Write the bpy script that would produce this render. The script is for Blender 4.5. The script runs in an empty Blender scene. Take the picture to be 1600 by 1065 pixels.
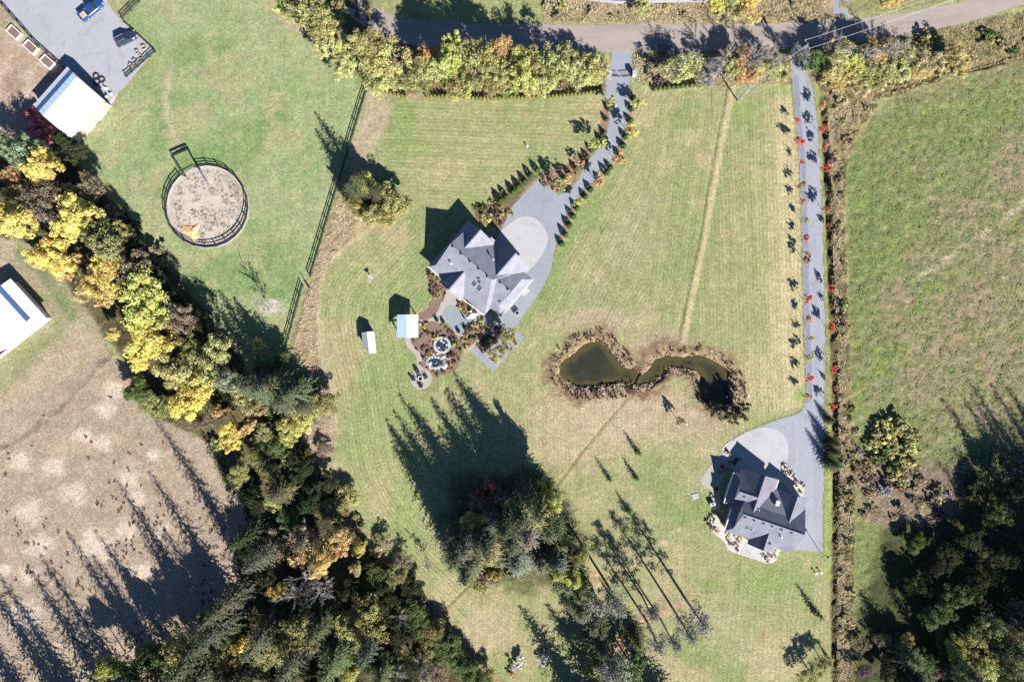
import bpy, math, random
import numpy as np
from mathutils import Vector, Matrix

# ------------------------------------------------------------------ camera, sky, sun, exposure
S = 0.14            # metres on the ground for one photo pixel
H = 150.0           # height of the drone
SC = bpy.context.scene
COL = SC.collection
cam_d = bpy.data.cameras.new("camera")
cam = bpy.data.objects.new("camera", cam_d)
COL.objects.link(cam)
cam.location = (0, 0, H)
cam.rotation_euler = (0, 0, 0)
cam_d.sensor_fit = 'HORIZONTAL'
cam_d.sensor_width = 36.0
cam_d.lens = 36.0 * H / (1600 * S)
cam_d.clip_start = 1.0
cam_d.clip_end = 6000.0
SC.camera = cam

SUN_AZ = (0.545, -0.838)       # ground direction towards the sun
SUN_EL = math.radians(34.0)
world = bpy.data.worlds.new("World")
SC.world = world
world.use_nodes = True
wn = world.node_tree.nodes
wl = world.node_tree.links
bg = wn["Background"]
sky = wn.new("ShaderNodeTexSky")
sky.sky_type = 'NISHITA'
sky.sun_disc = False
sky.sun_elevation = SUN_EL
sky.air_density = 0.7
sky.dust_density = 0.1
sky.ozone_density = 7.0
sky.sun_rotation = math.atan2(SUN_AZ[0], SUN_AZ[1])
wl.new(sky.outputs[0], bg.inputs[0])
bg.inputs[1].default_value = 0.065

sun_d = bpy.data.lights.new("sun", 'SUN')
sun_d.energy = 5.0
sun_d.angle = math.radians(0.5)
sun_d.color = (1.0, 0.96, 0.915)
sun = bpy.data.objects.new("sun", sun_d)
COL.objects.link(sun)
sv = Vector((SUN_AZ[0] * math.cos(SUN_EL), SUN_AZ[1] * math.cos(SUN_EL), math.sin(SUN_EL)))
sun.rotation_euler = sv.to_track_quat('Z', 'Y').to_euler()
sun.location = (120, -180, 140)

SC.view_settings.view_transform = 'Standard'
SC.view_settings.look = 'None'
SC.view_settings.exposure = 1.46
SC.view_settings.gamma = 1.0
SC.view_settings.use_curve_mapping = False
SC.render.engine = 'CYCLES'
SC.cycles.max_bounces = 5
SC.cycles.diffuse_bounces = 3
SC.cycles.transmission_bounces = 3
SC.cycles.transparent_max_bounces = 4

KILL = 2.25        # radiance of sunlit level ground per unit of albedo, after exposure


def lin(c):
    c = np.asarray(c, float) / 255.0
    return np.where(c <= 0.04045, c / 12.92, ((c + 0.055) / 1.055) ** 2.4)


def alb(r, g, b):
    """albedo whose sunlit look is the given 8-bit colour"""
    return tuple(np.clip(lin((r, g, b)) / KILL, 0.004, 0.85))


# ------------------------------------------------------------------ helpers
def G(px, py, h=0.0):
    k = S * (1 - h / H)
    return ((px - 800.0) * k, (532.5 - py) * k)


rng = np.random.default_rng(7)
random.seed(7)
_tab = np.random.default_rng(3).random((256, 256))


def vnoise(x, y):
    xi = np.floor(x).astype(int); yi = np.floor(y).astype(int)
    fx = x - xi; fy = y - yi
    fx = fx * fx * (3 - 2 * fx); fy = fy * fy * (3 - 2 * fy)
    a = _tab[xi & 255, yi & 255]; b = _tab[(xi + 1) & 255, yi & 255]
    c = _tab[xi & 255, (yi + 1) & 255]; d = _tab[(xi + 1) & 255, (yi + 1) & 255]
    return (a * (1 - fx) + b * fx) * (1 - fy) + (c * (1 - fx) + d * fx) * fy


def fbm(x, y, scale, octs=4, seed=0):
    t = np.zeros_like(np.asarray(x, float)); amp = 1.0; tot = 0
    x = np.asarray(x, float) / scale + seed * 17.3; y = np.asarray(y, float) / scale + seed * 9.1
    for _ in range(octs):
        t += amp * vnoise(x, y); tot += amp
        amp *= 0.5; x = x * 2.03 + 5.1; y = y * 2.03 + 1.7
    return t / tot


def spline(pts, n=6, closed=False):
    """Catmull-Rom through the points"""
    P = [np.array(p, float) for p in pts]
    out = []
    N = len(P)
    rngi = range(N) if closed else range(N - 1)
    for i in rngi:
        if closed:
            p0, p1, p2, p3 = P[(i - 1) % N], P[i], P[(i + 1) % N], P[(i + 2) % N]
        else:
            p0, p1, p2, p3 = P[max(i - 1, 0)], P[i], P[i + 1], P[min(i + 2, N - 1)]
        for k in range(n):
            t = k / n
            out.append(0.5 * ((2 * p1) + (-p0 + p2) * t + (2 * p0 - 5 * p1 + 4 * p2 - p3) * t * t + (-p0 + 3 * p1 - 3 * p2 + p3) * t ** 3))
    if not closed:
        out.append(P[-1])
    return [tuple(p) for p in out]


def sdf_poly(x, y, poly):
    """signed distance, negative inside"""
    P = np.array(poly, float)
    d2 = np.full(x.shape, 1e18); ins = np.zeros(x.shape, bool)
    for i in range(len(P)):
        a = P[i]; b = P[(i + 1) % len(P)]
        ex, ey = b - a
        wx = x - a[0]; wy = y - a[1]
        t = np.clip((wx * ex + wy * ey) / (ex * ex + ey * ey + 1e-12), 0, 1)
        d2 = np.minimum(d2, (wx - ex * t) ** 2 + (wy - ey * t) ** 2)
        if abs(ey) > 1e-12:
            c = ((a[1] > y) != (b[1] > y)) & (x < ex * (y - a[1]) / ey + a[0])
            ins ^= c
    d = np.sqrt(d2)
    return np.where(ins, -d, d)


def dist_line(x, y, pts):
    P = np.array(pts, float)
    d2 = np.full(x.shape, 1e18)
    for i in range(len(P) - 1):
        a = P[i]; b = P[i + 1]
        ex, ey = b - a
        wx = x - a[0]; wy = y - a[1]
        t = np.clip((wx * ex + wy * ey) / (ex * ex + ey * ey + 1e-12), 0, 1)
        d2 = np.minimum(d2, (wx - ex * t) ** 2 + (wy - ey * t) ** 2)
    return np.sqrt(d2)


def sstep(a, b, v):
    t = np.clip((v - a) / (b - a + 1e-12), 0, 1)
    return t * t * (3 - 2 * t)


def np_mesh(name, V, F, mat=None, smooth=False):
    """mesh from arrays; F is (n,3) or (n,4), or a list of mixed loops"""
    me = bpy.data.meshes.new(name)
    V = np.asarray(V, np.float32)
    me.vertices.add(len(V)); me.vertices.foreach_set("co", V.ravel())
    if isinstance(F, np.ndarray):
        k = F.shape[1]
        me.loops.add(F.size); me.polygons.add(len(F))
        me.loops.foreach_set("vertex_index", F.astype(np.int32).ravel())
        me.polygons.foreach_set("loop_start", np.arange(0, F.size, k, dtype=np.int32))
        me.polygons.foreach_set("loop_total", np.full(len(F), k, np.int32))
    else:
        fl = [i for f in F for i in f]
        me.loops.add(len(fl)); me.polygons.add(len(F))
        me.loops.foreach_set("vertex_index", np.array(fl, np.int32))
        tot = np.array([len(f) for f in F], np.int32)
        me.polygons.foreach_set("loop_start", np.concatenate([[0], np.cumsum(tot)[:-1]]).astype(np.int32))
        me.polygons.foreach_set("loop_total", tot)
    me.polygons.foreach_set("use_smooth", np.full(len(me.polygons), bool(smooth)))
    me.update(calc_edges=True)
    if mat is not None:
        me.materials.append(mat)
    return me


def link(name, me, parent=None, loc=None, rot=None, scale=None, color=None):
    o = bpy.data.objects.new(name, me)
    COL.objects.link(o)
    if parent is not None:
        o.parent = parent
    if loc is not None:
        o.location = loc
    if rot is not None:
        o.rotation_euler = rot
    if scale is not None:
        o.scale = scale if hasattr(scale, '__len__') else (scale,) * 3
    if color is not None:
        o.color = (*color, 1.0)
    return o


USED = {}


def tag(o, label, cat, group=None, kind=None):
    o['label'] = label
    o['category'] = cat
    if group:
        o['group'] = group
    if kind:
        o['kind'] = kind
    return o


def struct(o):
    o['kind'] = 'structure'
    return o


def empty(name, loc=(0, 0, 0), rotz=0.0):
    o = bpy.data.objects.new(name, None)
    o.empty_display_size = 0.3
    COL.objects.link(o)
    o.location = loc
    o.rotation_euler = (0, 0, rotz)
    return o


ORD = ['first', 'second', 'third', 'fourth', 'fifth', 'sixth', 'seventh', 'eighth', 'ninth', 'tenth', 'eleventh', 'twelfth',
       'thirteenth', 'fourteenth', 'fifteenth', 'sixteenth', 'seventeenth', 'eighteenth', 'nineteenth', 'twentieth']
TENS = {2: 'twenty', 3: 'thirty', 4: 'forty', 5: 'fifty', 6: 'sixty', 7: 'seventy', 8: 'eighty', 9: 'ninety'}
TENTH = {3: 'thirtieth', 4: 'fortieth', 5: 'fiftieth', 6: 'sixtieth', 7: 'seventieth', 8: 'eightieth', 9: 'ninetieth'}


def nth(i):
    """ordinal word, i from 1"""
    if i <= 20:
        return ORD[i - 1]
    if i >= 100:
        return 'hundredth' if i == 100 else 'hundred-and-' + nth(i - 100)
    if i % 10 == 0:
        return TENTH[i // 10]
    return TENS[i // 10] + '-' + ORD[i % 10 - 1]


class MB:
    """collects boxes, tubes and polygons into one mesh"""
    def __init__(self):
        self.v = []; self.f = []

    def add(self, V, F):
        k = len(self.v)
        self.v.extend([tuple(map(float, p)) for p in V]); self.f.extend([tuple(i + k for i in f) for f in F])

    def box(self, cx, cy, cz, sx, sy, sz, rz=0.0):
        c, s = math.cos(rz), math.sin(rz)
        V = []
        for dx, dy, dz in ((-1, -1, -1), (1, -1, -1), (1, 1, -1), (-1, 1, -1), (-1, -1, 1), (1, -1, 1), (1, 1, 1), (-1, 1, 1)):
            x, y = dx * sx / 2, dy * sy / 2
            V.append((cx + x * c - y * s, cy + x * s + y * c, cz + dz * sz / 2))
        self.add(V, [(0, 3, 2, 1), (4, 5, 6, 7), (0, 1, 5, 4), (1, 2, 6, 5), (2, 3, 7, 6), (3, 0, 4, 7)])

    def bar(self, a, b, w, h):
        """rectangular bar between two points, w across, h up"""
        a = Vector(a); b = Vector(b)
        d = (b - a).normalized()
        up = Vector((0, 0, 1)) if abs(d.z) < 0.95 else Vector((1, 0, 0))
        sd = d.cross(up).normalized(); u2 = sd.cross(d).normalized()
        V = []
        for p in (a, b):
            for q, r in ((-1, -1), (1, -1), (1, 1), (-1, 1)):
                V.append(p + sd * q * w / 2 + u2 * r * h / 2)
        self.add(V, [(0, 1, 2, 3), (7, 6, 5, 4), (0, 4, 5, 1), (1, 5, 6, 2), (2, 6, 7, 3), (3, 7, 4, 0)])

    def tube(self, pts, radii, n=6):
        pts = [Vector(p) for p in pts]
        k0 = len(self.v)
        for i, p in enumerate(pts):
            d = (pts[min(i + 1, len(pts) - 1)] - pts[max(i - 1, 0)]).normalized()
            up = Vector((0, 0, 1)) if abs(d.z) < 0.9 else Vector((1, 0, 0))
            a = d.cross(up).normalized(); b = a.cross(d)
            for j in range(n):
                t = 2 * math.pi * j / n
                self.v.append(tuple(p + (a * math.cos(t) + b * math.sin(t)) * radii[i]))
        for i in range(len(pts) - 1):
            for j in range(n):
                self.f.append((k0 + i * n + j, k0 + i * n + (j + 1) % n, k0 + (i + 1) * n + (j + 1) % n, k0 + (i + 1) * n + j))
        self.f.append(tuple(k0 + j for j in range(n))[::-1])
        self.f.append(tuple(k0 + (len(pts) - 1) * n + j for j in range(n)))

    def disc(self, cx, cy, z, r, n=24, t=0.05):
        self.prism([(cx + r * math.cos(2 * math.pi * i / n), cy + r * math.sin(2 * math.pi * i / n)) for i in range(n)], z - t, z)

    def prism(self, poly, z0, z1):
        n = len(poly)
        a = sum(poly[i][0] * poly[(i + 1) % n][1] - poly[(i + 1) % n][0] * poly[i][1] for i in range(n))
        if a < 0:
            poly = poly[::-1]
        V = [(p[0], p[1], z0) for p in poly] + [(p[0], p[1], z1) for p in poly]
        self.add(V, [tuple(range(n, 2 * n))] + [(i, (i + 1) % n, n + (i + 1) % n, n + i) for i in range(n)])

    def mesh(self, name, mat, smooth=False):
        return np_mesh(name, np.array(self.v), self.f, mat, smooth)

    def build(self, name, mat, parent=None, loc=None, rot=None, smooth=False):
        return link(name, self.mesh(name, mat, smooth), parent, loc, rot)


# ------------------------------------------------------------------ materials
def new_mat(name):
    m = bpy.data.materials.new(name)
    m.use_nodes = True
    nt = m.node_tree
    for n in list(nt.nodes):
        nt.nodes.remove(n)
    out = nt.nodes.new("ShaderNodeOutputMaterial")
    return m, nt, out


def nd(nt, t, **kw):
    n = nt.nodes.new(t)
    for k, v in kw.items():
        setattr(n, k, v)
    return n


def mixc(nt, fac, a, b, blend='MIX'):
    n = nd(nt, "ShaderNodeMix", data_type='RGBA', blend_type=blend)
    for sock, val in ((n.inputs[0], fac), (n.inputs[6], a), (n.inputs[7], b)):
        if isinstance(val, (int, float)):
            sock.default_value = val
        elif isinstance(val, tuple):
            sock.default_value = (*val, 1.0) if len(val) == 3 else val
        else:
            nt.links.new(val, sock)
    return n.outputs[2]


def noise_out(nt, scale, detail=4.0, rough=0.6, coord=None, stretch=None, distort=0.0):
    n = nd(nt, "ShaderNodeTexNoise")
    n.inputs["Scale"].default_value = scale
    n.inputs["Detail"].default_value = detail
    n.inputs["Roughness"].default_value = rough
    n.inputs["Distortion"].default_value = distort
    if coord is None:
        c = nd(nt, "ShaderNodeNewGeometry").outputs["Position"]
    else:
        c = coord
    if stretch is not None:
        mp = nd(nt, "ShaderNodeMapping")
        mp.inputs["Rotation"].default_value = (0, 0, stretch[0])
        mp.inputs["Scale"].default_value = stretch[1]
        nt.links.new(c, mp.inputs[0]); c = mp.outputs[0]
    nt.links.new(c, n.inputs["Vector"])
    return n.outputs[0]


def rmp(nt, val, lo, hi, a=0.0, b=1.0):
    n = nd(nt, "ShaderNodeMapRange")
    n.inputs[1].default_value = lo; n.inputs[2].default_value = hi
    n.inputs[3].default_value = a; n.inputs[4].default_value = b
    nt.links.new(val, n.inputs[0])
    return n.outputs[0]


def math_n(nt, op, a, b=None):
    n = nd(nt, "ShaderNodeMath", operation=op)
    for i, v in enumerate((a, b)):
        if v is None:
            continue
        if isinstance(v, (int, float)):
            n.inputs[i].default_value = v
        else:
            nt.links.new(v, n.inputs[i])
    return n.outputs[0]


def surf(name, col, var=0.25, scales=((0.15, 0.5), (1.3, 0.5)), rough=0.9, tint=None, bump=0.0, bump_scale=4.0, spec=0.2, metallic=0.0,
         stretch=None, world_pos=True, cracks=0.0):
    """a plain surface with grain at several scales"""
    m, nt, out = new_mat(name)
    b = nd(nt, "ShaderNodeBsdfPrincipled")
    b.inputs["Roughness"].default_value = rough
    b.inputs["Metallic"].default_value = metallic
    b.inputs["Specular IOR Level"].default_value = spec
    coord = None if world_pos else nd(nt, "ShaderNodeTexCoord").outputs["Object"]
    c = tuple(col)
    base = None
    t2 = tint if tint is not None else tuple(x * (1 - var) for x in c)
    hi = tuple(min(x * (1 + var * 0.6), 0.9) for x in c)
    cur = c
    for i, (sc, w) in enumerate(scales):
        f = noise_out(nt, sc, 5.0, 0.65, coord, stretch)
        lo_ = rmp(nt, f, 0.35, 0.5, w, 0.0)
        cur = mixc(nt, lo_, cur, t2)
        hi_ = rmp(nt, f, 0.5, 0.68, 0.0, w)
        cur = mixc(nt, hi_, cur, hi)
    nt.links.new(cur, b.inputs["Base Color"]) if not isinstance(cur, tuple) else setattr(b.inputs["Base Color"], "default_value", (*cur, 1))
    if cracks:
        vo = nd(nt, "ShaderNodeTexVoronoi", feature='DISTANCE_TO_EDGE')
        vo.inputs["Scale"].default_value = cracks
        wv = nd(nt, "ShaderNodeNewGeometry").outputs["Position"]
        ad = nd(nt, "ShaderNodeVectorMath", operation='ADD')
        nz = nd(nt, "ShaderNodeTexNoise"); nz.inputs["Scale"].default_value = 0.9; nz.inputs["Detail"].default_value = 4
        nt.links.new(wv, nz.inputs["Vector"]); nt.links.new(wv, ad.inputs[0]); nt.links.new(nz.outputs[1], ad.inputs[1])
        nt.links.new(ad.outputs[0], vo.inputs["Vector"])
        cur = mixc(nt, math_n(nt, 'MULTIPLY', rmp(nt, vo.outputs[0], 0.0, 0.016, 0.5, 0.0), rmp(nt, noise_out(nt, 0.13, 2, 0.5), 0.45, 0.6, 0.0, 0.8)), cur, tuple(x * 0.45 for x in c))
        st = noise_out(nt, 0.22, 5, 0.7)
        cur = mixc(nt, rmp(nt, st, 0.54, 0.68, 0.0, 0.45), cur, tuple(x * 0.62 for x in c))
        nt.links.new(cur, b.inputs["Base Color"])
    if bump:
        bp = nd(nt, "ShaderNodeBump")
        bp.inputs["Strength"].default_value = 1.0
        bp.inputs["Distance"].default_value = bump
        nt.links.new(noise_out(nt, bump_scale, 4.0, 0.6, coord), bp.inputs["Height"])
        nt.links.new(bp.outputs[0], b.inputs["Normal"])
    nt.links.new(b.outputs[0], out.inputs[0])
    return m


def leaf_mat(name, transl=0.3):
    """leaf colour comes from the object; each leaf varies a little"""
    m, nt, out = new_mat(name)
    oi = nd(nt, "ShaderNodeObjectInfo")
    at = nd(nt, "ShaderNodeAttribute"); at.attribute_name = "tint"
    hsv = nd(nt, "ShaderNodeHueSaturation")
    nt.links.new(oi.outputs["Color"], hsv.inputs["Color"])
    nt.links.new(rmp(nt, at.outputs["Fac"], 0, 1, 0.472, 0.524), hsv.inputs["Hue"])
    nt.links.new(rmp(nt, at.outputs["Fac"], 0, 1, 0.62, 1.38), hsv.inputs["Value"])
    hsv.inputs["Saturation"].default_value = 1.0
    d = nd(nt, "ShaderNodeBsdfDiffuse"); t = nd(nt, "ShaderNodeBsdfTranslucent")
    nt.links.new(hsv.outputs[0], d.inputs[0]); nt.links.new(hsv.outputs[0], t.inputs[0])
    mx = nd(nt, "ShaderNodeMixShader"); mx.inputs[0].default_value = transl
    nt.links.new(d.outputs[0], mx.inputs[1]); nt.links.new(t.outputs[0], mx.inputs[2])
    nt.links.new(mx.outputs[0], out.inputs[0])
    return m


M = {}
M['leaf'] = leaf_mat('leaf', 0.38)
M['needle'] = leaf_mat('needle', 0.12)
M['bark'] = surf('bark', alb(120, 105, 92), 0.4, ((2.0, 0.8),), bump=0.02)
M['grey_bark'] = surf('grey_bark', alb(190, 182, 178), 0.3, ((2.0, 0.8),))
M['asphalt'] = surf('asphalt', alb(186, 187, 196), 0.2, ((0.35, 0.5), (1.6, 0.35), (9.0, 0.5)), bump=0.006, bump_scale=9, stretch=(0.0, (1.0, 0.07, 1.0)), cracks=0.16)
M['gravel'] = surf('gravel', alb(176, 181, 190), 0.25, ((0.12, 0.35), (0.8, 0.4), (7.0, 0.7)), bump=0.012, bump_scale=8)
M['road'] = surf('road', alb(190, 177, 166), 0.26, ((0.06, 0.4), (0.5, 0.55), (5.0, 0.4)), stretch=(0.0, (0.14, 1.0, 1.0)))
M['concrete'] = surf('concrete', alb(214, 212, 213), 0.14, ((0.12, 0.4), (0.9, 0.5), (6, 0.3)), cracks=0.22)
M['yard'] = surf('yard', alb(196, 197, 203), 0.16, ((0.1, 0.4), (0.9, 0.4), (6, 0.4)), cracks=0.15)
M['patio'] = surf('patio', alb(168, 180, 184), 0.16, ((0.2, 0.4), (1.5, 0.5), (8, 0.4)))
M['pale_path'] = surf('pale_path', alb(203, 194, 184), 0.14, ((0.3, 0.4), (2.0, 0.5), (8, 0.4)))
M['mulch'] = surf('mulch', alb(158, 130, 116), 0.45, ((0.5, 0.6), (3.0, 0.7), (9, 0.6)), bump=0.05, bump_scale=5)
M['white_gravel'] = surf('white_gravel', alb(232, 224, 214), 0.2, ((0.6, 0.4), (6.0, 0.6)), bump=0.02, bump_scale=8)
M['sand'] = surf('sand', alb(222, 208, 194), 0.25, ((0.25, 0.5), (1.2, 0.55), (6.0, 0.4)), bump=0.05, bump_scale=1.6)
M['white_roof'] = surf('white_roof', (0.47, 0.485, 0.52), 0.12, ((0.3, 0.5), (2.0, 0.4)), rough=0.45, spec=0.4)
M['dark_strip'] = surf('dark_strip', (0.05, 0.08, 0.17), 0.12, ((0.5, 0.5),), rough=0.5)
M['blue_roof'] = surf('blue_roof', (0.42, 0.55, 0.72), 0.06, ((0.3, 0.4),), rough=0.4, spec=0.4)
M['fence_wood'] = surf('fence_wood', (0.022, 0.03, 0.024), 0.4, ((3.0, 0.6),))
M['grey_wood'] = surf('grey_wood', (0.3, 0.29, 0.3), 0.3, ((3.0, 0.6),))
M['tan_wall'] = surf('tan_wall', (0.33, 0.27, 0.21), 0.15, ((0.8, 0.5),))
M['white_wall'] = surf('white_wall', (0.7, 0.68, 0.64), 0.08, ((0.8, 0.5),))
M['stone'] = surf('stone', (0.36, 0.35, 0.36), 0.35, ((0.8, 0.6), (4.0, 0.6)), bump=0.05, bump_scale=3)
M['dark_metal'] = surf('dark_metal', (0.02, 0.02, 0.025), 0.2, ((2.0, 0.5),), rough=0.5)
M['steel'] = surf('steel', (0.4, 0.41, 0.43), 0.15, ((2.0, 0.5),), rough=0.4, metallic=0.5)
M['white_paint'] = surf('white_paint', (0.72, 0.72, 0.74), 0.06, ((2.0, 0.5),), rough=0.5)
M['black_plastic'] = surf('black_plastic', (0.02, 0.02, 0.022), 0.2, ((2.0, 0.5),), rough=0.5)
M['rubber'] = surf('rubber', (0.02, 0.02, 0.02), 0.2, ((4.0, 0.5),))


def glossy(name, col, rough=0.2, spec=0.6, coat=0.0):
    m, nt, out = new_mat(name)
    b = nd(nt, "ShaderNodeBsdfPrincipled")
    n = noise_out(nt, 1.5, 3, 0.5)
    nt.links.new(mixc(nt, rmp(nt, n, 0.4, 0.65), tuple(x * 0.85 for x in col), tuple(col)), b.inputs["Base Color"])
    b.inputs["Roughness"].default_value = rough
    b.inputs["Specular IOR Level"].default_value = spec
    b.inputs["Coat Weight"].default_value = coat
    nt.links.new(b.outputs[0], out.inputs[0])
    return m


M['glass'] = glossy('glass', (0.02, 0.025, 0.03), 0.08, 0.6)
M['skylight_glass'] = glossy('skylight_glass', (0.06, 0.07, 0.09), 0.2, 0.5)
M['blue_car'] = glossy('blue_car', (0.014, 0.045, 0.17), 0.25, 0.5, 0.6)
M['navy_car'] = glossy('navy_car', (0.02, 0.03, 0.06), 0.22, 0.5, 0.6)
M['black_car'] = glossy('black_car', (0.07, 0.08, 0.09), 0.22, 0.5, 0.6)


def shingle(name, col, ang):
    """asphalt shingles: fine courses and mottling"""
    m, nt, out = new_mat(name)
    b = nd(nt, "ShaderNodeBsdfPrincipled")
    b.inputs["Roughness"].default_value = 0.9
    b.inputs["Specular IOR Level"].default_value = 0.15
    c = mixc(nt, rmp(nt, noise_out(nt, 0.5, 4, 0.6), 0.3, 0.7), tuple(x * 0.76 for x in col), tuple(x * 1.16 for x in col))
    c = mixc(nt, rmp(nt, noise_out(nt, 7.0, 3, 0.7), 0.4, 0.62, 0.0, 0.45), c, tuple(x * 0.7 for x in col))
    geo = nd(nt, "ShaderNodeNewGeometry")
    sp = nd(nt, "ShaderNodeSeparateXYZ"); nt.links.new(geo.outputs["Position"], sp.inputs[0])
    saw = math_n(nt, 'FRACT', math_n(nt, 'MULTIPLY', sp.outputs[2], 7.0))
    c = mixc(nt, rmp(nt, saw, 0.0, 0.3, 0.35, 0.0), c, tuple(x * 0.6 for x in col))
    nt.links.new(c, b.inputs["Base Color"])
    bp = nd(nt, "ShaderNodeBump"); bp.inputs["Distance"].default_value = 0.02
    nt.links.new(saw, bp.inputs["Height"]); nt.links.new(bp.outputs[0], b.inputs["Normal"])
    nt.links.new(b.outputs[0], out.inputs[0])
    return m


M['ridge'] = surf('ridge', (0.20, 0.20, 0.23), 0.2, ((2.0, 0.5),))
M['shingle'] = shingle('shingle', (0.205, 0.207, 0.24), 0)
M['dark_shingle'] = shingle('dark_shingle', (0.155, 0.157, 0.188), 0)


def water_mat():
    m, nt, out = new_mat('pond_water')
    b = nd(nt, "ShaderNodeBsdfPrincipled")
    n = noise_out(nt, 0.12, 4, 0.6)
    at = nd(nt, "ShaderNodeAttribute"); at.attribute_name = "shallow"
    c = mixc(nt, rmp(nt, n, 0.4, 0.65), (0.020, 0.022, 0.016), (0.034, 0.032, 0.018))
    c = mixc(nt, at.outputs["Fac"], c, (0.054, 0.045, 0.018))
    nt.links.new(c, b.inputs["Base Color"])
    b.inputs["Roughness"].default_value = 0.06
    b.inputs["IOR"].default_value = 1.33
    bp = nd(nt, "ShaderNodeBump"); bp.inputs["Distance"].default_value = 0.01
    nt.links.new(noise_out(nt, 3.0, 3, 0.6), bp.inputs["Height"]); nt.links.new(bp.outputs[0], b.inputs["Normal"])
    nt.links.new(b.outputs[0], out.inputs[0])
    return m


M['water'] = water_mat()


def ground_mat():
    m, nt, out = new_mat('ground_cover')
    b = nd(nt, "ShaderNodeBsdfPrincipled")
    b.inputs["Roughness"].default_value = 1.0
    b.inputs["Specular IOR Level"].default_value = 0.05
    ca = nd(nt, "ShaderNodeAttribute"); ca.attribute_name = "soil"
    ma = nd(nt, "ShaderNodeAttribute"); ma.attribute_name = "mow"
    aa = nd(nt, "ShaderNodeAttribute"); aa.attribute_name = "mowamp"
    ra = nd(nt, "ShaderNodeAttribute"); ra.attribute_name = "rough"
    c = ca.outputs["Color"]
    # blade-scale and clump-scale grain
    for sc, lo, hi, k in ((0.35, 0.36, 0.66, 0.12), (1.1, 0.34, 0.68, 0.20), (2.6, 0.36, 0.66, 0.30), (6.0, 0.36, 0.66, 0.34)):
        n = noise_out(nt, sc, 5, 0.7)
        f = rmp(nt, n, lo, hi, 1 - k, 1 + k)
        cc = nd(nt, "ShaderNodeVectorMath", operation='SCALE')
        nt.links.new(c, cc.inputs[0]); nt.links.new(f, cc.inputs[3]); c = cc.outputs[0]
    # yellow and green blades
    hs = nd(nt, "ShaderNodeHueSaturation")
    nt.links.new(rmp(nt, noise_out(nt, 1.2, 6, 0.8), 0.3, 0.7, 0.47, 0.53), hs.inputs["Hue"])
    hs.inputs["Saturation"].default_value = 1.0; hs.inputs["Value"].default_value = 1.0
    nt.links.new(c, hs.inputs["Color"]); c = hs.outputs[0]
    # mower lines
    ph = math_n(nt, 'ADD', ma.outputs["Fac"], rmp(nt, noise_out(nt, 0.06, 3, 0.5), 0.3, 0.7, -0.25, 0.25))
    s1 = math_n(nt, 'SINE', math_n(nt, 'MULTIPLY', ph, 2 * math.pi / 0.82))
    s2 = math_n(nt, 'SINE', math_n(nt, 'MULTIPLY', ph, 2 * math.pi / 2.6))
    s3 = math_n(nt, 'ADD', s1, math_n(nt, 'MULTIPLY', s2, 0.6))
    brk = rmp(nt, noise_out(nt, 0.25, 4, 0.7), 0.35, 0.65, 0.15, 1.3)
    amp = math_n(nt, 'MULTIPLY', math_n(nt, 'MULTIPLY', s3, brk), math_n(nt, 'MULTIPLY', aa.outputs["Fac"], 0.115))
    cc = nd(nt, "ShaderNodeVectorMath", operation='SCALE')
    nt.links.new(c, cc.inputs[0]); nt.links.new(math_n(nt, 'ADD', amp, 1.0), cc.inputs[3]); c = cc.outputs[0]
    nt.links.new(c, b.inputs["Base Color"])
    bp = nd(nt, "ShaderNodeBump"); bp.inputs["Strength"].default_value = 1.0
    h1 = math_n(nt, 'MULTIPLY', noise_out(nt, 1.5, 6, 0.8), math_n(nt, 'ADD', math_n(nt, 'MULTIPLY', ra.outputs["Fac"], 0.45), 0.05))
    bp.inputs["Distance"].default_value = 0.7
    nt.links.new(h1, bp.inputs["Height"]); nt.links.new(bp.outputs[0], b.inputs["Normal"])
    nt.links.new(b.outputs[0], out.inputs[0])
    return m


M['ground'] = ground_mat()
#@@GROUND

# ------------------------------------------------------------------ ground sheet
def axis(lo, hi, step, far):
    a = list(np.arange(lo, hi + step, step))
    l = []; d = step; x = lo
    while x > -far:
        d *= 1.35; x -= d; l.append(x)
    r = []; d = step; x = a[-1]
    while x < far:
        d *= 1.35; x += d; r.append(x)
    return np.array(l[::-1] + a + r)


gx = axis(-40, 1640, 2.6, 12000)
gy = axis(-40, 1105, 2.6, 12000)
NX, NY = len(gx), len(gy)
PX, PY = np.meshgrid(gx, gy)
PX = PX.ravel(); PY = PY.ravel()
n_big = fbm(PX, PY, 90, 4, 1)
n_mid = fbm(PX, PY, 32, 4, 2)
n_sml = fbm(PX, PY, 11, 3, 3)
n_edge = fbm(PX, PY, 14, 4, 4) - 0.5
n_pat = fbm(PX, PY, 55, 5, 5)

colr = np.zeros((len(PX), 3)) + np.array(alb(166, 170, 119))
green = np.array(alb(149, 163, 103)); tan = np.array(alb(188, 177, 136))
w = sstep(0.50, 0.68, n_pat)[:, None]; colr = colr * (1 - w * 0.8) + green * w * 0.8
w = sstep(0.50, 0.66, n_big * 0.5 + n_mid * 0.5)[:, None]; colr = colr * (1 - w * 0.7) + tan * w * 0.7
mow = PX * S * 1.0
mowamp = np.full(len(PX), 0.6)
rough = np.full(len(PX), 0.10)
zed = np.zeros(len(PX))


def mask_poly(poly, soft=4, namp=6):
    P = np.array(poly, float)
    m = np.zeros(len(PX))
    pad = soft + namp + 4
    sel = (PX > P[:, 0].min() - pad) & (PX < P[:, 0].max() + pad) & (PY > P[:, 1].min() - pad) & (PY < P[:, 1].max() + pad)
    d = sdf_poly(PX[sel], PY[sel], poly) + n_edge[sel] * 2 * namp
    m[sel] = 1 - sstep(-soft, soft, d)
    return m


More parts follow.
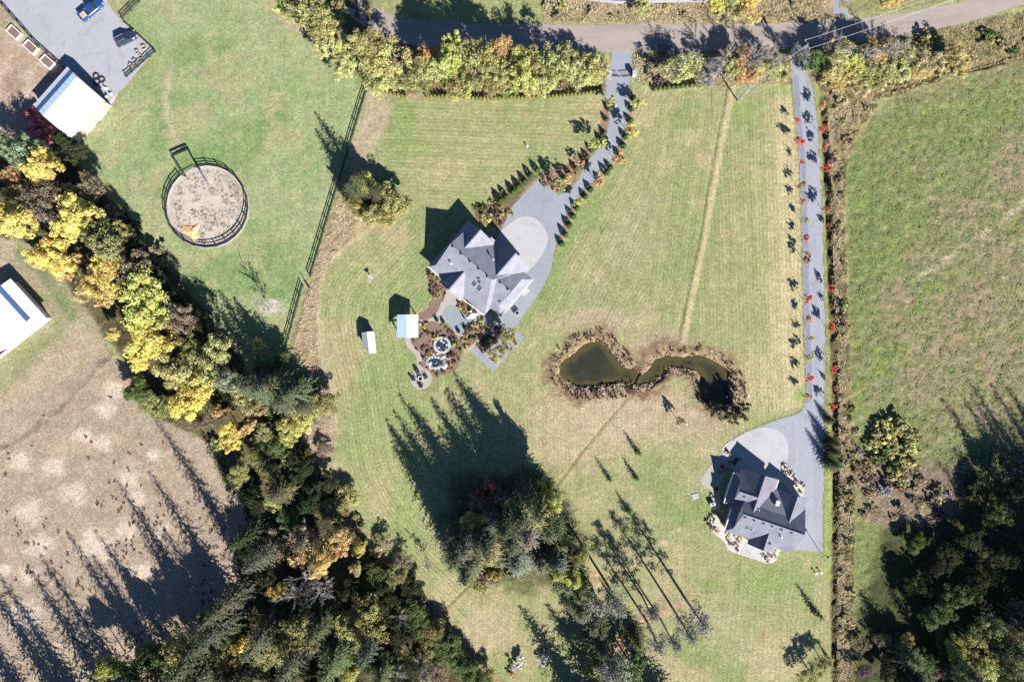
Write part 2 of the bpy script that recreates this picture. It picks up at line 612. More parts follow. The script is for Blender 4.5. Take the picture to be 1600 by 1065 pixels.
def mask_line(pts, width, soft=3, namp=3):
    P = np.array(pts, float)
    m = np.zeros(len(PX))
    pad = width + soft + namp + 4
    sel = (PX > P[:, 0].min() - pad) & (PX < P[:, 0].max() + pad) & (PY > P[:, 1].min() - pad) & (PY < P[:, 1].max() + pad)
    d = dist_line(PX[sel], PY[sel], pts) - width / 2 + n_edge[sel] * 2 * namp
    m[sel] = 1 - sstep(-soft, soft, d)
    return m


def paint(m, col, a=1.0, rg=None, ma=None, col2=None, nz=None):
    global colr
    c = np.array(alb(*col))
    if col2 is not None:
        k = sstep(0.38, 0.62, n_pat if nz is None else nz)[:, None]
        c = c * (1 - k) + np.array(alb(*col2)) * k
    w = (m * a)[:, None]
    colr = colr * (1 - w) + c * w
    if rg is not None:
        rough[:] = rough * (1 - m) + rg * m
    if ma is not None:
        mowamp[:] = mowamp * (1 - m) + ma * m


def blob(x, y, r, rr=None):
    rr = rr or r
    d = np.sqrt(((PX - x) / r) ** 2 + ((PY - y) / rr) ** 2) + n_edge * 0.9
    return 1 - sstep(0.35, 1.1, d)


# -- lawns
paddock = [(100, 215), (130, 180), (188, 150), (245, 95), (188, 40), (240, -60), (430, -60), (480, 60), (545, 110), (577, 130), (448, 540),
           (470, 600), (430, 620), (390, 560), (330, 490), (270, 420), (180, 300), (120, 240)]
m = mask_poly(paddock, 5, 4)
paint(m, (152, 174, 118), 1, 0.2, 0.25, (164, 178, 126))
paint(m * sstep(0.50, 0.64, n_big), (128, 160, 96), 0.7)
paint(m * sstep(0.53, 0.70, n_mid), (176, 178, 128), 0.7)
paint(mask_line([(268, 100), (256, 150), (262, 190), (278, 222)], 9, 6, 5), (196, 182, 156), 0.7)
paint(mask_line([(310, 110), (335, 125), (360, 150), (400, 178)], 10, 8, 7), (186, 176, 142), 0.55)
paint(mask_line([(250, 260), (238, 300), (243, 340)], 12, 8, 7), (184, 178, 140), 0.6)
paint(mask_line([(205, 270), (230, 330), (262, 395), (300, 455)], 10, 8, 7), (182, 176, 140), 0.55)
paint(mask_line([(150, 205), (230, 150), (255, 90)], 10, 8, 8), (188, 178, 140), 0.4)
paint(blob(424, 480, 22, 15), (214, 208, 196), 0.85, 0.6)
paint(blob(310, 180, 22), (188, 178, 140), 0.5)

for k, (pts, a_) in enumerate((([(200, 240), (260, 235), (330, 215), (400, 180), (470, 120), (520, 60)], 0.35), ([(208, 246), (268, 241), (338, 221), (408, 187), (478, 127), (528, 67)], 0.35), ([(230, 330), (240, 400), (300, 460), (380, 500), (440, 480), (480, 400)], 0.25),
                         ([(410, 250), (440, 330), (430, 420), (370, 470)], 0.3), ([(417, 248), (447, 330), (437, 424), (376, 477)], 0.3), ([(540, 110), (470, 150), (430, 230), (440, 300), (500, 330)], 0.25), ([(300, 30), (380, 60), (460, 130), (520, 200)], 0.3), ([(306, 24), (386, 54), (466, 124), (526, 194)], 0.3),
                         ([(250, 60), (330, 130), (430, 170), (540, 180)], 0.25))):
    paint(mask_line(spline(pts, 6), 2.0, 2.0, 1.5), (190, 188, 142), a_)
# north-central lawn: horizontal mower lines
m = mask_poly([(600, 158), (950, 150), (930, 240), (850, 275), (760, 330), (640, 300), (590, 230)], 20, 6)
mow[:] = np.where(m > 0.5, PY * S - PX * 0.005, mow)
mowamp[:] = mowamp * (1 - m) + 0.9 * m
paint(m * sstep(0.40, 0.62, n_pat), (148, 168, 104), 0.45)
paint(mask_line([(632, 165), (618, 230), (606, 290)], 24, 10, 6), (140, 165, 98), 0.6)
paint(blob(680, 265, 70, 30), (188, 180, 136), 0.6)
paint(blob(770, 235, 60, 30), (184, 180, 132), 0.4)
# strip beside the house drive: lines follow the drive
m = mask_poly([(985, 160), (1140, 140), (1070, 520), (960, 510), (860, 520), (800, 580), (770, 590), (820, 510), (870, 400), (950, 280)], 12, 6)
ang = math.radians(62)
mow[:] = np.where(m > 0.5, (PX * math.sin(ang) + PY * math.cos(ang)) * S, mow)
m2 = m * sstep(985, 1030, PX)
mow[:] = np.where(m2 > 0.5, (PX + PY * 0.12) * S, mow)
mowamp[:] = mowamp * (1 - m) + 0.85 * m
paint(m * sstep(0.42, 0.62, n_pat), (146, 163, 104), 0.5)
paint(blob(1000, 380, 60, 80), (178, 176, 136), 0.5)
paint(blob(940, 470, 60, 40), (172, 172, 132), 0.4)
paint(mask_line([(1128, 250), (1112, 330), (1096, 420), (1078, 520)], 18, 10, 6), (134, 156, 94), 0.55)
paint(mask_line([(820, 505), (862, 435), (905, 345), (960, 280)], 16, 9, 5), (140, 165, 98), 0.65)
paint(mask_line([(1045, 225), (1090, 195), (1150, 190)], 10, 7, 5), (150, 164, 106), 0.5)
paint(blob(1072, 215, 26, 14), (190, 182, 140), 0.6)
# east strip, pale vertical mower lines
m = mask_poly([(1146, 130), (1235, 125), (1252, 300), (1262, 620), (1240, 645), (1190, 650), (1080, 530), (1100, 420)], 6, 4)
mow[:] = np.where(m > 0.5, (PX - PY * 0.03) * S, mow)
mowamp[:] = mowamp * (1 - m) + 1.0 * m
paint(m * sstep(1165, 1235, PX), (204, 194, 148), 0.75)
paint(m * sstep(0.5, 0.66, n_mid) * (1 - sstep(1195, 1225, PX)), (150, 165, 106), 0.7)
paint(mask_line([(1180, 384), (1186, 440), (1192, 520), (1190, 600)], 7, 4, 3), (150, 168, 100), 0.6)
paint(mask_line([(1150, 170), (1160, 185)], 30, 14, 6), (148, 172, 98), 0.6)
paint(mask_poly([(1200, 120), (1236, 115), (1238, 150), (1205, 150)], 8, 5), (140, 164, 92), 0.6)
paint(blob(1247, 618, 14, 16), (146, 170, 96), 0.8)
# dry ground round the pond
paint(blob(960, 650, 165, 75), (194, 178, 144), 0.95)
paint(blob(880, 690, 80, 60), (190, 178, 140), 0.7)
paint(blob(1030, 545, 70, 38), (186, 170, 138), 0.8)
paint(blob(930, 500, 90, 22), (184, 170, 140), 0.8)
paint(blob(1180, 600, 36, 70), (196, 184, 142), 0.7)
paint(blob(1085, 660, 70, 38), (188, 172, 140), 0.8)
paint(blob(1110, 690, 40, 40), (186, 174, 142), 0.5)
paint(blob(1030, 720, 60, 40), (160, 170, 116), 0.5)
paint(blob(975, 780, 80, 40), (178, 176, 128), 0.6)
paint(blob(1110, 760, 40, 30), (176, 172, 136), 0.5)
paint(blob(1178, 655, 40, 12), (160, 174, 104), 0.6)
paint(blob(850, 605, 20, 12), (150, 172, 104), 0.6)
# west house lawn: rings that follow the edge
edge_w = spline([(600, 330), (560, 372), (515, 425), (500, 480), (502, 540), (518, 610), (528, 690), (545, 760), (600, 850), (680, 930), (760, 1010)], 6)
m = mask_poly([(600, 330), (650, 340), (668, 420), (690, 470), (620, 580), (640, 620), (720, 640), (760, 760), (700, 860), (740, 990), (640, 900),
               (545, 780), (525, 690), (515, 610), (500, 540), (497, 480), (512, 425), (560, 370)], 14, 6)
mow[:] = np.where(m > 0.5, dist_line(PX, PY, edge_w) * S, mow)
mowamp[:] = mowamp * (1 - m) + 1.0 * m
paint(m * sstep(0.42, 0.6, n_pat), (150, 172, 106), 0.5)
paint(mask_line([(628, 340), (652, 330), (655, 380), (668, 440), (666, 470)], 22, 12, 5), (136, 162, 96), 0.6)
paint(blob(575, 420, 40, 30), (182, 184, 130), 0.5)
paint(blob(650, 560, 25, 60), (146, 172, 104), 0.5)
paint(blob(590, 700, 50, 60), (170, 176, 120), 0.5)
# south lawns
m = mask_poly([(1040, 700), (1100, 760), (1120, 850), (1190, 890), (1285, 870), (1300, 1100), (1060, 1100), (1090, 950), (1080, 850), (960, 790), (930, 760)], 16, 8)
mow[:] = np.where(m > 0.5, (PX + PY * 0.08) * S * 0.8, mow)
paint(m * sstep(0.44, 0.62, n_pat), (138, 160, 96), 0.6)
paint(blob(1215, 900, 90, 60), (150, 170, 104), 0.7)
paint(blob(1215, 1030, 70, 60), (192, 184, 140), 0.75)
paint(blob(1140, 990, 50, 60), (178, 178, 132), 0.6)
paint(blob(1286, 960, 12, 90), (190, 178, 136), 0.6)
paint(blob(760, 985, 60, 60), (196, 182, 146), 0.8)
paint(blob(700, 940, 30, 60), (196, 182, 144), 0.7)
paint(blob(850, 1000, 40, 50), (172, 174, 126), 0.6)
paint(blob(640, 770, 40, 60), (164, 178, 112), 0.5)
# soil under the row of pines
paint(mask_line([(985, 975), (1020, 962), (1055, 948), (1080, 935)], 10, 7, 6), (204, 168, 142), 0.8, 0.5)
paint(blob(965, 1008, 18, 22), (200, 160, 134), 0.9, 0.6)
paint(blob(928, 905, 22, 16), (206, 170, 130), 0.6, 0.5)
paint(blob(830, 862, 14, 12), (204, 178, 142), 0.7)
for bx_, by_, br_ in ((1062, 826, 8), (1038, 848, 8), (1152, 784, 13), (1086, 648, 10)):
    paint(blob(bx_, by_, br_, br_ * 0.8), (206, 184, 162), 0.9)
# spruce bed, tan in front and darker behind, at the tree island in the north lawn
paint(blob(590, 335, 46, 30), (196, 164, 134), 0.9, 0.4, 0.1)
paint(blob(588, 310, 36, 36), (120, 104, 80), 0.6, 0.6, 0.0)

# -- fence strip: rough dry grass east of the paddock fence
strip = [(578, 132), (606, 140), (612, 175), (596, 215), (575, 245), (555, 290), (535, 300)]
paint(mask_poly(strip, 6, 5), (190, 176, 146), 0.85, 0.3, 0.1)
paint(mask_line([(584, 140), (580, 178), (560, 215), (548, 235)], 4, 3, 2), (206, 188, 164), 0.8)
fs = [(548, 262), (560, 330), (556, 368), (520, 405), (500, 440), (496, 500), (498, 560), (516, 610), (522, 690), (508, 720), (525, 770), (560, 815),
      (620, 890), (690, 960), (730, 1000), (800, 1080), (740, 1080), (640, 950), (560, 830), (500, 730), (460, 680), (490, 650), (500, 620), (490, 590),
      (470, 560), (455, 540), (485, 430), (530, 300)]
paint(mask_poly(fs, 4, 5), (190, 166, 134), 0.95, 0.8, 0.0, (176, 160, 120), n_mid)
paint(mask_line(spline([(575, 362), (540, 385), (512, 415), (499, 450), (497, 520), (503, 565), (520, 612), (526, 680)], 4), 4, 3, 2), (200, 182, 154), 0.8)
paint(mask_poly([(480, 660), (520, 650), (522, 700), (505, 730), (480, 700)], 8, 6), (190, 168, 150), 0.8, 0.6)

# -- dry field, lower left
dry = [(-200, 640), (0, 640), (90, 590), (160, 548), (205, 575), (215, 640), (330, 690), (350, 760), (420, 830), (440, 900), (330, 1000), (260, 1110), (-200, 1300)]
m = mask_poly(dry, 6, 6)
paint(m, (184, 168, 147), 1, 0.25, 0.0, (172, 156, 135), n_mid)
paint(m * sstep(0.52, 0.66, n_mid), (196, 178, 152), 0.7)
for bx_, by_, br_ in ((85, 730, 20), (130, 680, 17), (30, 720, 20), (200, 750, 20), (160, 690, 16), (45, 800, 24), (60, 850, 22), (45, 900, 20), (40, 960, 32),
                      (115, 770, 22), (150, 850, 34), (225, 890, 22), (255, 830, 16), (90, 1012, 10), (165, 640, 18), (180, 610, 20), (240, 710, 12), (5, 890, 12), (200, 830, 20), (215, 780, 15)):
    paint(blob(bx_, by_, br_ * 1.15, br_), (226, 211, 190), 0.8, 0.3)
paint(mask_line([(-40, 712), (30, 690), (95, 640), (140, 590), (175, 555)], 8, 5, 4), (156, 136, 120), 0.6, 0.8)
paint(mask_line([(-40, 655), (20, 640), (75, 600), (120, 560)], 5, 4, 4), (164, 150, 128), 0.5)
# grass between barns and the tree belt
m = mask_poly([(-200, 385), (10, 385), (60, 420), (110, 450), (165, 525), (155, 550), (80, 595), (0, 640), (-200, 700)], 6, 5)
paint(m, (172, 164, 134), 1, 0.3, 0.0, (158, 162, 118), n_mid)
paint(mask_poly([(100, 500), (165, 525), (165, 550), (60, 610), (0, 650), (-60, 660), (40, 590)], 8, 6), (192, 174, 150), 0.8)
paint(mask_line([(30, 395), (70, 430), (110, 490)], 16, 6, 4), (126, 146, 96), 0.7)
paint(mask_line([(30, 560), (90, 520)], 30, 14, 8), (146, 154, 108), 0.7)
paint(mask_line([(15, 370), (-10, 480)], 20, 8, 6), (196, 178, 156), 0.6)

# -- floors under trees
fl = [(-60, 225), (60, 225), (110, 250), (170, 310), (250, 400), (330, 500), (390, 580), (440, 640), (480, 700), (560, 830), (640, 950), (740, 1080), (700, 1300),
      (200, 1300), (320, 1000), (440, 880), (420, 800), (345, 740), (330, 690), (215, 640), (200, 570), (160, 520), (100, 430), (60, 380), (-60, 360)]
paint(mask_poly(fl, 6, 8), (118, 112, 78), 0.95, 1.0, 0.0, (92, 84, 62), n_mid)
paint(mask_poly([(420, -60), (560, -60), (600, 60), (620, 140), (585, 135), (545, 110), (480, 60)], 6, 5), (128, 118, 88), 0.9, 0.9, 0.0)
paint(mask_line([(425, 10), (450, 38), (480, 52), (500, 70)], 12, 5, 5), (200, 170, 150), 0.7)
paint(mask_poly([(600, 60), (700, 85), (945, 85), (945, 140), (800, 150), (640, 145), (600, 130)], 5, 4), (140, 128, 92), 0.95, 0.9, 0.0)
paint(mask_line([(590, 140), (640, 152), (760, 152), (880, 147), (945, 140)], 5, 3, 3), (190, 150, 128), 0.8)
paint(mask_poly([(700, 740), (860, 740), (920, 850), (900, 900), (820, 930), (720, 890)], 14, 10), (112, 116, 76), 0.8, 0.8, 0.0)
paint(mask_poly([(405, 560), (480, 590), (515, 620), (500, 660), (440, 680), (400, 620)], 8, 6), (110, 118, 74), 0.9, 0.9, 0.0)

# -- top of the frame: verges of the gravel road and the land beyond it
m = mask_poly([(560, -300), (640, 28), (1000, 36), (1200, 36), (1330, 24), (1520, -10), (1600, -300)], 4, 4)
paint(m, (186, 166, 132), 1, 0.8, 0.0, (164, 154, 110), n_mid)
paint(mask_poly([(600, -300), (845, -300), (848, 34), (700, 34), (620, 10)], 4, 4), (160, 172, 112), 0.95, 0.3, 0.0)
paint(mask_poly([(1330, -300), (1500, -300), (1500, 0), (1400, 18), (1330, 20)], 4, 4), (150, 156, 104), 0.8, 0.5)
m = mask_poly([(990, 82), (1235, 80), (1240, 130), (1140, 135), (1040, 140), (990, 130)], 4, 5)
paint(m, (170, 150, 118), 0.95, 0.9, 0.0, (150, 146, 100), n_mid)
paint(mask_poly([(990, 110), (1010, 112), (1020, 138), (996, 140)], 4, 3), (170, 176, 120), 0.8)
m = mask_poly([(1265, 76), (1420, 58), (1640, 12), (1640, 95), (1490, 120), (1400, 150), (1300, 175), (1270, 120)], 4, 4)
paint(m, (166, 146, 106), 0.95, 0.9, 0.0, (150, 142, 96), n_mid)
paint(mask_line([(1410, 60), (1520, 38), (1640, 8)], 7, 3, 3), (170, 168, 116), 0.8)

# -- right-hand field
rf = [(1325, 330), (1318, 270), (1335, 220), (1372, 175), (1400, 152), (1500, 122), (1660, 88), (3000, -200), (3000, 1100), (1660, 760), (1640, 1120), (1330, 1120), (1328, 640), (1325, 500)]
m = mask_poly(rf, 5, 5)
paint(m, (148, 160, 98), 1, 0.75, 0.0, (136, 154, 90), n_sml)
east = sstep(1380, 1560, PX + (n_big - 0.5) * 420 + (PY - 400) * 0.25)
paint(m * east, (162, 154, 112), 0.75)
n_f1 = fbm(PX, PY, 26, 5, 8); n_f2 = fbm(PX, PY, 9, 4, 9); n_f3 = fbm(PX, PY, 7, 3, 12)
paint(m * sstep(0.50, 0.62, n_f1 * 0.6 + n_f2 * 0.4) * (1 - east * 0.7), (142, 170, 88), 0.75)
paint(m * sstep(0.52, 0.62, n_f2), (112, 130, 80), 0.55)
paint(m * sstep(0.52, 0.64, n_f3 * 0.7 + n_big * 0.3), (176, 168, 130), 0.45)
paint(m * sstep(0.60, 0.68, n_f2 * 0.5 + n_f1 * 0.5), (168, 180, 84), 0.6)
paint(m * sstep(60, -10, (PY - 152) + (PX - 1400) * 0.32), (168, 160, 122), 0.7)
for bx_, by_, br_, b2_ in ((1530, 480, 70, 50), (1570, 410, 50, 40), (1470, 540, 60, 50), (1560, 570, 50, 50), (1440, 600, 40, 40), (1400, 480, 30, 60), (1580, 260, 30, 60), (1500, 330, 50, 26), (1450, 400, 40, 24), (1540, 640, 50, 30)):
    paint(m * blob(bx_, by_, br_ * 1.2, b2_ * 1.2), (170, 156, 120), 0.9)
paint(mask_line([(1440, 432), (1500, 390), (1560, 352), (1600, 318), (1680, 260)], 10, 6, 4), (198, 184, 152), 0.95, 0.4)
paint(mask_line([(1420, 440), (1380, 470), (1350, 560)], 20, 14, 8), (164, 152, 124), 0.4)
paint(mask_poly([(1326, 760), (1400, 760), (1440, 880), (1400, 960), (1330, 960)], 8, 6), (140, 160, 92), 0.7)
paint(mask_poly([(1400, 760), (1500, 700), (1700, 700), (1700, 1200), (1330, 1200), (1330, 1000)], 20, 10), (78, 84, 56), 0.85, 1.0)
paint(mask_poly([(1338, 700), (1400, 735), (1490, 720), (1500, 800), (1440, 822), (1345, 815)], 12, 10), (164, 146, 126), 0.85, 1.0)

# -- ditch and dry grass between the long driveway and the field
ds = [(1292, 130), (1330, 150), (1372, 165), (1345, 200), (1322, 260), (1320, 330), (1326, 500), (1330, 640), (1336, 700), (1334, 900), (1330, 1110), (1300, 1110), (1300, 860), (1302, 700), (1298, 560), (1292, 300), (1288, 180)]
paint(mask_poly(ds, 4, 4), (178, 156, 118), 0.98, 1.0, 0.0, (160, 142, 98), n_sml)
paint(mask_line([(1284, 150), (1288, 300), (1297, 520), (1297, 640)], 9, 3, 2), (160, 166, 104), 0.9, 0.2)
paint(mask_line([(1292, 720), (1296, 800), (1294, 900)], 13, 3, 3), (160, 178, 96), 0.9, 0.2)
ditch = spline([(1286, 155), (1290, 220), (1295, 330), (1299, 450), (1304, 560), (1306, 680), (1306, 800), (1304, 900), (1304, 1000), (1304, 1100)], 5)
dd = dist_line(PX, PY, ditch)
paint(1 - sstep(2, 8, dd + n_edge * 4), (96, 86, 62), 0.8, 1.0)
zed -= 1.25 * np.exp(-(dd / 4.0) ** 2) * sstep(0.30, 0.62, n_sml * 0.5 + n_mid * 0.5)
ditch2 = spline([(1370, 150), (1410, 138), (1460, 122), (1510, 110), (1560, 98), (1620, 76)], 5)
dd = dist_line(PX, PY, ditch2)
paint(1 - sstep(2, 6, dd + n_edge * 6), (96, 84, 60), 0.75, 1.0)
zed -= 0.9 * np.exp(-((dd + (n_sml - 0.5) * 5) / 3.2) ** 2) * sstep(0.28, 0.6, n_sml)

# -- narrow drains across the lawns
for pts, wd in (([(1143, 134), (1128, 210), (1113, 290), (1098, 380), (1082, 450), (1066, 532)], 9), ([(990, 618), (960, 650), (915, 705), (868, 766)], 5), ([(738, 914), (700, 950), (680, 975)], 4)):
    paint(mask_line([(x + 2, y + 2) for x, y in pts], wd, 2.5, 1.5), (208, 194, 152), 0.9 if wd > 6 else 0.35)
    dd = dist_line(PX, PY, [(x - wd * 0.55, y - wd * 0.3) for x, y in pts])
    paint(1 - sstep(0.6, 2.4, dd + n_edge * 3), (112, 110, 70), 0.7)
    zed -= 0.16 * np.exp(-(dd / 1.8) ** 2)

for pts, a_ in (([(870, 520), (905, 440), (960, 360), (1010, 300), (1060, 230), (1110, 190)], 0.3), ([(877, 524), (912, 444), (967, 364), (1017, 304), (1067, 234), (1117, 196)], 0.3), ([(1180, 470), (1185, 380), (1178, 280), (1160, 200)], 0.3), ([(700, 330), (780, 290), (850, 240), (900, 180)], 0.25),
                 ([(620, 620), (640, 700), (700, 800), (740, 860)], 0.25), ([(880, 760), (960, 720), (1040, 740), (1100, 800), (1110, 880)], 0.25), ([(1060, 1060), (1120, 980), (1200, 940), (1280, 900)], 0.25), ([(1068, 1064), (1128, 985), (1206, 946), (1284, 907)], 0.25), ([(900, 660), (830, 640), (790, 600), (830, 540), (900, 490), (1000, 480), (1060, 500)], 0.3)):
    paint(mask_line(spline(pts, 6), 2.0, 2.0, 1.5), (198, 192, 150), a_)
# -- pond
z8 = lambda x, y: (840 + x / 4.706, 490 + y / 4.706)
pond_px = [z8(*p) for p in [(185, 420), (205, 365), (255, 330), (300, 290), (360, 245), (425, 222), (480, 240), (530, 290), (570, 340), (600, 385), (660, 420), (730, 445), (790, 460),
                            (840, 425), (875, 365), (920, 335), (1000, 328), (1080, 335), (1150, 330), (1210, 330), (1270, 350), (1330, 380), (1385, 420), (1395, 470), (1400, 540),
                            (1415, 610), (1390, 650), (1310, 655), (1250, 620), (1225, 560), (1225, 480), (1210, 430), (1150, 400), (1070, 385), (990, 375), (935, 385), (905, 430), (860, 470), (800, 500), (740, 510),
                            (650, 495), (560, 500), (470, 512), (390, 522), (310, 522), (260, 500), (210, 465)]]
pond_s = spline(pond_px, 3, True)
pd = sdf_poly(PX, PY, pond_s)
bank = 1 - sstep(10, 34, pd + n_edge * 16 - 10 * sstep(0.4, 0.7, n_mid))
paint(bank, (180, 156, 120), 0.9, 1.0, 0.0, (150, 124, 96), n_sml)
inner = 1 - sstep(2, 12, pd + n_edge * 6)
paint(inner * (PY < 610), (206, 184, 138), 0.6)
paint(1 - sstep(-3, 3, pd), (92, 76, 40), 0.9)
south = np.exp(-((pd - 12) / 9.0) ** 2) * sstep(588, 612, PY) * (PX < 1000)
paint(south, (120, 88, 74), 0.7, 1.0)
zed -= 1.5 * (1 - sstep(-6, 15, pd))

# -- yard at the upper left
paint(mask_poly([(-200, -200), (0, 10), (60, 70), (112, 108), (55, 168), (40, 210), (-200, 260)], 4, 4), (204, 184, 164), 0.95, 0.3, 0.0, (188, 164, 142), n_mid)
paint(blob(22, 125, 20, 26), (160, 132, 112), 0.6)
paint(mask_poly([(0, 0), (30, 10), (20, 60), (0, 60)], 6, 5), (160, 150, 118), 0.6)

# garden beds next to the houses
bed_m = [(668, 424), (700, 468), (745, 515), (760, 520), (790, 500), (745, 480), (735, 548), (712, 585), (690, 600), (660, 580), (640, 530), (652, 500)]
paint(mask_poly([(985, 140), (990, 165), (984, 205), (972, 235), (952, 272), (930, 290), (905, 320), (888, 350), (876, 385), (868, 392), (864, 383), (872, 360), (885, 335), (905, 305), (940, 262), (962, 225), (974, 195), (980, 160)], 1.5, 1),
      (178, 146, 130), 0.95, 0.4, 0.0)
paint(mask_poly([(948, 150), (952, 180), (948, 205), (938, 228), (920, 250), (900, 285), (872, 303), (846, 282), (848, 270), (880, 262), (905, 242), (930, 215), (940, 190)], 2, 1.5), (166, 132, 114), 0.95, 0.4, 0.0)
paint(mask_poly([(840, 276), (800, 322), (808, 340), (785, 360), (745, 345), (740, 325), (775, 312), (825, 268)], 4, 3), (128, 112, 88), 0.95, 0.5, 0.0)

paint(1 - sstep(60, 66, np.hypot(PX - 325, PY - 323)), (190, 176, 164), 1, 0.0, 0.0)
mow[:] = mow
# fine relief of tussocky ground
lum = colr.mean(1, keepdims=True)
lawnish = np.clip(1 - rough, 0, 1)[:, None]
colr = (colr * 0.90 + lum * 0.10) * (1.10 + 0.06 * lawnish) * np.array([1.05, 0.995, 0.96])
zed += rough * (fbm(PX, PY, 9, 3, 20) - 0.5) * 0.55
zed += rough * (fbm(PX, PY, 4.5, 2, 21) - 0.5) * 0.25
far = (PX < -45) | (PX > 1645) | (PY < -45) | (PY > 1110)
zed[far] *= 0.3

gxw, gyw = G(PX, PY)
GV = np.stack([gxw, gyw, zed], 1)
ii = np.arange((NY - 1) * (NX - 1)); r_ = ii // (NX - 1); c_ = ii % (NX - 1)
q0 = r_ * NX + c_
GF = np.stack([q0, q0 + NX, q0 + NX + 1, q0 + 1], 1)
gme = np_mesh("ground", GV, GF, M['ground'], True)
at = gme.attributes.new("soil", 'FLOAT_COLOR', 'POINT')
at.data.foreach_set("color", np.concatenate([colr, np.ones((len(colr), 1))], 1).astype(np.float32).ravel())
for nm, arr in (("mow", mow), ("mowamp", mowamp), ("rough", rough)):
    at = gme.attributes.new(nm, 'FLOAT', 'POINT'); at.data.foreach_set("value", arr.astype(np.float32))
struct(link("ground", gme))


def gz(px, py):
    """height of the ground sheet at a photo pixel (ground level)"""
    i = int(np.searchsorted(gx, px)); j = int(np.searchsorted(gy, py))
    return float(zed[min(max(j, 0), NY - 1) * NX + min(max(i, 0), NX - 1)])


# water
wm = MB(); Wp = [G(*p) for p in spline(pond_px, 4, True)]
cx_, cy_ = np.mean(np.array(Wp), 0)
pts = []
wx = np.arange(865, 1150, 2.5); wy = np.arange(525, 640, 2.5)
WX, WY = np.meshgrid(wx, wy); wd = sdf_poly(WX.ravel(), WY.ravel(), pond_s)
nx_ = len(wx)
keep = wd < 17
idx = np.arange(len(wd)).reshape(len(wy), nx_)
WF = np.stack([idx[:-1, :-1].ravel(), idx[1:, :-1].ravel(), idx[1:, 1:].ravel(), idx[:-1, 1:].ravel()], 1)
WF = WF[keep[WF].all(1)]
ux, inv = np.unique(WF, return_inverse=True)
WXg, WYg = G(WX.ravel()[ux], WY.ravel()[ux])
wme = np_mesh("pond_water", np.stack([WXg, WYg, np.full(len(ux), -0.75)], 1), inv.reshape(WF.shape), M['water'])
at = wme.attributes.new("shallow", 'FLOAT', 'POINT')
shal = sstep(-10, 0, wd[ux] + (fbm(WX.ravel()[ux], WY.ravel()[ux], 9, 3, 30) - 0.5) * 12)
at.data.foreach_set("value", shal.astype(np.float32))
struct(link("pond_water", wme))


# ------------------------------------------------------------------ roads, drives, pads, paths
def sheet(name, poly_px, mat, z=0.03, jit=0.0, sm=None, h=0.0):
    p = spline(poly_px, sm, True) if sm else list(poly_px)
    pts = []
    for i, q in enumerate(p):
        x, y = G(q[0], q[1])
        if jit:
            x += (random.random() - 0.5) * jit; y += (random.random() - 0.5) * jit
        pts.append((x, y))
    b = MB(); b.prism(pts, -0.1, z)
    return struct(b.build(name, mat))


def dens(pts, n=6, step=5.0):
    q = spline(pts, 16)
    out = [q[0]]
    for p in q[1:-1]:
        if math.hypot(p[0] - out[-1][0], p[1] - out[-1][1]) >= step:
            out.append(p)
    return out + [q[-1]]


up = dens([(520, -60), (560, -8), (600, 18), (640, 30), (700, 38), (800, 38), (900, 39), (1000, 38), (1100, 38), (1200, 37), (1300, 31), (1400, 22), (1500, 3), (1600, -25), (1700, -60)], 8)
lo = dens([(1720, -25), (1600, 7), (1540, 26), (1462, 46), (1400, 58), (1330, 66), (1260, 73), (1200, 78), (1100, 80), (1000, 81), (900, 80), (820, 78), (750, 76), (660, 72), (600, 58), (540, 20), (490, -40), (480, -60)], 8)
sheet("gravel_road", up + lo, M['road'], 0.03, 0.35)
sheet("side_lane", [(1296, 36), (1302, 15), (1296, -60), (1330, -60), (1326, 10), (1336, 32)], M['gravel'], 0.022, 0.2)

dl = dens([(955, 76), (954, 100), (947, 122), (946, 150), (951, 175), (949, 200), (939, 226), (920, 250), (895, 291), (872, 304)], 20)
dr = dens([(865, 398), (857, 431), (837, 466), (812, 500), (806, 512)], 5)
drl = dens([(989, 76), (987, 105), (984, 132), (984, 165), (977, 200), (965, 230), (947, 265), (927, 283), (900, 313), (882, 348), (870, 383), (865, 398)], 20)
house_drive = dl + [(841, 280), (800, 323), (783, 360), (760, 400), (790, 470)] + [(770, 500), (780, 512)] + dr[::-1] + drl[::-1][1:]
sheet("house_driveway", house_drive, M['gravel'], 0.028, 0.28)
sheet("parking_pad", spline([(809, 340), (822, 338), (838, 342), (851, 357), (856, 373), (852, 388), (842, 405), (828, 421), (810, 440)], 5) + [(790, 430), (770, 395), (783, 360)], M['concrete'], 0.06)

ld_l = dens([(1236, 76), (1234, 100), (1238, 130), (1243, 190), (1250, 265), (1254, 400), (1257, 531), (1260, 610), (1257, 632), (1247, 645), (1215, 656), (1180, 668), (1152, 681), (1134, 693)], 20)
ld_r = dens([(1266, 76), (1262, 108), (1270, 140), (1276, 185), (1282, 265), (1287, 416), (1289, 531), (1288, 645), (1288, 707), (1286, 800), (1286, 862)], 20)
sheet("long_driveway", ld_l + [(1128, 705), (1150, 740), (1180, 770), (1215, 790), (1225, 830), (1238, 857)] + ld_r[::-1], M['asphalt'], 0.028, 0.26)
sheet("turning_pad", spline([(1133, 700), (1150, 684), (1172, 672), (1197, 667), (1217, 673), (1229, 688), (1232, 705), (1228, 725), (1220, 740)], 5) + [(1200, 765), (1160, 745), (1128, 720)], M['concrete'], 0.06)

yard_px = [(-20, -20), (170, -20), (168, 5), (190, 33), (243, 78), (198, 132), (188, 142), (165, 165), (160, 150), (118, 112), (62, 72), (20, 25)]
sheet("concrete_yard", yard_px, M['yard'], 0.035)
sheet("barn_apron", [(125, 205), (150, 180), (170, 160), (186, 142), (178, 158), (120, 228), (108, 236), (100, 225)], M['white_gravel'], 0.03)

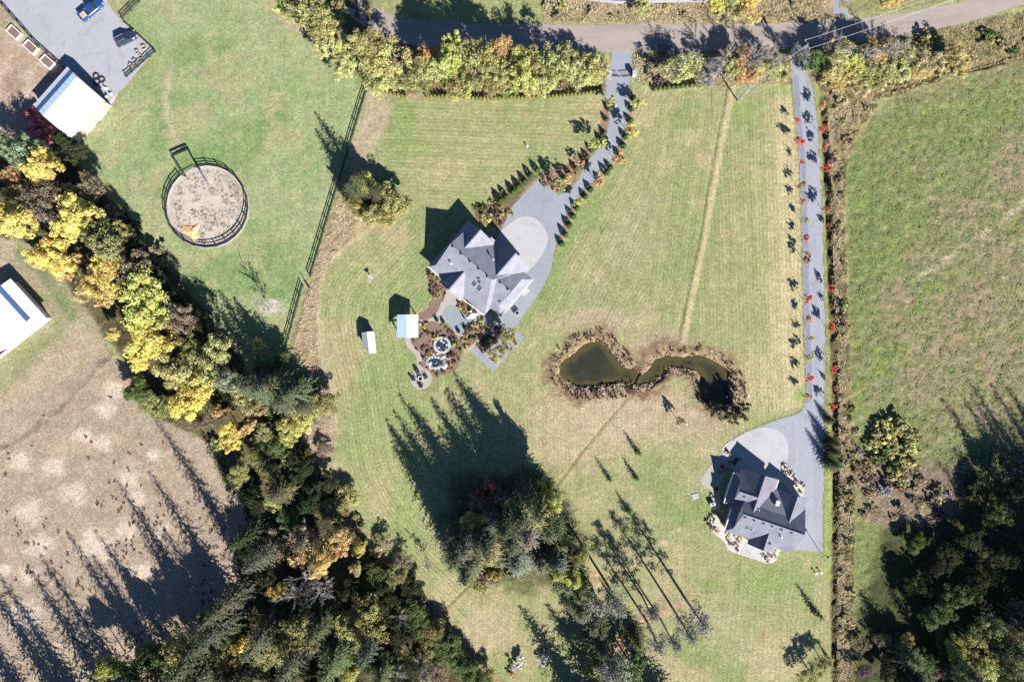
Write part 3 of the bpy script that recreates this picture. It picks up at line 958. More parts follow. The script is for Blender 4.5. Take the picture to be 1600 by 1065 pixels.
round_c = (325, 323); round_r = 63
ring = [(round_c[0] + (round_r + 1) * math.cos(t), round_c[1] + (round_r + 1) * math.sin(t)) for t in np.linspace(0, 2 * math.pi, 60, endpoint=False)]
sheet("riding_sand", ring, M['sand'], 0.03, 0.3)

# patio, paths and paved corner behind the first house
z3r = lambda x, y: (600 + x / 7.294, 470 + y / 7.294)
z2r = lambda x, y: (660 + x / 8.878, 420 + y / 8.878)
sheet("concrete_terrace", [z2r(*p) for p in [(240, 270), (300, 240), (390, 300), (640, 395), (760, 520), (900, 600), (1000, 690), (960, 800), (800, 720), (640, 700), (640, 780), (560, 930), (520, 960), (430, 850), (340, 740), (280, 740), (130, 720), (0, 760), (-120, 780), (-120, 700), (0, 700), (90, 690), (180, 610), (230, 520), (290, 420), (300, 350)]],
      M['pale_path'], 0.03)
sheet("stone_patio", spline([z2r(*p) for p in [(400, 490), (460, 540), (620, 640), (650, 690), (630, 760), (560, 850), (520, 870), (420, 820), (330, 720), (290, 650), (310, 560)]], 3, True), M['patio'], 0.05)
sheet("garden_path", spline([z3r(*p) for p in [(245, 420), (250, 490), (300, 560), (360, 620), (380, 690), (380, 780), (440, 780), (432, 690), (420, 610), (360, 540), (310, 480), (300, 415)]], 3, True), M['pale_path'], 0.034)
sheet("fire_circle", [(658 + 17 * math.cos(t), 591 + 17 * math.sin(t)) for t in np.linspace(0, 2 * math.pi, 40, endpoint=False)], M['pale_path'], 0.05)
z4r = lambda x, y: (680 + x / 9.68, 480 + y / 9.68)
sheet("gravel_court", [z4r(*p) for p in [(510, 640), (880, 975), (1360, 450), (1270, 390), (1130, 300), (860, 270), (780, 330), (900, 480)]], M['gravel'], 0.036)
sheet("mulch_bed", spline([z3r(*p) for p in [(400, 150), (410, 210), (470, 215), (560, 180), (620, 100), (640, 0), (530, 0), (510, 80), (450, 130)]], 3, True), M['mulch'], 0.05)
sheet("mulch_bed", [(668, 423), (700, 445), (693, 470), (688, 472), (672, 456)], M['mulch'], 0.045)
sheet("mulch_bed", spline([z3r(*p) for p in [(395, 240), (560, 240), (640, 270), (720, 260), (850, 430), (880, 480), (885, 560), (870, 680), (800, 800), (620, 850), (560, 860), (450, 790), (440, 650), (420, 600), (320, 490), (310, 425), (395, 420)]], 3, True), M['mulch'], 0.045)
sheet("mulch_bed", [z4r(*p) for p in [(440, 350), (650, 160), (700, 160), (830, 290), (590, 540), (510, 640), (420, 600), (390, 500)]], M['mulch'], 0.052)
sheet("mulch_bed", spline([z2r(*p) for p in [(590, 385), (690, 470), (760, 560), (640, 640), (560, 620), (480, 540), (470, 490)]], 3, True), M['mulch'], 0.056)
sheet("mulch_bed", [z4r(*p) for p in [(620, 540), (760, 400), (1000, 440), (930, 550), (740, 720)]], M['mulch'], 0.06)

# second house: pale gravel beds, terrace and walks
z6r = lambda x, y: (1080 + x / 7.273, 760 + y / 7.273)
z7r = lambda x, y: (1080 + x / 7.273, 660 + y / 7.273)
sheet("pale_gravel_bed", spline([z6r(*p) for p in [(230, 330), (215, 420), (250, 520), (370, 620), (430, 720), (560, 770), (800, 850), (900, 870), (970, 830), (1010, 720), (1040, 680), (830, 700), (640, 600), (400, 470), (300, 340)]], 3, True), M['white_gravel'], 0.03)
sheet("terrace", [z6r(*p) for p in [(640, 600), (900, 700), (800, 840), (555, 760)]], M['concrete'], 0.06)
sheet("pale_gravel_bed", [z7r(*p) for p in [(1060, 470), (1100, 490), (1285, 740), (1275, 830), (1200, 860), (1040, 680), (960, 640)]], M['white_gravel'], 0.064)
sheet("pale_gravel_bed", spline([z7r(*p) for p in [(350, 300), (420, 230), (500, 200), (560, 300), (500, 400), (420, 390)]], 3, True), M['white_gravel'], 0.033)
sheet("stone_walk", [z7r(*p) for p in [(110, 640), (180, 530), (330, 350), (430, 330), (420, 500), (330, 700), (330, 980), (250, 1000), (220, 760), (120, 700)]], M['pale_path'], 0.037)
#@@BUILD


# ------------------------------------------------------------------ buildings
class Frame:
    def __init__(self, origin, u_ang):
        a = math.radians(u_ang)
        self.o = origin
        self.u = (math.cos(a), math.sin(a)); self.v = (math.sin(a), -math.cos(a))
        self.ang = a

    def p(self, u, v, z=0.0):
        return (self.o[0] + u * self.u[0] + v * self.v[0], self.o[1] + u * self.u[1] + v * self.v[1], z)


def thick(V, F, t):
    """closed slab under a sheet of faces"""
    n = len(V)
    VV = list(V) + [(x, y, z - t) for x, y, z in V]
    FF = [tuple(f) for f in F] + [tuple(i + n for i in f[::-1]) for f in F]
    ed = {}
    for f in F:
        for i in range(len(f)):
            a, b = f[i], f[(i + 1) % len(f)]
            if (b, a) in ed:
                ed[(b, a)] = None
            else:
                ed[(a, b)] = 1
    for (a, b), k in ed.items():
        if k:
            FF.append((b, a, a + n, b + n))
    return VV, FF


ROOFTOP = []


def wing(fr, parent, axis, a0, a1, c, hw, ez, pitch, e0='g', e1='g', mat='shingle', wall='tan_wall', t=0.22, inset=0.45):
    """one ridge roof with its walls; axis 'u' or 'v' is the ridge direction; ends: 'g' gable, ('d', depth) gable over a skirt, ('h', depth) hip"""
    rz = ez + pitch * hw

    def P(a, b, z):
        return fr.p(a, c + b, z) if axis == 'u' else fr.p(c + b, a, z)
    V = []; F = []

    def add(*pts):
        ids = []
        for q in pts:
            for i, w_ in enumerate(V):
                if abs(w_[0] - q[0]) + abs(w_[1] - q[1]) + abs(w_[2] - q[2]) < 1e-5:
                    ids.append(i); break
            else:
                V.append(q); ids.append(len(V) - 1)
        # orient upwards
        n = 0
        for i in range(len(ids)):
            p, q = V[ids[i]], V[ids[(i + 1) % len(ids)]]
            n += p[0] * q[1] - q[0] * p[1]
        F.append(tuple(ids) if n > 0 else tuple(ids[::-1]))

    def end(e, a, s):
        if e == 'g':
            return a, None, 0
        if e[0] == 'd':
            return a + s * e[1], 'd', e[1]
        return a + s * e[1], 'h', e[1]
    r0, t0, d0 = end(e0, a0, 1); r1, t1, d1 = end(e1, a1, -1)
    W = MB()
    for sg in (-1, 1):
        pts = [P(a0, sg * hw, ez)]
        if t0 == 'd':
            pts.append(P(r0, sg * (hw - d0), ez + pitch * d0))
        pts += [P(r0, 0, rz), P(r1, 0, rz)]
        if t1 == 'd':
            pts.append(P(r1, sg * (hw - d1), ez + pitch * d1))
        pts.append(P(a1, sg * hw, ez))
        add(*pts)
    for tt, r, dd, a, sg2 in ((t0, r0, d0, a0, 1), (t1, r1, d1, a1, -1)):
        if tt == 'd':
            add(P(a, -hw, ez), P(a, hw, ez), P(r, hw - dd, ez + pitch * dd), P(r, -(hw - dd), ez + pitch * dd))
            g = r + sg2 * 0.12
            W.add([P(g, -(hw - dd), ez + pitch * dd - 0.2), P(g, hw - dd, ez + pitch * dd - 0.2), P(g, 0, rz - 0.22)], [(0, 1, 2)])
        elif tt == 'h':
            add(P(a, -hw, ez), P(a, hw, ez), P(r, 0, rz))
        else:
            g = a + sg2 * inset
            W.add([P(g, -hw + inset, ez + pitch * inset - 0.3), P(g, hw - inset, ez + pitch * inset - 0.3), P(g, 0, rz - 0.26)], [(0, 1, 2)])
    VV, FF = thick(V, F, t)
    roof = link("roof", np_mesh("roof", VV, FF, M[mat]), parent)
    rc_ = MB(); rc_.bar(P(r0, 0, rz + 0.02), P(r1, 0, rz + 0.02), 0.26, 0.07)
    rc_.build("ridge_cap", M['ridge'], roof)
    b0, b1 = a0 + inset, a1 - inset
    hh = hw - inset
    top = ez + pitch * inset - 0.3
    pr = [P(b0, -hh, 0)[:2], P(b1, -hh, 0)[:2], P(b1, hh, 0)[:2], P(b0, hh, 0)[:2]]
    W.prism(pr, -0.1, top)
    W.build("wall", M[wall], parent)
    return roof, P, rz


def gutter(fr, parent, pts):
    b = MB()
    for p, q in zip(pts[:-1], pts[1:]):
        b.bar(fr.p(*p), fr.p(*q), 0.14, 0.12)
    b.build("gutter", M['white_paint'], parent)


def roof_vent(fr, parent, u, v, z):
    b = MB()
    b.box(0, 0, 0.08, 0.34, 0.34, 0.24, 0.0)
    b.box(0, 0, 0.22, 0.44, 0.44, 0.06, 0.0)
    b.build("roof_vent", M['black_plastic'], parent, fr.p(u, v, z), (0, 0, fr.ang))


def skylight(fr, parent, u, v, z, w, l, slope_rot, mat='skylight_glass'):
    e = MB()
    e.box(0, 0, 0.05, w, l, 0.16)
    o = e.build("skylight", M['steel'], parent, fr.p(u, v, z), slope_rot)
    g = MB(); g.box(0, 0, 0.15, w - 0.22, l - 0.22, 0.05)
    g.build("pane", M[mat], o)
    return o


def slope_rot(fr, dir_u, dir_v, pitch):
    """Euler turning local -Y downhill along (dir_u, dir_v)"""
    d = Vector((fr.u[0] * dir_u + fr.v[0] * dir_v, fr.u[1] * dir_u + fr.v[1] * dir_v, -pitch)).normalized()
    y = -d
    x = Vector((d.y, -d.x, 0)).normalized() * -1
    zax = x.cross(y)
    if zax.z < 0:
        x = -x; zax = x.cross(y)
    return Matrix((x, y, zax)).transposed().to_euler()


# ---- first house
A1 = G(669, 416, 2.7)
F1 = Frame(A1, 49.2)
house = empty("house", (0, 0, 0))
tag(house, "grey shingled house with many gables beside the round concrete pad and garden", "house")
wing(F1, house, 'v', 0.0, 16.0, 6.45, 6.45, 2.7, 0.72, ('d', 1.2), ('h', 3.35))
wing(F1, house, 'v', 10.5, 18.8, 7.25, 5.35, 2.72, 0.70, 'g', ('d', 1.7))
wing(F1, house, 'u', 5.0, 13.0, 3.95, 3.9, 2.68, 0.93)
wing(F1, house, 'u', 5.0, 14.1, 12.75, 3.75, 2.69, 0.98)
wing(F1, house, 'u', -1.0, 6.0, 7.05, 3.05, 2.71, 1.0)
wing(F1, house, 'u', 10.0, 13.6, 6.3, 1.5, 2.4, 0.55, 'g', 'g')
for u, v, z in ((6.45, 1.9, 7.3), (6.45, 4.2, 7.3), (6.45, 6.6, 7.3), (6.45, 9.0, 7.3), (6.45, 11.4, 7.3), (7.25, 14.2, 6.42), (7.25, 16.3, 6.42), (4.3, 16.6, 4.3), (5.0, 10.2, 6.2), (4.6, 10.8, 5.9)):
    roof_vent(F1, house, u, v, z)
rs = slope_rot(F1, -1, 0, 0.72)
for v in (10.3, 11.75):
    skylight(F1, house, 3.6, v, 2.7 + 0.72 * 3.6, 0.85, 1.35, rs)
b = MB(); b.tube([(0, 0, -0.4), (0, 0, 1.0)], [0.13, 0.13], 8); b.disc(0, 0, 1.12, 0.22, 8, 0.1)
b.build("flue", M['white_paint'], house, F1.p(3.6, 3.9, 5.2))
b = MB(); b.tube([(0, 0, -0.4), (0, 0, 0.9)], [0.1, 0.1], 8); b.disc(0, 0, 1.0, 0.3, 10, 0.1)
b.build("flue", M['steel'], house, F1.p(10.0, 10.0, 4.9))
gutter(F1, house, [(-0.08, -0.08, 2.66), (-0.08, 3.2, 2.66)])
gutter(F1, house, [(2.6, 18.9, 2.66), (12.6, 18.9, 2.66)])
gutter(F1, house, [(-0.5, 10.15, 2.66), (-0.08, 16.0, 2.66)])
for u in (4.5, 9.5):
    b = MB(); b.box(0, 0, 1.05, 0.9, 0.08, 2.1); b.build("door", M['white_paint'], house, F1.p(u, 18.39, 0.05), (0, 0, F1.ang))
for u0_, v0_ in ((2.0, 0.41), (7.5, 0.41), (10.8, 0.41)):
    f = MB(); f.box(0, 0, 0, 1.4, 0.1, 1.2)
    o = f.build("window", M['white_paint'], house, F1.p(u0_, v0_, 1.6), (0, 0, F1.ang))
    g = MB(); g.box(0, 0, 0, 1.2, 0.14, 1.0); g.build("pane", M['glass'], o)
for v0_ in (11.4, 14.1):
    b = MB(); b.box(0, 0, 1.1, 0.1, 2.3, 2.2); b.build("garage_door", M['white_paint'], house, F1.p(13.68, v0_, 0.06), (0, 0, F1.ang))

# ---- second house
A2 = G(1159, 803, 6.2)
F2 = Frame(A2, -18.6)
house2 = empty("house", (0, 0, 0))
tag(house2, "dark shingled house with crossing gables at the end of the long asphalt driveway", "house")
DS = dict(mat='dark_shingle', wall='white_wall')
wing(F2, house2, 'u', -0.9, 14.0, 0.0, 5.0, 2.7, 0.70, ('d', 1.2), 'g', **DS)
wing(F2, house2, 'u', -2.9, 2.5, -4.15, 3.55, 2.69, 0.80, ('d', 1.25), 'g', **DS)
wing(F2, house2, 'v', -9.1, 0.0, 2.6, 3.9, 2.71, 0.68, 'g', 'g', **DS)
wing(F2, house2, 'v', -7.2, 0.0, 10.55, 3.45, 2.72, 0.71, 'g', 'g', **DS)
wing(F2, house2, 'v', 0.5, 6.1, 7.5, 2.9, 2.68, 0.70, 'g', 'g', **DS)
# low-pitched slope with the skylight
V = [F2.p(2.6, -2.4, 4.62), F2.p(10.5, -2.4, 4.62), F2.p(10.5, -6.9, 2.7), F2.p(2.6, -6.9, 2.7)]
VV, FF = thick(V, [(3, 2, 1, 0)] if False else [(0, 3, 2, 1)], 0.2)
link("roof", np_mesh("roof", VV, FF, M['dark_shingle']), house2)
for u in (0.9, 2.9, 5.0, 6.9, 9.0, 11.2):
    roof_vent(F2, house2, u, 0.35, 5.9)
roof_vent(F2, house2, -0.3, -3.6, 5.0)
roof_vent(F2, house2, 8.4, 4.2, 4.2)
rs2 = slope_rot(F2, 0, 1, 0.70)
for u in (2.75, 3.65):
    skylight(F2, house2, u, 2.55, 6.2 - 0.7 * 2.55, 0.72, 1.1, rs2)
rs3 = slope_rot(F2, 0, -1, 0.42)
b = MB(); b.box(0, 0, 0.4, 0.85, 1.15, 0.9); b.build("chimney", M['steel'], house2, F2.p(7.2, -4.4, 3.7), (0, 0, F2.ang))
b = MB(); b.tube([(0, 0, -0.3), (0, 0, 0.9)], [0.12, 0.12], 8); b.disc(0, 0, 1.0, 0.2, 8, 0.1)
b.build("flue", M['white_paint'], house2, F2.p(9.8, 2.0, 4.7))
b = MB(); b.tube([(0, 0, -0.3), (0, 0, 0.6)], [0.14, 0.14], 8)
b.build("flue", M['steel'], house2, F2.p(3.6, -1.9, 4.7))
gutter(F2, house2, [(-3.0, -7.5, 2.64), (-3.0, -0.6, 2.64)])
gutter(F2, house2, [(-1.0, -0.2, 2.64), (-1.0, 4.9, 2.64)])
gutter(F2, house2, [(6.6, -9.0, 2.64), (6.6, -7.0, 2.64)])
for u, v, r in ((2.6, -8.62, 0), (10.55, -6.72, 0)):
    b = MB(); b.box(0, 0, 1.1, 2.6, 0.1, 2.2); b.build("garage_door", M['white_paint'], house2, F2.p(u, v, 0.06), (0, 0, F2.ang))
for u in (1.5, 3.2, 12.2):
    f = MB(); f.box(0, 0, 0, 1.3, 0.1, 1.2)
    o = f.build("window", M['white_paint'], house2, F2.p(u, 4.59, 1.6), (0, 0, F2.ang))
    g = MB(); g.box(0, 0, 0, 1.1, 0.14, 1.0); g.build("pane", M['glass'], o)
b = MB(); b.box(0, 0, 1.05, 1.8, 0.1, 2.1); b.build("door", M['white_paint'], house2, F2.p(7.5, 5.68, 0.06), (0, 0, F2.ang))


# ---- metal barn at the upper left
def profile_building(name, label, cat, C0, C1, depth_vec, prof, wall, wall_h, ins=0.25):
    """roof swept from C0 to C1; prof = [(t, z, material)] across depth_vec"""
    root = empty(name)
    tag(root, label, cat)
    C0 = Vector((*C0, 0)); C1 = Vector((*C1, 0)); D = Vector((*depth_vec, 0))
    for i in range(len(prof) - 1):
        (t0, z0, mt), (t1, z1, _) = prof[i], prof[i + 1]
        V = [C0 + D * t0 + Vector((0, 0, z0)), C1 + D * t0 + Vector((0, 0, z0)), C1 + D * t1 + Vector((0, 0, z1)), C0 + D * t1 + Vector((0, 0, z1))]
        V = [tuple(v) for v in V]
        n = sum(V[k][0] * V[(k + 1) % 4][1] - V[(k + 1) % 4][0] * V[k][1] for k in range(4))
        VV, FF = thick(V, [(0, 1, 2, 3) if n > 0 else (3, 2, 1, 0)], 0.12)
        link("roof_panel", np_mesh("roof_panel", VV, FF, M[mt]), root)
    L = (C1 - C0); Ln = L.normalized()
    a, bq = C0 + Ln * ins, C1 - Ln * ins
    W = MB()
    T = [(min(max(t, 0.02), 0.98), z) for t, z, _ in prof]
    for e in (a, bq):
        pts = [e + D * T[0][0] + Vector((0, 0, -0.1))] + [e + D * t + Vector((0, 0, z - 0.16)) for t, z in T] + [e + D * T[-1][0] + Vector((0, 0, -0.1))]
        W.add(pts, [tuple(range(len(pts)))])
    for t, z in (T[0], T[-1]):
        W.add([a + D * t + Vector((0, 0, -0.1)), bq + D * t + Vector((0, 0, -0.1)), bq + D * t + Vector((0, 0, z - 0.16)), a + D * t + Vector((0, 0, z - 0.16))], [(0, 1, 2, 3)])
    W.build("wall", M[wall], root)
    return root, C0, C1, D


bN = G(105, 104, 3.4); bW = G(52, 164, 3.4); bE = G(163, 157, 3.4)
dv = (bE[0] - bN[0], bE[1] - bN[1])
barn, c0, c1, D = profile_building("barn", "metal roofed barn with a stepped ridge in the concrete yard", "barn", bN, bW, dv,
                                   [(0, 3.4, 'white_roof'), (0.10, 3.75, 'dark_strip'), (0.22, 4.2, 'blue_roof'), (0.38, 4.8, 'white_roof'), (1.0, 3.4, 'white_roof')], 'tan_wall', 3.0)
for k in range(9):                                # raised seams on the roof
    q = (k + 0.5) / 9
    s0 = c0 + (c1 - c0) * q
    bb = MB(); bb.bar(s0 + D * 0.22 + Vector((0, 0, 4.25)), s0 + D * 0.38 + Vector((0, 0, 4.84)), 0.08, 0.1)
    bb.build("roof_seam", M['white_paint'], barn)
for q in (0.3, 0.62):
    s0 = c0 + (c1 - c0) * q + D * 0.983
    bb = MB(); bb.box(0, 0, 1.2, 2.2, 0.1, 2.4)
    bb.build("door", M['white_paint'], barn, tuple(s0), (0, 0, math.atan2((c1 - c0).y, (c1 - c0).x)))

# ---- white building at the left edge
wA = G(16.5, 435, 3.0); wB = G(71, 495, 3.0)
dvw = G(-130, 652, 3.0)
dvw = (dvw[0] - wB[0], dvw[1] - wB[1])
wb, c0, c1, D = profile_building("outbuilding", "white metal outbuilding with a long roof skylight at the left edge", "building", wA, wB, dvw,
                                 [(0, 3.0, 'white_roof'), (0.09, 3.4, 'white_roof'), (0.5, 5.2, 'white_roof'), (1.0, 3.0, 'white_roof')], 'white_wall', 3.0)
sk = [c0 + (c1 - c0) * 0.03 + D * 0.085, c0 + (c1 - c0) * 0.86 + D * 0.085]
bb = MB(); bb.bar(tuple(sk[0] + Vector((0, 0, 3.46))), tuple(sk[1] + Vector((0, 0, 3.46))), 1.0, 0.12)
bb.build("skylight", M['dark_strip'], wb)
for k in range(12):
    q_ = c0 + (c1 - c0) * ((k + 0.5) / 12)
    bb = MB(); bb.bar(tuple(q_ + D * 0.10 + Vector((0, 0, 3.42))), tuple(q_ + D * 0.5 + Vector((0, 0, 5.2))), 0.07, 0.07)
    bb.build("roof_seam", M['white_roof'], wb)
# dark gable opening with its frame
s0 = c1 - (c1 - c0).normalized() * 0.2 + D * 0.36
an = math.atan2(D.y, D.x)
bb = MB(); bb.add([(-1.4, -0.06, 1.6), (1.4, -0.06, 1.6), (0, -0.06, 3.4), (-1.4, 0.06, 1.6), (1.4, 0.06, 1.6), (0, 0.06, 3.4)], [(0, 1, 2), (5, 4, 3), (0, 3, 4, 1), (1, 4, 5, 2), (2, 5, 3, 0)])
bb.build("gable_vent", surf('vent_brown', (0.06, 0.03, 0.025), 0.2), wb, (s0.x, s0.y, 0), (0, 0, an))


# ---- pavilion and playhouse on the west lawn
def pavilion():
    root = empty("pavilion")
    tag(root, "open pavilion with a blue-white metal roof on posts at the garden edge", "pavilion")
    a = G(620, 491, 3.0); b_ = G(653.5, 492, 3.0); c = G(652.8, 527, 3.0); d = G(620, 527.5, 3.0)
    x0, x1 = (a[0] + d[0]) / 2, (b_[0] + c[0]) / 2; y0, y1 = (c[1] + d[1]) / 2, (a[1] + b_[1]) / 2
    xm = (x0 + x1) / 2; rz = 3.9; ez = 2.8
    for xa, xb, za, zb, mt in ((x0, xm, ez, rz, 'blue_roof'), (xm, x1, rz, ez, 'white_roof')):
        VV, FF = thick([(xa, y0, za), (xb, y0, zb), (xb, y1, zb), (xa, y1, za)], [(0, 1, 2, 3)], 0.1)
        link("roof_panel", np_mesh("roof_panel", VV, FF, M[mt]), root)
    for x in (x0 + 0.5, x1 - 0.5):
        for y in (y0 + 0.4, y1 - 0.4):
            q = MB(); q.box(0, 0, 1.4, 0.2, 0.2, 2.8); q.build("post", M['grey_wood'], root, (x, y, 0))
            q = MB(); q.bar((0, 0, 1.9), ((xm - x) * 0.35, 0, 2.9), 0.12, 0.12); q.build("brace", M['grey_wood'], root, (x, y, 0))
    for yy in (y0 + 0.4, y1 - 0.4):
        q = MB(); q.box(xm, yy, 2.75, x1 - x0 - 0.6, 0.15, 0.2); q.build("beam", M['grey_wood'], root)


pavilion()


def playhouse():
    root = empty("playhouse", (*G(579, 531), 0), math.radians(6))
    tag(root, "small shed with a two-tone roof and white end platform on the west lawn", "shed")
    for sx, mt in ((-1, 'grey_wood'), (1, 'white_roof')):
        V = [(0, -1.75, 2.9), (sx * 1.35, -1.75, 2.1), (sx * 1.35, 1.75, 2.1), (0, 1.75, 2.9)]
        VV, FF = thick(V, [(0, 1, 2, 3)] if sx > 0 else [(3, 2, 1, 0)], 0.08)
        link("roof_panel", np_mesh("roof_panel", VV, FF, M[mt]), root)
    q = MB(); q.box(0, 0, 1.0, 2.2, 3.1, 2.1)
    for y in (-1.55, 1.55):
        q.add([(-1.1, y, 2.0), (1.1, y, 2.0), (0, y, 2.75)], [(0, 1, 2)])
    q.build("wall", M['grey_wood'], root)
    q = MB(); q.box(0.25, -2.35, 0.5, 1.5, 1.1, 0.12); q.build("platform", M['white_paint'], root)
    for x in (-0.4, 0.9):
        q = MB(); q.box(x, -2.8, 0.25, 0.1, 0.1, 0.5); q.build("leg", M['white_paint'], root)


playhouse()
#@@FENCE


# ------------------------------------------------------------------ fences
def unit_box():
    b = MB(); b.box(0, 0, 0, 1, 1, 1); return b


RAILM = unit_box().mesh("rail", M['fence_wood'])
POSTM = unit_box().mesh("post", M['fence_wood'])
GRAILM = unit_box().mesh("rail", M['grey_wood'])
GPOSTM = unit_box().mesh("post", M['grey_wood'])


def fence(pts, label, rails=(0.5, 0.95, 1.35), step=2.6, closed=False, ph=1.45, grey=False, name="rail_fence", group=None, pw=0.15, rw=0.07, rh=0.15):
    """post and rail fence along ground points"""
    P = [Vector((*p, 0)) for p in pts]
    if closed:
        P.append(P[0])
    Q = []
    for a, b in zip(P[:-1], P[1:]):
        n = max(1, round((b - a).length / step))
        for k in range(n):
            Q.append(a.lerp(b, k / n))
    Q.append(P[-1])
    root = empty(name, tuple(Q[0]))
    tag(root, label, "fence", group)
    o = Q[0]
    rm, pm = (GRAILM, GPOSTM) if grey else (RAILM, POSTM)
    for i, q in enumerate(Q if not closed else Q[:-1]):
        link("post", pm, root, tuple(q - o + Vector((0, 0, ph / 2 - 0.1))), None, (pw, pw, ph + 0.2))
    for a, b in zip(Q[:-1], Q[1:]):
        mid = (a + b) / 2 - o
        an = math.atan2((b - a).y, (b - a).x)
        for r in rails:
            link("rail", rm, root, (mid.x, mid.y, r), (0, 0, an), ((b - a).length + 0.02, rw, rh))
    return root


fence([G(578, 128), G(548, 226), G(512, 345), G(486, 432)], "dark post and rail fence on the paddock's east side, above the gate")
fence([G(474, 446), G(452, 528), G(440, 566)], "dark post and rail fence on the paddock's east side, below the gate")
gt = empty("field_gate", (*G(476, 437), 0))
tag(gt, "dark open gate standing between the two runs of paddock fence", "gate")
ga, gb = Vector((*G(477, 438), 0)) - gt.location, Vector((*G(484, 449), 0)) - gt.location
for z in (0.35, 0.75, 1.2):
    q = MB(); q.bar((ga.x, ga.y, z), (gb.x, gb.y, z), 0.07, 0.12); q.build("rail", M['fence_wood'], gt)
for p_ in (ga, gb):
    q = MB(); q.box(p_.x, p_.y, 0.7, 0.12, 0.12, 1.4); q.build("post", M['fence_wood'], gt)

# round pen, with its opening towards the tall gateway
rc = round_c
op0, op1 = math.radians(-132), math.radians(-104)
ths = np.linspace(op1, op0 + 2 * math.pi, 23)
pen_pts = [G(rc[0] + 64 * math.cos(t), rc[1] + 64 * math.sin(t)) for t in ths]
pen = fence(pen_pts, "round riding pen of dark posts and three rails in the paddock", (0.45, 0.9, 1.4), 9.0, False, 1.6, name="riding_pen", pw=0.16, rw=0.08, rh=0.16)
kick = MB()
for a, b in zip(pen_pts[:-1], pen_pts[1:]):
    kick.bar((a[0] - pen_pts[0][0], a[1] - pen_pts[0][1], 0.18), (b[0] - pen_pts[0][0], b[1] - pen_pts[0][1], 0.18), 0.28, 0.36)
kick.build("kickboard", M['grey_wood'], pen)
# tall gateway frame over the opening
gw = empty("gateway_frame", (*G(296, 270), 0))
tag(gw, "tall dark timber gateway frame over the opening of the round pen", "gateway")
pA, pB = Vector((*G(291, 276), 0)) - gw.location, Vector((*G(313, 264), 0)) - gw.location
for p_ in (pA, pB):
    q = MB(); q.box(p_.x, p_.y, 1.9, 0.2, 0.2, 3.8); q.build("post", M['fence_wood'], gw)
q = MB(); q.bar((pA.x, pA.y, 3.85), (pB.x, pB.y, 3.85), 0.28, 0.28); q.build("beam", M['fence_wood'], gw)
tA, tB = Vector((*G(272, 246), 0)) - gw.location, Vector((*G(297, 236), 0)) - gw.location
q = MB(); q.bar((tA.x, tA.y, 1.25), (tB.x, tB.y, 1.25), 0.3, 0.25); q.build("rail", M['fence_wood'], gw)
for s_, e_ in ((pA, tA), (pB, tB)):
    q = MB(); q.bar((s_.x, s_.y, 1.25), (e_.x, e_.y, 1.25), 0.14, 0.14); q.build("rail", M['fence_wood'], gw)
for e_ in (tA, tB):
    q = MB(); q.box(e_.x, e_.y, 0.65, 0.18, 0.18, 1.3); q.build("post", M['fence_wood'], gw)
# open pen gate leaf
lg = empty("pen_gate", (*G(312, 265), 0))
tag(lg, "grey metal gate leaf swung open into the round pen", "gate")
q0, q1 = Vector((0, 0, 0)), Vector((*G(325, 286), 0)) - lg.location
for z in (0.3, 0.7, 1.1):
    q = MB(); q.bar((q0.x, q0.y, z), (q1.x, q1.y, z), 0.16, 0.06); q.build("rail", M['steel'], lg)
for p_ in (q0, q1):
    q = MB(); q.box(p_.x, p_.y, 0.6, 0.07, 0.07, 1.2); q.build("post", M['steel'], lg)

# yard fences
fence([G(193, 31), G(232, -8)], "dark rail fence running up from the yard corner past the blue pickup", (0.5, 0.95, 1.35))
fence([G(199, 121), G(243, 82)], "dark rail fence at the lower edge of the concrete yard", (0.35, 0.75, 1.15), 1.8)
fence([G(196, 36), G(243, 80)], "dark rail fence along the grass side of the concrete yard beside the parked car", (0.3, 0.6), 2.4, ph=0.8)
fence([G(4, 6), G(62, 72), G(100, 106)], "dark rail fence between the concrete yard and the bare ground with raised beds", (0.5, 0.95, 1.3), 2.4)
fence([G(892, -2), G(960, 7), G(1100, 4), G(1180, 2)], "pale rail fence on the far verge of the gravel road", (0.45, 0.9, 1.3), 3.0, grey=True, pw=0.2, rw=0.14)
# wire deer fence along the hedge, thin posts
# ------------------------------------------------------------------ vehicles


def loft(sections, close=True):
    """closed skin through cross-sections of equal length"""
    V = []; F = []
    n = len(sections[0])
    for s_ in sections:
        V.extend(s_)
    for i in range(len(sections) - 1):
        for j in range(n):
            F.append((i * n + j, i * n + (j + 1) % n, (i + 1) * n + (j + 1) % n, (i + 1) * n + j))
    F.append(tuple(range(n))[::-1]); F.append(tuple((len(sections) - 1) * n + j for j in range(n)))
    return V, F


def car_body(prof, w):
    """prof: list of (x, z_low, z_high, half width scale)"""
    secs = []
    for x, z0, z1, k in prof:
        hw_ = w / 2 * k
        secs.append([(x, -hw_, z0), (x, hw_, z0), (x, hw_ * 1.0, z0 + (z1 - z0) * 0.6), (x, hw_ * 0.93, z1 - 0.04), (x, hw_ * 0.8, z1), (x, -hw_ * 0.8, z1), (x, -hw_ * 0.93, z1 - 0.04), (x, -hw_, z0 + (z1 - z0) * 0.6)])
    return loft(secs)


def wheels(root, xs, track, r=0.36):
    for x in xs:
        for s_ in (-1, 1):
            q = MB(); q.tube([(x, s_ * (track / 2 - 0.12), r), (x, s_ * (track / 2 + 0.12), r)], [r, r], 14)
            o = q.build("wheel", M['rubber'], root)
            q = MB(); q.tube([(x, s_ * (track / 2 + 0.10), r), (x, s_ * (track / 2 + 0.135), r)], [r * 0.6, r * 0.6], 10)
            q.build("rim", M['steel'], o)


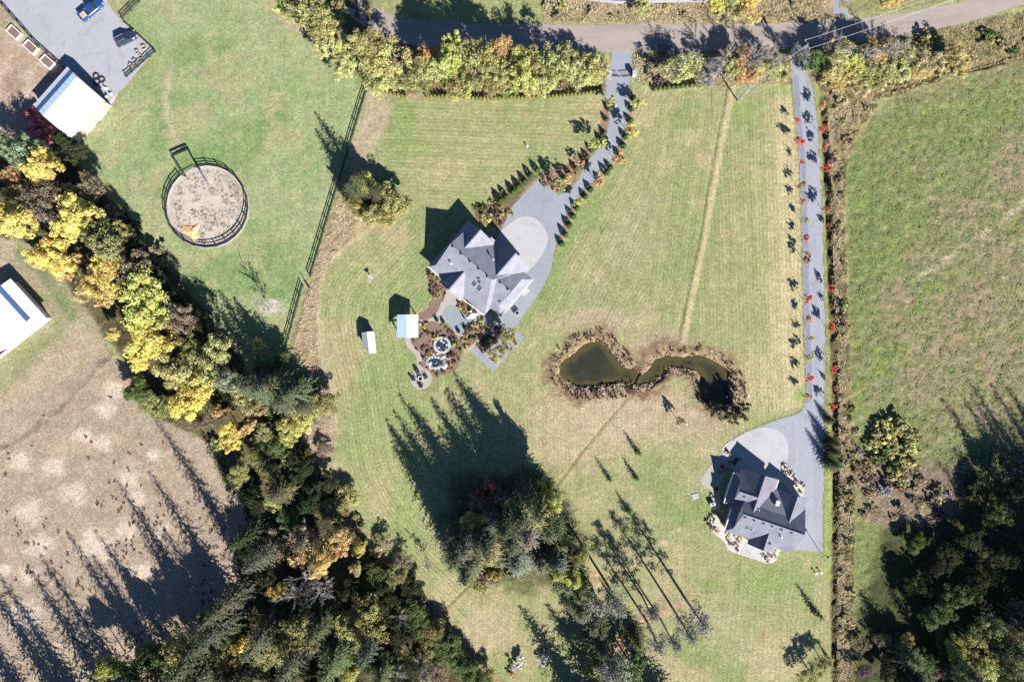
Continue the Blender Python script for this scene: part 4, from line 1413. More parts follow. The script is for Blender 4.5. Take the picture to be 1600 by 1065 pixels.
def make_car(name, label, loc, rot, paint_mat, L=4.7, Wd=1.9, Ht=1.7):
    root = empty(name, loc, rot)
    tag(root, label, "car")
    k = L / 4.7
    V, F = car_body([(-2.35 * k, 0.45, 0.8, 0.86), (-2.25 * k, 0.3, 1.0, 0.96), (-1.2 * k, 0.26, 1.05, 1), (1.0 * k, 0.26, 1.02, 1), (1.9 * k, 0.28, 0.92, 0.97), (2.3 * k, 0.34, 0.78, 0.88), (2.36 * k, 0.45, 0.66, 0.8)], Wd)
    link("body", np_mesh("body", V, F, M[paint_mat], True), root)
    V, F = car_body([(-2.15 * k, 1.0, 1.06, 0.86), (-1.8 * k, 1.0, Ht - 0.08, 0.82), (0.15 * k, 1.0, Ht - 0.06, 0.82), (0.95 * k, 0.98, 1.06, 0.86)], Wd)
    cabin = link("cabin_glass", np_mesh("cabin_glass", V, F, M['glass'], False), root)
    q = MB(); q.box(-0.82 * k, 0, Ht - 0.04, 1.95 * k, Wd * 0.66, 0.07)
    q.build("roof", M[paint_mat], root)
    for s_ in (-1, 1):
        q = MB(); q.bar((-1.7 * k, s_ * Wd * 0.3, Ht + 0.03), (0.1 * k, s_ * Wd * 0.3, Ht + 0.03), 0.05, 0.05); q.build("roof_rail", M['steel'], root)
        q = MB(); q.box(2.28 * k, s_ * Wd * 0.33, 0.72, 0.14, 0.34, 0.14); q.build("headlight", M['white_paint'], root)
        q = MB(); q.box(-2.3 * k, s_ * Wd * 0.36, 0.88, 0.1, 0.22, 0.2); q.build("tail_light", surf('tail_red', (0.3, 0.01, 0.01), 0.1), root)
        q = MB(); q.box(0.75 * k, s_ * (Wd * 0.5 + 0.1), 1.02, 0.14, 0.2, 0.14); q.build("mirror", M[paint_mat], root)
    wheels(root, (-1.42 * k, 1.45 * k), Wd * 0.86)
    return root


make_car("parked_car", "dark navy car parked on the concrete yard beside the paddock grass", (*G(196, 60, 0.8), 0.04), math.radians(27), 'navy_car', 4.8, 1.95, 1.75)
make_car("road_car", "dark car on the near side of the gravel road in tree shade", (*G(1037.5, 74, 0.8), 0.035), 0.0, 'black_car', 4.4, 1.8, 1.5)


def make_pickup():
    root = empty("pickup_truck", (*G(142, 15, 0.9), 0.04), math.radians(40))
    tag(root, "blue pickup with a loaded open bed on the concrete yard at the top", "pickup truck")
    V, F = car_body([(-2.95, 0.5, 0.95, 0.95), (-2.85, 0.45, 1.1, 0.98), (-0.9, 0.42, 1.12, 1), (1.1, 0.4, 1.12, 1), (2.3, 0.42, 1.05, 0.98), (2.8, 0.5, 0.92, 0.9), (2.9, 0.55, 0.8, 0.84)], 2.0)
    link("body", np_mesh("body", V, F, M['blue_car'], True), root)
    V, F = car_body([(-0.75, 1.08, 1.2, 0.86), (-0.6, 1.08, 1.78, 0.82), (0.75, 1.08, 1.8, 0.82), (1.4, 1.06, 1.16, 0.86)], 2.0)
    link("cabin_glass", np_mesh("cabin_glass", V, F, M['glass']), root)
    q = MB(); q.box(0.08, 0, 1.82, 1.4, 1.4, 0.07); q.build("roof", M['blue_car'], root)
    q = MB(); q.box(-1.85, 0, 1.13, 1.9, 1.5, 0.05); bed = q.build("bed", M['black_plastic'], root)
    for s_ in (-1, 1):
        q = MB(); q.box(-1.85, s_ * 0.86, 1.26, 2.1, 0.12, 0.3); q.build("bed_side", M['blue_car'], root)
        q = MB(); q.box(2.82, s_ * 0.7, 0.88, 0.14, 0.34, 0.16); q.build("headlight", M['white_paint'], root)
    q = MB(); q.box(-2.9, 0, 1.2, 0.1, 1.7, 0.42); q.build("tailgate", M['blue_car'], root)
    wheels(root, (-1.85, 1.85), 1.74, 0.4)
    ld = empty("wooden_crate", (*G(131, 24, 1.3), 1.2), math.radians(40))
    tag(ld, "wooden crate lying in the bed of the blue pickup", "crate")
    for y in (-0.45, -0.15, 0.15, 0.45):
        q = MB(); q.box(0, y, 0.42, 1.3, 0.26, 0.05); q.build("plank", M['tan_wall'], ld)
    q = MB(); q.box(0, 0, 0.2, 1.28, 1.1, 0.38); q.build("box_side", M['tan_wall'], ld)


make_pickup()

# raised garden beds in the yard
for i, (px, py, lab) in enumerate(((24, 52, "raised timber bed nearest the top of the bare ground by the yard"), (50, 75, "raised timber bed in the middle of the three on bare ground"), (76, 98, "raised timber bed closest to the barn"))):
    r_ = empty("raised_bed", (*G(px, py), 0), math.radians(-42))
    tag(r_, lab, "raised bed", "raised beds on the bare ground by the yard")
    for cx, cy, sx, sy in ((0, 0.85, 3.0, 0.14), (0, -0.85, 3.0, 0.14), (1.43, 0, 0.14, 1.56), (-1.43, 0, 0.14, 1.56)):
        q = MB(); q.box(cx, cy, 0.3, sx, sy, 0.62); q.build("board", M['white_wall'], r_)
    q = MB(); q.box(0, 0, 0.2, 2.7, 1.54, 0.44); q.build("soil", M['mulch'], r_)
# round tyres and small gear near the barn
for i, (px, py, rr, lab) in enumerate(((151, 120, 0.62, "old tyre lying upper left of three by the barn"), (160, 125, 0.6, "old tyre lying right of three by the barn"), (152, 129, 0.66, "old tyre lying lowest of three by the barn"))):
    q = MB()
    n = 16; m_ = 6
    V = []; F = []
    for a in range(n):
        for c in range(m_):
            ta = 2 * math.pi * a / n; tc = 2 * math.pi * c / m_
            r0 = rr + 0.17 * math.cos(tc)
            V.append((r0 * math.cos(ta), r0 * math.sin(ta), 0.16 + 0.15 * math.sin(tc)))
    for a in range(n):
        for c in range(m_):
            F.append((a * m_ + c, ((a + 1) % n) * m_ + c, ((a + 1) % n) * m_ + (c + 1) % m_, a * m_ + (c + 1) % m_))
    tag(link("tyre", np_mesh("tyre", V, F, M['rubber'], True), None, (*G(px, py), 0.03)), lab, "tyre", "tyres by the barn")
# two people-sized plant pots and a barrow by the lower fence
def potted(px, py, lab, col):
    r_ = empty("plant_pot", (*G(px, py), 0.04))
    tag(r_, lab, "plant pot")
    q = MB(); q.tube([(0, 0, 0), (0, 0, 0.45)], [0.24, 0.34], 12); q.build("pot", M['tan_wall'], r_)
    return r_
#@@VEG


# ------------------------------------------------------------------ plants: shared meshes
def unit(v):
    return v / (np.linalg.norm(v, axis=-1, keepdims=True) + 1e-9)


def quad_cloud(C, N, size, r, aspect=1.0):
    """one small leaf-spray quad per centre"""
    t = unit(np.cross(N, unit(r.normal(size=C.shape))))
    b = np.cross(N, t)
    s = size[:, None] * 0.5
    a = s * aspect
    V = np.stack([C - t * s - b * a, C + t * s * 0.7 - b * a * 0.8, C + t * s + b * a, C - t * s * 0.8 + b * a * 0.7], 1).reshape(-1, 3)
    F = np.arange(len(V)).reshape(-1, 4)
    return V, F


def leaf_mesh(name, V, F, tint, mat):
    me = np_mesh(name, V, F, mat)
    at = me.attributes.new("tint", 'FLOAT', 'FACE')
    at.data.foreach_set("value", np.asarray(tint, np.float32))
    return me


def broad_crown(seed, R=4.0, hz=4.6, base=3.5, n_cl=46, per=64, leaf=0.42, gap=0.0, up=0.55, mat='leaf', fill=0.5):
    """broadleaf crown: limb-end clumps of leaf sprays, open between"""
    r = np.random.default_rng(seed)
    d = unit(r.normal(size=(n_cl, 3))); d[:, 2] = np.abs(d[:, 2]) * 1.1 - 0.35
    d = unit(d)
    rad = r.uniform(0.45, 1.0, n_cl) ** 0.6
    lob = 0.74 + 0.62 * np.sin(np.arctan2(d[:, 1], d[:, 0]) * r.integers(2, 4) + r.uniform(0, 6)) * 0.5 + r.uniform(-0.26, 0.24, n_cl)
    cen = d * (rad * lob)[:, None] * np.array([R, R, hz * 0.5]) + np.array([0, 0, base + hz * 0.5])
    Cs = []; Ns = []; T = []; Sz = []
    for i in range(n_cl):
        k = int(per * r.uniform(0.5, 1.4))
        q = unit(r.normal(size=(k, 3)))
        cr = R * r.uniform(0.11, 0.29)
        rr = r.uniform(0.25, 1.0, k) ** fill
        p = cen[i] + q * (rr * cr)[:, None] * np.array([1, 1, 0.72])
        Cs.append(p)
        nn = unit(q * 0.7 + np.array([0, 0, up]) + r.normal(size=(k, 3)) * 0.55)
        Ns.append(nn)
        T.append(np.clip(r.uniform(0.15, 0.85) + r.normal(size=k) * 0.15, 0, 1)); Sz.append(leaf * r.uniform(0.55, 1.4, k))
    C = np.concatenate(Cs); N = np.concatenate(Ns)
    V, F = quad_cloud(C, N, np.concatenate(Sz), r)
    return leaf_mesh("crown", V, F, np.concatenate(T), M[mat]), cen


def limb_mesh(name, cen, base, rt, mat, seed, lean=0.0, n_l=12):
    """tapered trunk with limbs that reach into the clumps"""
    r = np.random.default_rng(seed)
    b = MB()
    top = np.array([r.normal() * 0.2, r.normal() * 0.2, base + (cen[:, 2].max() - base) * 0.75])
    mid = np.array([top[0] * 0.4 + r.normal() * 0.1, top[1] * 0.4, base * 0.7])
    b.tube([(0, 0, -0.3), tuple(mid), tuple(top)], [rt, rt * 0.7, rt * 0.2], 7)
    for i in r.choice(len(cen), min(n_l, len(cen)), replace=False):
        t = r.uniform(0.25, 0.8)
        p0 = mid * (1 - t) + top * t
        p1 = (p0 + cen[i]) / 2 + np.array([0, 0, -0.25])
        b.tube([tuple(p0), tuple(p1), tuple(cen[i])], [rt * 0.35, rt * 0.22, rt * 0.06], 4)
    return b.mesh(name, M[mat], True)


def conifer(seed, h=20.0, R=3.6, base=1.2, rows=30, mat='needle', spray=0.62, droop=0.35, dens=1.0):
    """spruce or fir: whorls of drooping boughs made of needle sprays"""
    r = np.random.default_rng(seed)
    Cs = []; Ns = []; T = []; Sz = []
    for i in range(rows):
        t = i / (rows - 1)
        z = base + (h - base) * t
        br = R * (1 - t) ** 0.5 * (0.55 + 0.45 * min(1, t * 6 + 0.4)) + 0.12
        nb = max(5, int(10 * (1 - t * 0.5)))
        ph = r.uniform(0, 6.3)
        for k in range(nb):
            a = ph + 2 * math.pi * k / nb + r.normal() * 0.16
            L = br * r.uniform(0.65, 1.12)
            m_ = max(3, int(L / 0.26 * dens))
            s = np.linspace(0.12, 1.0, m_)
            dr = droop * (s ** 1.6) * L * r.uniform(0.5, 1.3)
            x = np.cos(a) * s * L; y = np.sin(a) * s * L
            tw = spray * 0.5 * (1.1 - s)
            off = r.normal(size=m_) * tw
            c = np.stack([x - np.sin(a) * off, y + np.cos(a) * off, z - dr + r.normal(size=m_) * 0.06], 1)
            Cs.append(c)
            nn = np.stack([np.cos(a) * 0.35 + r.normal(size=m_) * 0.3, np.sin(a) * 0.35 + r.normal(size=m_) * 0.3, np.full(m_, 0.9)], 1)
            Ns.append(unit(nn)); T.append(np.clip(0.3 + 0.35 * s + r.normal(size=m_) * 0.12, 0, 1)); Sz.append(spray * (1.15 - 0.55 * s) * r.uniform(0.7, 1.2, m_) * (0.6 + 0.4 * (1 - t)))
    C = np.concatenate(Cs)
    V, F = quad_cloud(C, np.concatenate(Ns), np.concatenate(Sz), r, 0.75)
    cr = leaf_mesh("crown", V, F, np.concatenate(T), M[mat])
    b = MB(); b.tube([(0, 0, -0.4), (0, 0, h * 0.5), (0, 0, h * 0.97)], [h * 0.016, h * 0.009, 0.03], 7)
    return cr, b.mesh("trunk", M['bark'], True)


def pine(seed, h=16.0, R=2.4, clear=0.42, n_cl=42):
    """tall bare-stemmed pine with a thin crown of pale needles"""
    r = np.random.default_rng(seed)
    Cs = []; Ns = []; T = []; Sz = []; cl = []
    for i in range(n_cl):
        t = clear + (1 - clear) * (i + r.uniform(0, 1)) / n_cl
        a = r.uniform(0, 6.3)
        L = R * (1.05 - 0.75 * (t - clear) / (1 - clear)) * r.uniform(0.35, 1.05)
        c = np.array([math.cos(a) * L, math.sin(a) * L, t * h + L * 0.15])
        cl.append((c, t * h - 0.3))
        k = int(40 * r.uniform(0.4, 1.3))
        q = unit(r.normal(size=(k, 3)))
        p = c + q * (r.uniform(0.2, 1, k) * R * 0.34)[:, None] * np.array([1, 1, 0.6])
        Cs.append(p); Ns.append(unit(q * 0.5 + r.normal(size=(k, 3)) * 0.6 + np.array([0, 0, 0.4])))
        T.append(np.clip(r.uniform(0.3, 0.7) + r.normal(size=k) * 0.15, 0, 1)); Sz.append(r.uniform(0.14, 0.30, k))
    V, F = quad_cloud(np.concatenate(Cs), np.concatenate(Ns), np.concatenate(Sz), r, 0.7)
    cr = leaf_mesh("crown", V, F, np.concatenate(T), M['needle'])
    b = MB(); b.tube([(0, 0, -0.4), (0.1, 0, h * 0.5), (0, 0.05, h)], [0.24, 0.17, 0.03], 7)
    for c, z in cl:
        b.tube([(0, 0, z), tuple(c)], [0.05, 0.015], 4)
    return cr, b.mesh("trunk", M['grey_bark'], True)


def bare_tree(seed, h=8.0, R=3.0, n=16, rt=0.105):
    """leafless tree: forking limbs and twigs"""
    r = np.random.default_rng(seed)
    b = MB(); tw = MB()
    b.tube([(0, 0, -0.3), (0.1, 0, h * 0.35), (0.1, 0.1, h * 0.8)], [rt, rt * 0.7, rt * 0.2], 7)
    for i in range(n):
        z0 = h * r.uniform(0.2, 0.75)
        a = r.uniform(0, 6.3); L = R * r.uniform(0.5, 1.0)
        d = np.array([math.cos(a), math.sin(a), r.uniform(0.3, 0.9)])
        p0 = np.array([0.08, 0.04, z0]); p1 = p0 + d * L * 0.55; p2 = p0 + d * L + r.normal(size=3) * 0.25
        tw.tube([tuple(p0), tuple(p1), tuple(p2)], [rt * 0.42, rt * 0.26, 0.02], 4)
        for k in range(22):
            t = r.uniform(0.2, 1.0)
            q = p0 + (p2 - p0) * t
            e = q + unit(d + r.normal(size=3) * 0.7) * L * r.uniform(0.2, 0.5)
            m_ = (q + e) / 2 + r.normal(size=3) * 0.06
            tw.tube([tuple(q), tuple(m_), tuple(e)], [0.04, 0.032, 0.018], 3)
    return tw.mesh("limbs", M['grey_bark'], False), b.mesh("trunk", M['grey_bark'], True)


def bush_mesh(seed, R=1.3, hz=1.5, n_cl=14, per=34, leaf=0.24, stems=False):
    me, cen = broad_crown(seed, R, hz, 0.05, n_cl, per, leaf)
    me.name = "shrub"
    return me


def cone_shrub(seed, R=0.55, h=1.7, n=420, leaf=0.15):
    r = np.random.default_rng(seed)
    t = r.uniform(0, 1, n); a = r.uniform(0, 6.3, n)
    rad = R * (np.sin(np.clip(t, 0.02, 1) ** 0.75 * math.pi * 0.94 + 0.2)) * r.uniform(0.72, 1.08, n)
    C = np.stack([np.cos(a) * rad, np.sin(a) * rad, 0.08 + t * h], 1)
    N = unit(np.stack([np.cos(a), np.sin(a), 0.6 + 0.3 * r.normal(size=n)], 1) + r.normal(size=(n, 3)) * 0.3)
    V, F = quad_cloud(C, N, leaf * r.uniform(0.7, 1.5, n), r)
    return leaf_mesh("shrub", V, F, np.clip(0.5 + r.normal(size=n) * 0.18, 0, 1), M['leaf'])


BROAD = []
for i in range(7):
    hz = (4.8, 5.4, 4.2, 6.2, 5.0, 5.8, 4.6)[i]
    cr, cen = broad_crown(100 + i, 4.0, hz, 2.4, 96, 130, 0.215)
    BROAD.append((cr, limb_mesh("trunk", cen, 2.6, 0.24, 'bark', 200 + i)))
LOOSE = []
for i in range(4):
    cr, cen = broad_crown(130 + i, 3.6, 5.0, 2.2, 76, 64, 0.18, fill=0.8)
    LOOSE.append((cr, limb_mesh("trunk", cen, 2.2, 0.2, 'grey_bark', 230 + i, n_l=36)))
CONI = [conifer(300, 20, 4.6, 1.0, rows=34), conifer(301, 20, 4.0, 1.5, rows=34, droop=0.5), conifer(302, 20, 5.0, 1.0, rows=32, droop=0.25), conifer(303, 20, 4.3, 2.0, rows=34, droop=0.42)]
YOUNGC = [conifer(310, 3.2, 0.75, 0.1, rows=14, spray=0.3, dens=1.6), conifer(311, 3.2, 0.65, 0.1, rows=14, spray=0.28, dens=1.6)]
PINE = [pine(400 + i, 16.0, 2.3, (0.40, 0.48, 0.44, 0.36)[i]) for i in range(4)]
BARE = [bare_tree(500, 8, 3.2), bare_tree(501, 9, 3.0, 20), bare_tree(502, 7, 3.4, 18)]
SMALL = []
for i in range(4):
    cr, cen = broad_crown(150 + i, 1.1, 2.0, 1.3, 36, 15, 0.18, up=0.3)
    SMALL.append((cr, limb_mesh("trunk", cen, 1.5, 0.05, 'bark', 250 + i, n_l=13)))
BUSH = [bush_mesh(600 + i, 1.4, (1.5, 1.2, 1.8, 1.4, 2.0, 1.1)[i], 18, 36, 0.23) for i in range(6)]
TUFTB = [bush_mesh(620 + i, 0.6, 0.7, 12, 24, 0.13) for i in range(3)]
CONE = [cone_shrub(640 + i) for i in range(3)]

# leaf colours, as albedo
LC = dict(yellow=(0.62, 0.54, 0.17), gold=(0.53, 0.42, 0.185), orange=(0.52, 0.34, 0.17), lime=(0.45, 0.45, 0.15), olive=(0.32, 0.305, 0.125), sage=(0.25, 0.285, 0.18),
          green=(0.12, 0.165, 0.06), dark=(0.058, 0.068, 0.034), fir=(0.088, 0.098, 0.055), bluefir=(0.125, 0.15, 0.105), pale=(0.43, 0.42, 0.18), brown=(0.24, 0.195, 0.13), tan=(0.42, 0.35, 0.20),
          red=(0.58, 0.15, 0.11), pink=(0.62, 0.24, 0.20), rust=(0.36, 0.21, 0.13), purple=(0.17, 0.11, 0.12), grey=(0.30, 0.28, 0.27), maroon=(0.16, 0.06, 0.055), cedar=(0.085, 0.12, 0.04))


def vary(c, k=0.16):
    f = 1 + random.uniform(-k, k)
    return tuple(min(0.8, max(0.008, x * f * (1 + random.uniform(-k, k) * 0.5))) for x in c)


def place_tree(kind, idx, px, py, h_vis, sx, sz, color, label, group, cat="tree", name="tree", rot=None, at_ground=False, part="crown", parts_from=None):
    """px, py: where the crown shows in the picture; h_vis: height of that point above the ground"""
    x, y = G(px, py, 0 if at_ground else h_vis)
    gpx, gpy = x / S + 800, 532.5 - y / S
    root = empty(name, (x, y, gz(gpx, gpy)), random.uniform(0, 6.28) if rot is None else rot)
    root.scale = (sx, sx, sz)
    tag(root, label, cat, group)
    cr, tr = kind[idx % len(kind)]
    o = link(part, cr, root); o.color = (*color, 1)
    link("trunk", tr, root)
    return root


def place_bush(pool, px, py, s, sz, color, label, group, cat="shrub", name="shrub", h_vis=0.0):
    x, y = G(px, py, h_vis)
    o = link(name, pool[random.randrange(len(pool))], None, (x, y, gz(x / S + 800, 532.5 - y / S) - 0.03), (0, 0, random.uniform(0, 6.28)), (s, s, sz))
    o.color = (*color, 1)
    tag(o, label, cat, group)
    return o


# ------------------------------------------------------------------ the yellow tree belt at the left
belt = [  # px, py, radius px, kind, colour, what it looks like
    (65, 258, 26, 'B', 'yellow', "bright yellow tree just below the barn"),
    (18, 300, 14, 'B', 'gold', "golden tree at the left edge below the barn"),
    (12, 275, 16, 'B', 'orange', "small orange-gold tree at the left edge"),
    (20, 345, 36, 'B', 'yellow', "large bright yellow tree at the left edge above the white outbuilding"),
    (60, 310, 36, 'L', 'brown', "half-bare brownish tree between two yellow trees"),
    (35, 235, 30, 'L', 'sage', "grey-green tree at the upper left corner of the belt"),
    (8, 225, 22, 'L', 'sage', "grey-green tree at the frame's left edge beside the barn"),
    (118, 338, 34, 'B', 'yellow', "spreading yellow tree with a pale bare limb beside it"),
    (146, 345, 20, 'B', 'lime', "lime-yellow tree right of the spreading yellow one"),
    (76, 395, 30, 'B', 'yellow', "yellow tree close to the white outbuilding"),
    (60, 410, 16, 'B', 'gold', "low golden tree next to the outbuilding's grass"),
    (105, 418, 22, 'B', 'gold', "golden-tan tree in the middle of the belt"),
    (150, 430, 30, 'B', 'yellow', "golden-yellow tree with a rounded crown in the belt"),
    (165, 460, 22, 'B', 'gold', "deep golden tree above the dry field"),
    (125, 455, 18, 'L', 'tan', "pale tan thin tree over the outbuilding's grass"),
    (222, 472, 44, 'B', 'lime', "largest pale lime-yellow tree of the belt"),
    (228, 538, 36, 'B', 'yellow', "yellow tree at the top corner of the dry field"),
    (178, 522, 12, 'B', 'gold', "small golden tree near the corner of the dry field"),
    (285, 585, 40, 'B', 'pale', "pale yellow-green tree right of the dry field's top corner"),
    (295, 618, 34, 'B', 'yellow', "broad yellow tree at the dry field's right side"),
    (360, 682, 22, 'B', 'yellow', "small vivid yellow tree at the field edge"),
    (345, 642, 13, 'B', 'orange', "small orange tree above the vivid yellow one"),
    (385, 668, 14, 'B', 'gold', "golden tree beside the vivid yellow one"),
    (330, 555, 34, 'L', 'pale', "pale green thin tree beside the paddock's lower end"),
    (300, 545, 22, 'B', 'olive', "olive tree left of the pale green thin one"),
    (352, 595, 26, 'L', 'sage', "sage-green tree in the belt below the pale one"),
    (375, 612, 24, 'L', 'pale', "pale olive tree near the belt's lower bend"),
    (395, 640, 20, 'L', 'tan', "tan-green thin tree near the belt's lower bend"),
    (215, 610, 24, 'B', 'green', "dark green tree bordering the dry field"),
    (240, 632, 22, 'B', 'olive', "olive-green tree bordering the dry field"),
    (262, 640, 18, 'B', 'olive', "low olive tree beneath the broad yellow tree"),
    (280, 500, 26, 'L', 'brown', "brown half-bare tree by the paddock side of the belt"),
    (262, 505, 14, 'B', 'gold', "gold-tinged tree on the paddock side of the belt"),
    (95, 368, 16, 'B', 'green', "dark green tree under the spreading yellow tree"),
    (160, 378, 34, 'B', 'olive', "olive-green tree below the spreading yellow tree"),
    (190, 362, 20, 'L', 'olive', "thin olive tree on the belt's paddock edge"),
    (40, 270, 16, 'L', 'brown', "tan-brown tree among yellow ones at far left"),
    (205, 420, 30, 'L', 'brown', "shaded brown tree on the paddock side of the belt"),
    (172, 400, 24, 'B', 'dark', "dark evergreen in shade inside the belt"),
    (200, 390, 22, 'B', 'dark', "dark evergreen at the paddock edge of the belt"),
    (245, 440, 24, 'B', 'dark', "dark bushy tree above the lime-yellow tree"),
    (140, 290, 24, 'L', 'brown', "brown thin tree in shade right of the half-bare one"),
    (110, 300, 22, 'L', 'olive', "dull olive tree in shade near the barn side"),
    (275, 470, 20, 'B', 'dark', "dark bushy tree right of the lime-yellow tree"),
    (310, 505, 20, 'B', 'dark', "dark bushy tree on the paddock side lower down"),
    (320, 600, 16, 'B', 'dark', "dark tree wedged between yellow and sage trees"),
    (310, 660, 18, 'L', 'brown', "brown thin tree by the broad yellow tree"),
    (345, 622, 22, 'B', 'dark', "dark tree above the small orange tree"),
    (120, 240, 20, 'B', 'dark', "dark tree beside the barn's lower corner"),
    (95, 222, 20, 'B', 'dark', "dark low tree in the barn's shade"),
]
for i, (px, py, rr, kd, cn, lab) in enumerate(belt):
    R = rr * S * (0.88 if cn in ('yellow', 'lime') else 0.78)
    tall = 13.0 if rr > 24 else 9.0
    if cn in ('dark',):
        tall = 8.0
    if (px, py) in ((215, 610), (240, 632), (262, 640), (60, 410), (178, 522), (120, 240), (95, 222)):
        tall = 5.5
    pool = BROAD if kd == 'B' else LOOSE
    sx = R * 1.12 / (3.9 if kd == 'B' else 3.4)
    place_tree(pool, i * 3 + 1, px, py, tall * 0.72, sx, tall / 7.8, vary(LC[cn], 0.1), lab, "trees of the belt beside the paddock")
# pale bare limbs
for px, py, s_, lab in ((75, 338, 0.9, "pale bare tree between the yellow trees"), (268, 492, 0.9, "bare white-limbed tree below the lime-yellow tree"), (318, 575, 0.7, "bare twiggy tree in the belt beside the pale thin tree"), (395, 600, 0.7, "bare grey tree at the belt's lower bend")):
    place_tree(BARE, int(px), px, py, 7, s_, 1.2, LC['grey'], lab, None, part="limbs", name="bare_tree")
# conifers and lit growth at the lower end of the paddock
for i, (px, py, h, sx, col, lab) in enumerate(((468, 622, 16, 1.0, 'fir', "dark conifer at the bottom of the paddock fence"), (440, 605, 17, 1.0, 'fir', "tall dark conifer left of the paddock fence end"), (418, 600, 15, 0.9, 'fir', "dark conifer nearest the belt below the paddock"), (452, 598, 15, 1.0, 'fir', "dark conifer behind the fence end"), (478, 612, 14, 1.0, 'fir', "dark conifer beside the rough strip"), (490, 632, 11, 0.8, 'fir', "short conifer right of the fence end"))):
    place_tree(CONI, i, px, py, 0, sx, h / 20, vary(LC[col]), lab, "conifers below the paddock", name="conifer", at_ground=True)
for i, (px, py, rr, h, cn, lab) in enumerate(((470, 650, 26, 6, 'lime', "lime-green low tree in sun below the paddock conifers"), (500, 630, 24, 5, 'olive', "olive tree at the edge of the rough strip below the paddock"), (448, 672, 20, 5, 'lime', "yellow-green low tree near the bare soil triangle"), (440, 560, 14, 5, 'green', "dark green shrubby tree beside the paddock conifers"), (405, 545, 14, 6, 'olive', "olive tree on the path side of the paddock conifers"))):
    place_tree(BROAD, i + 2, px, py, h * 0.7, rr * S / 3.9, h / 7.8, vary(LC[cn]), lab, "low trees below the paddock")

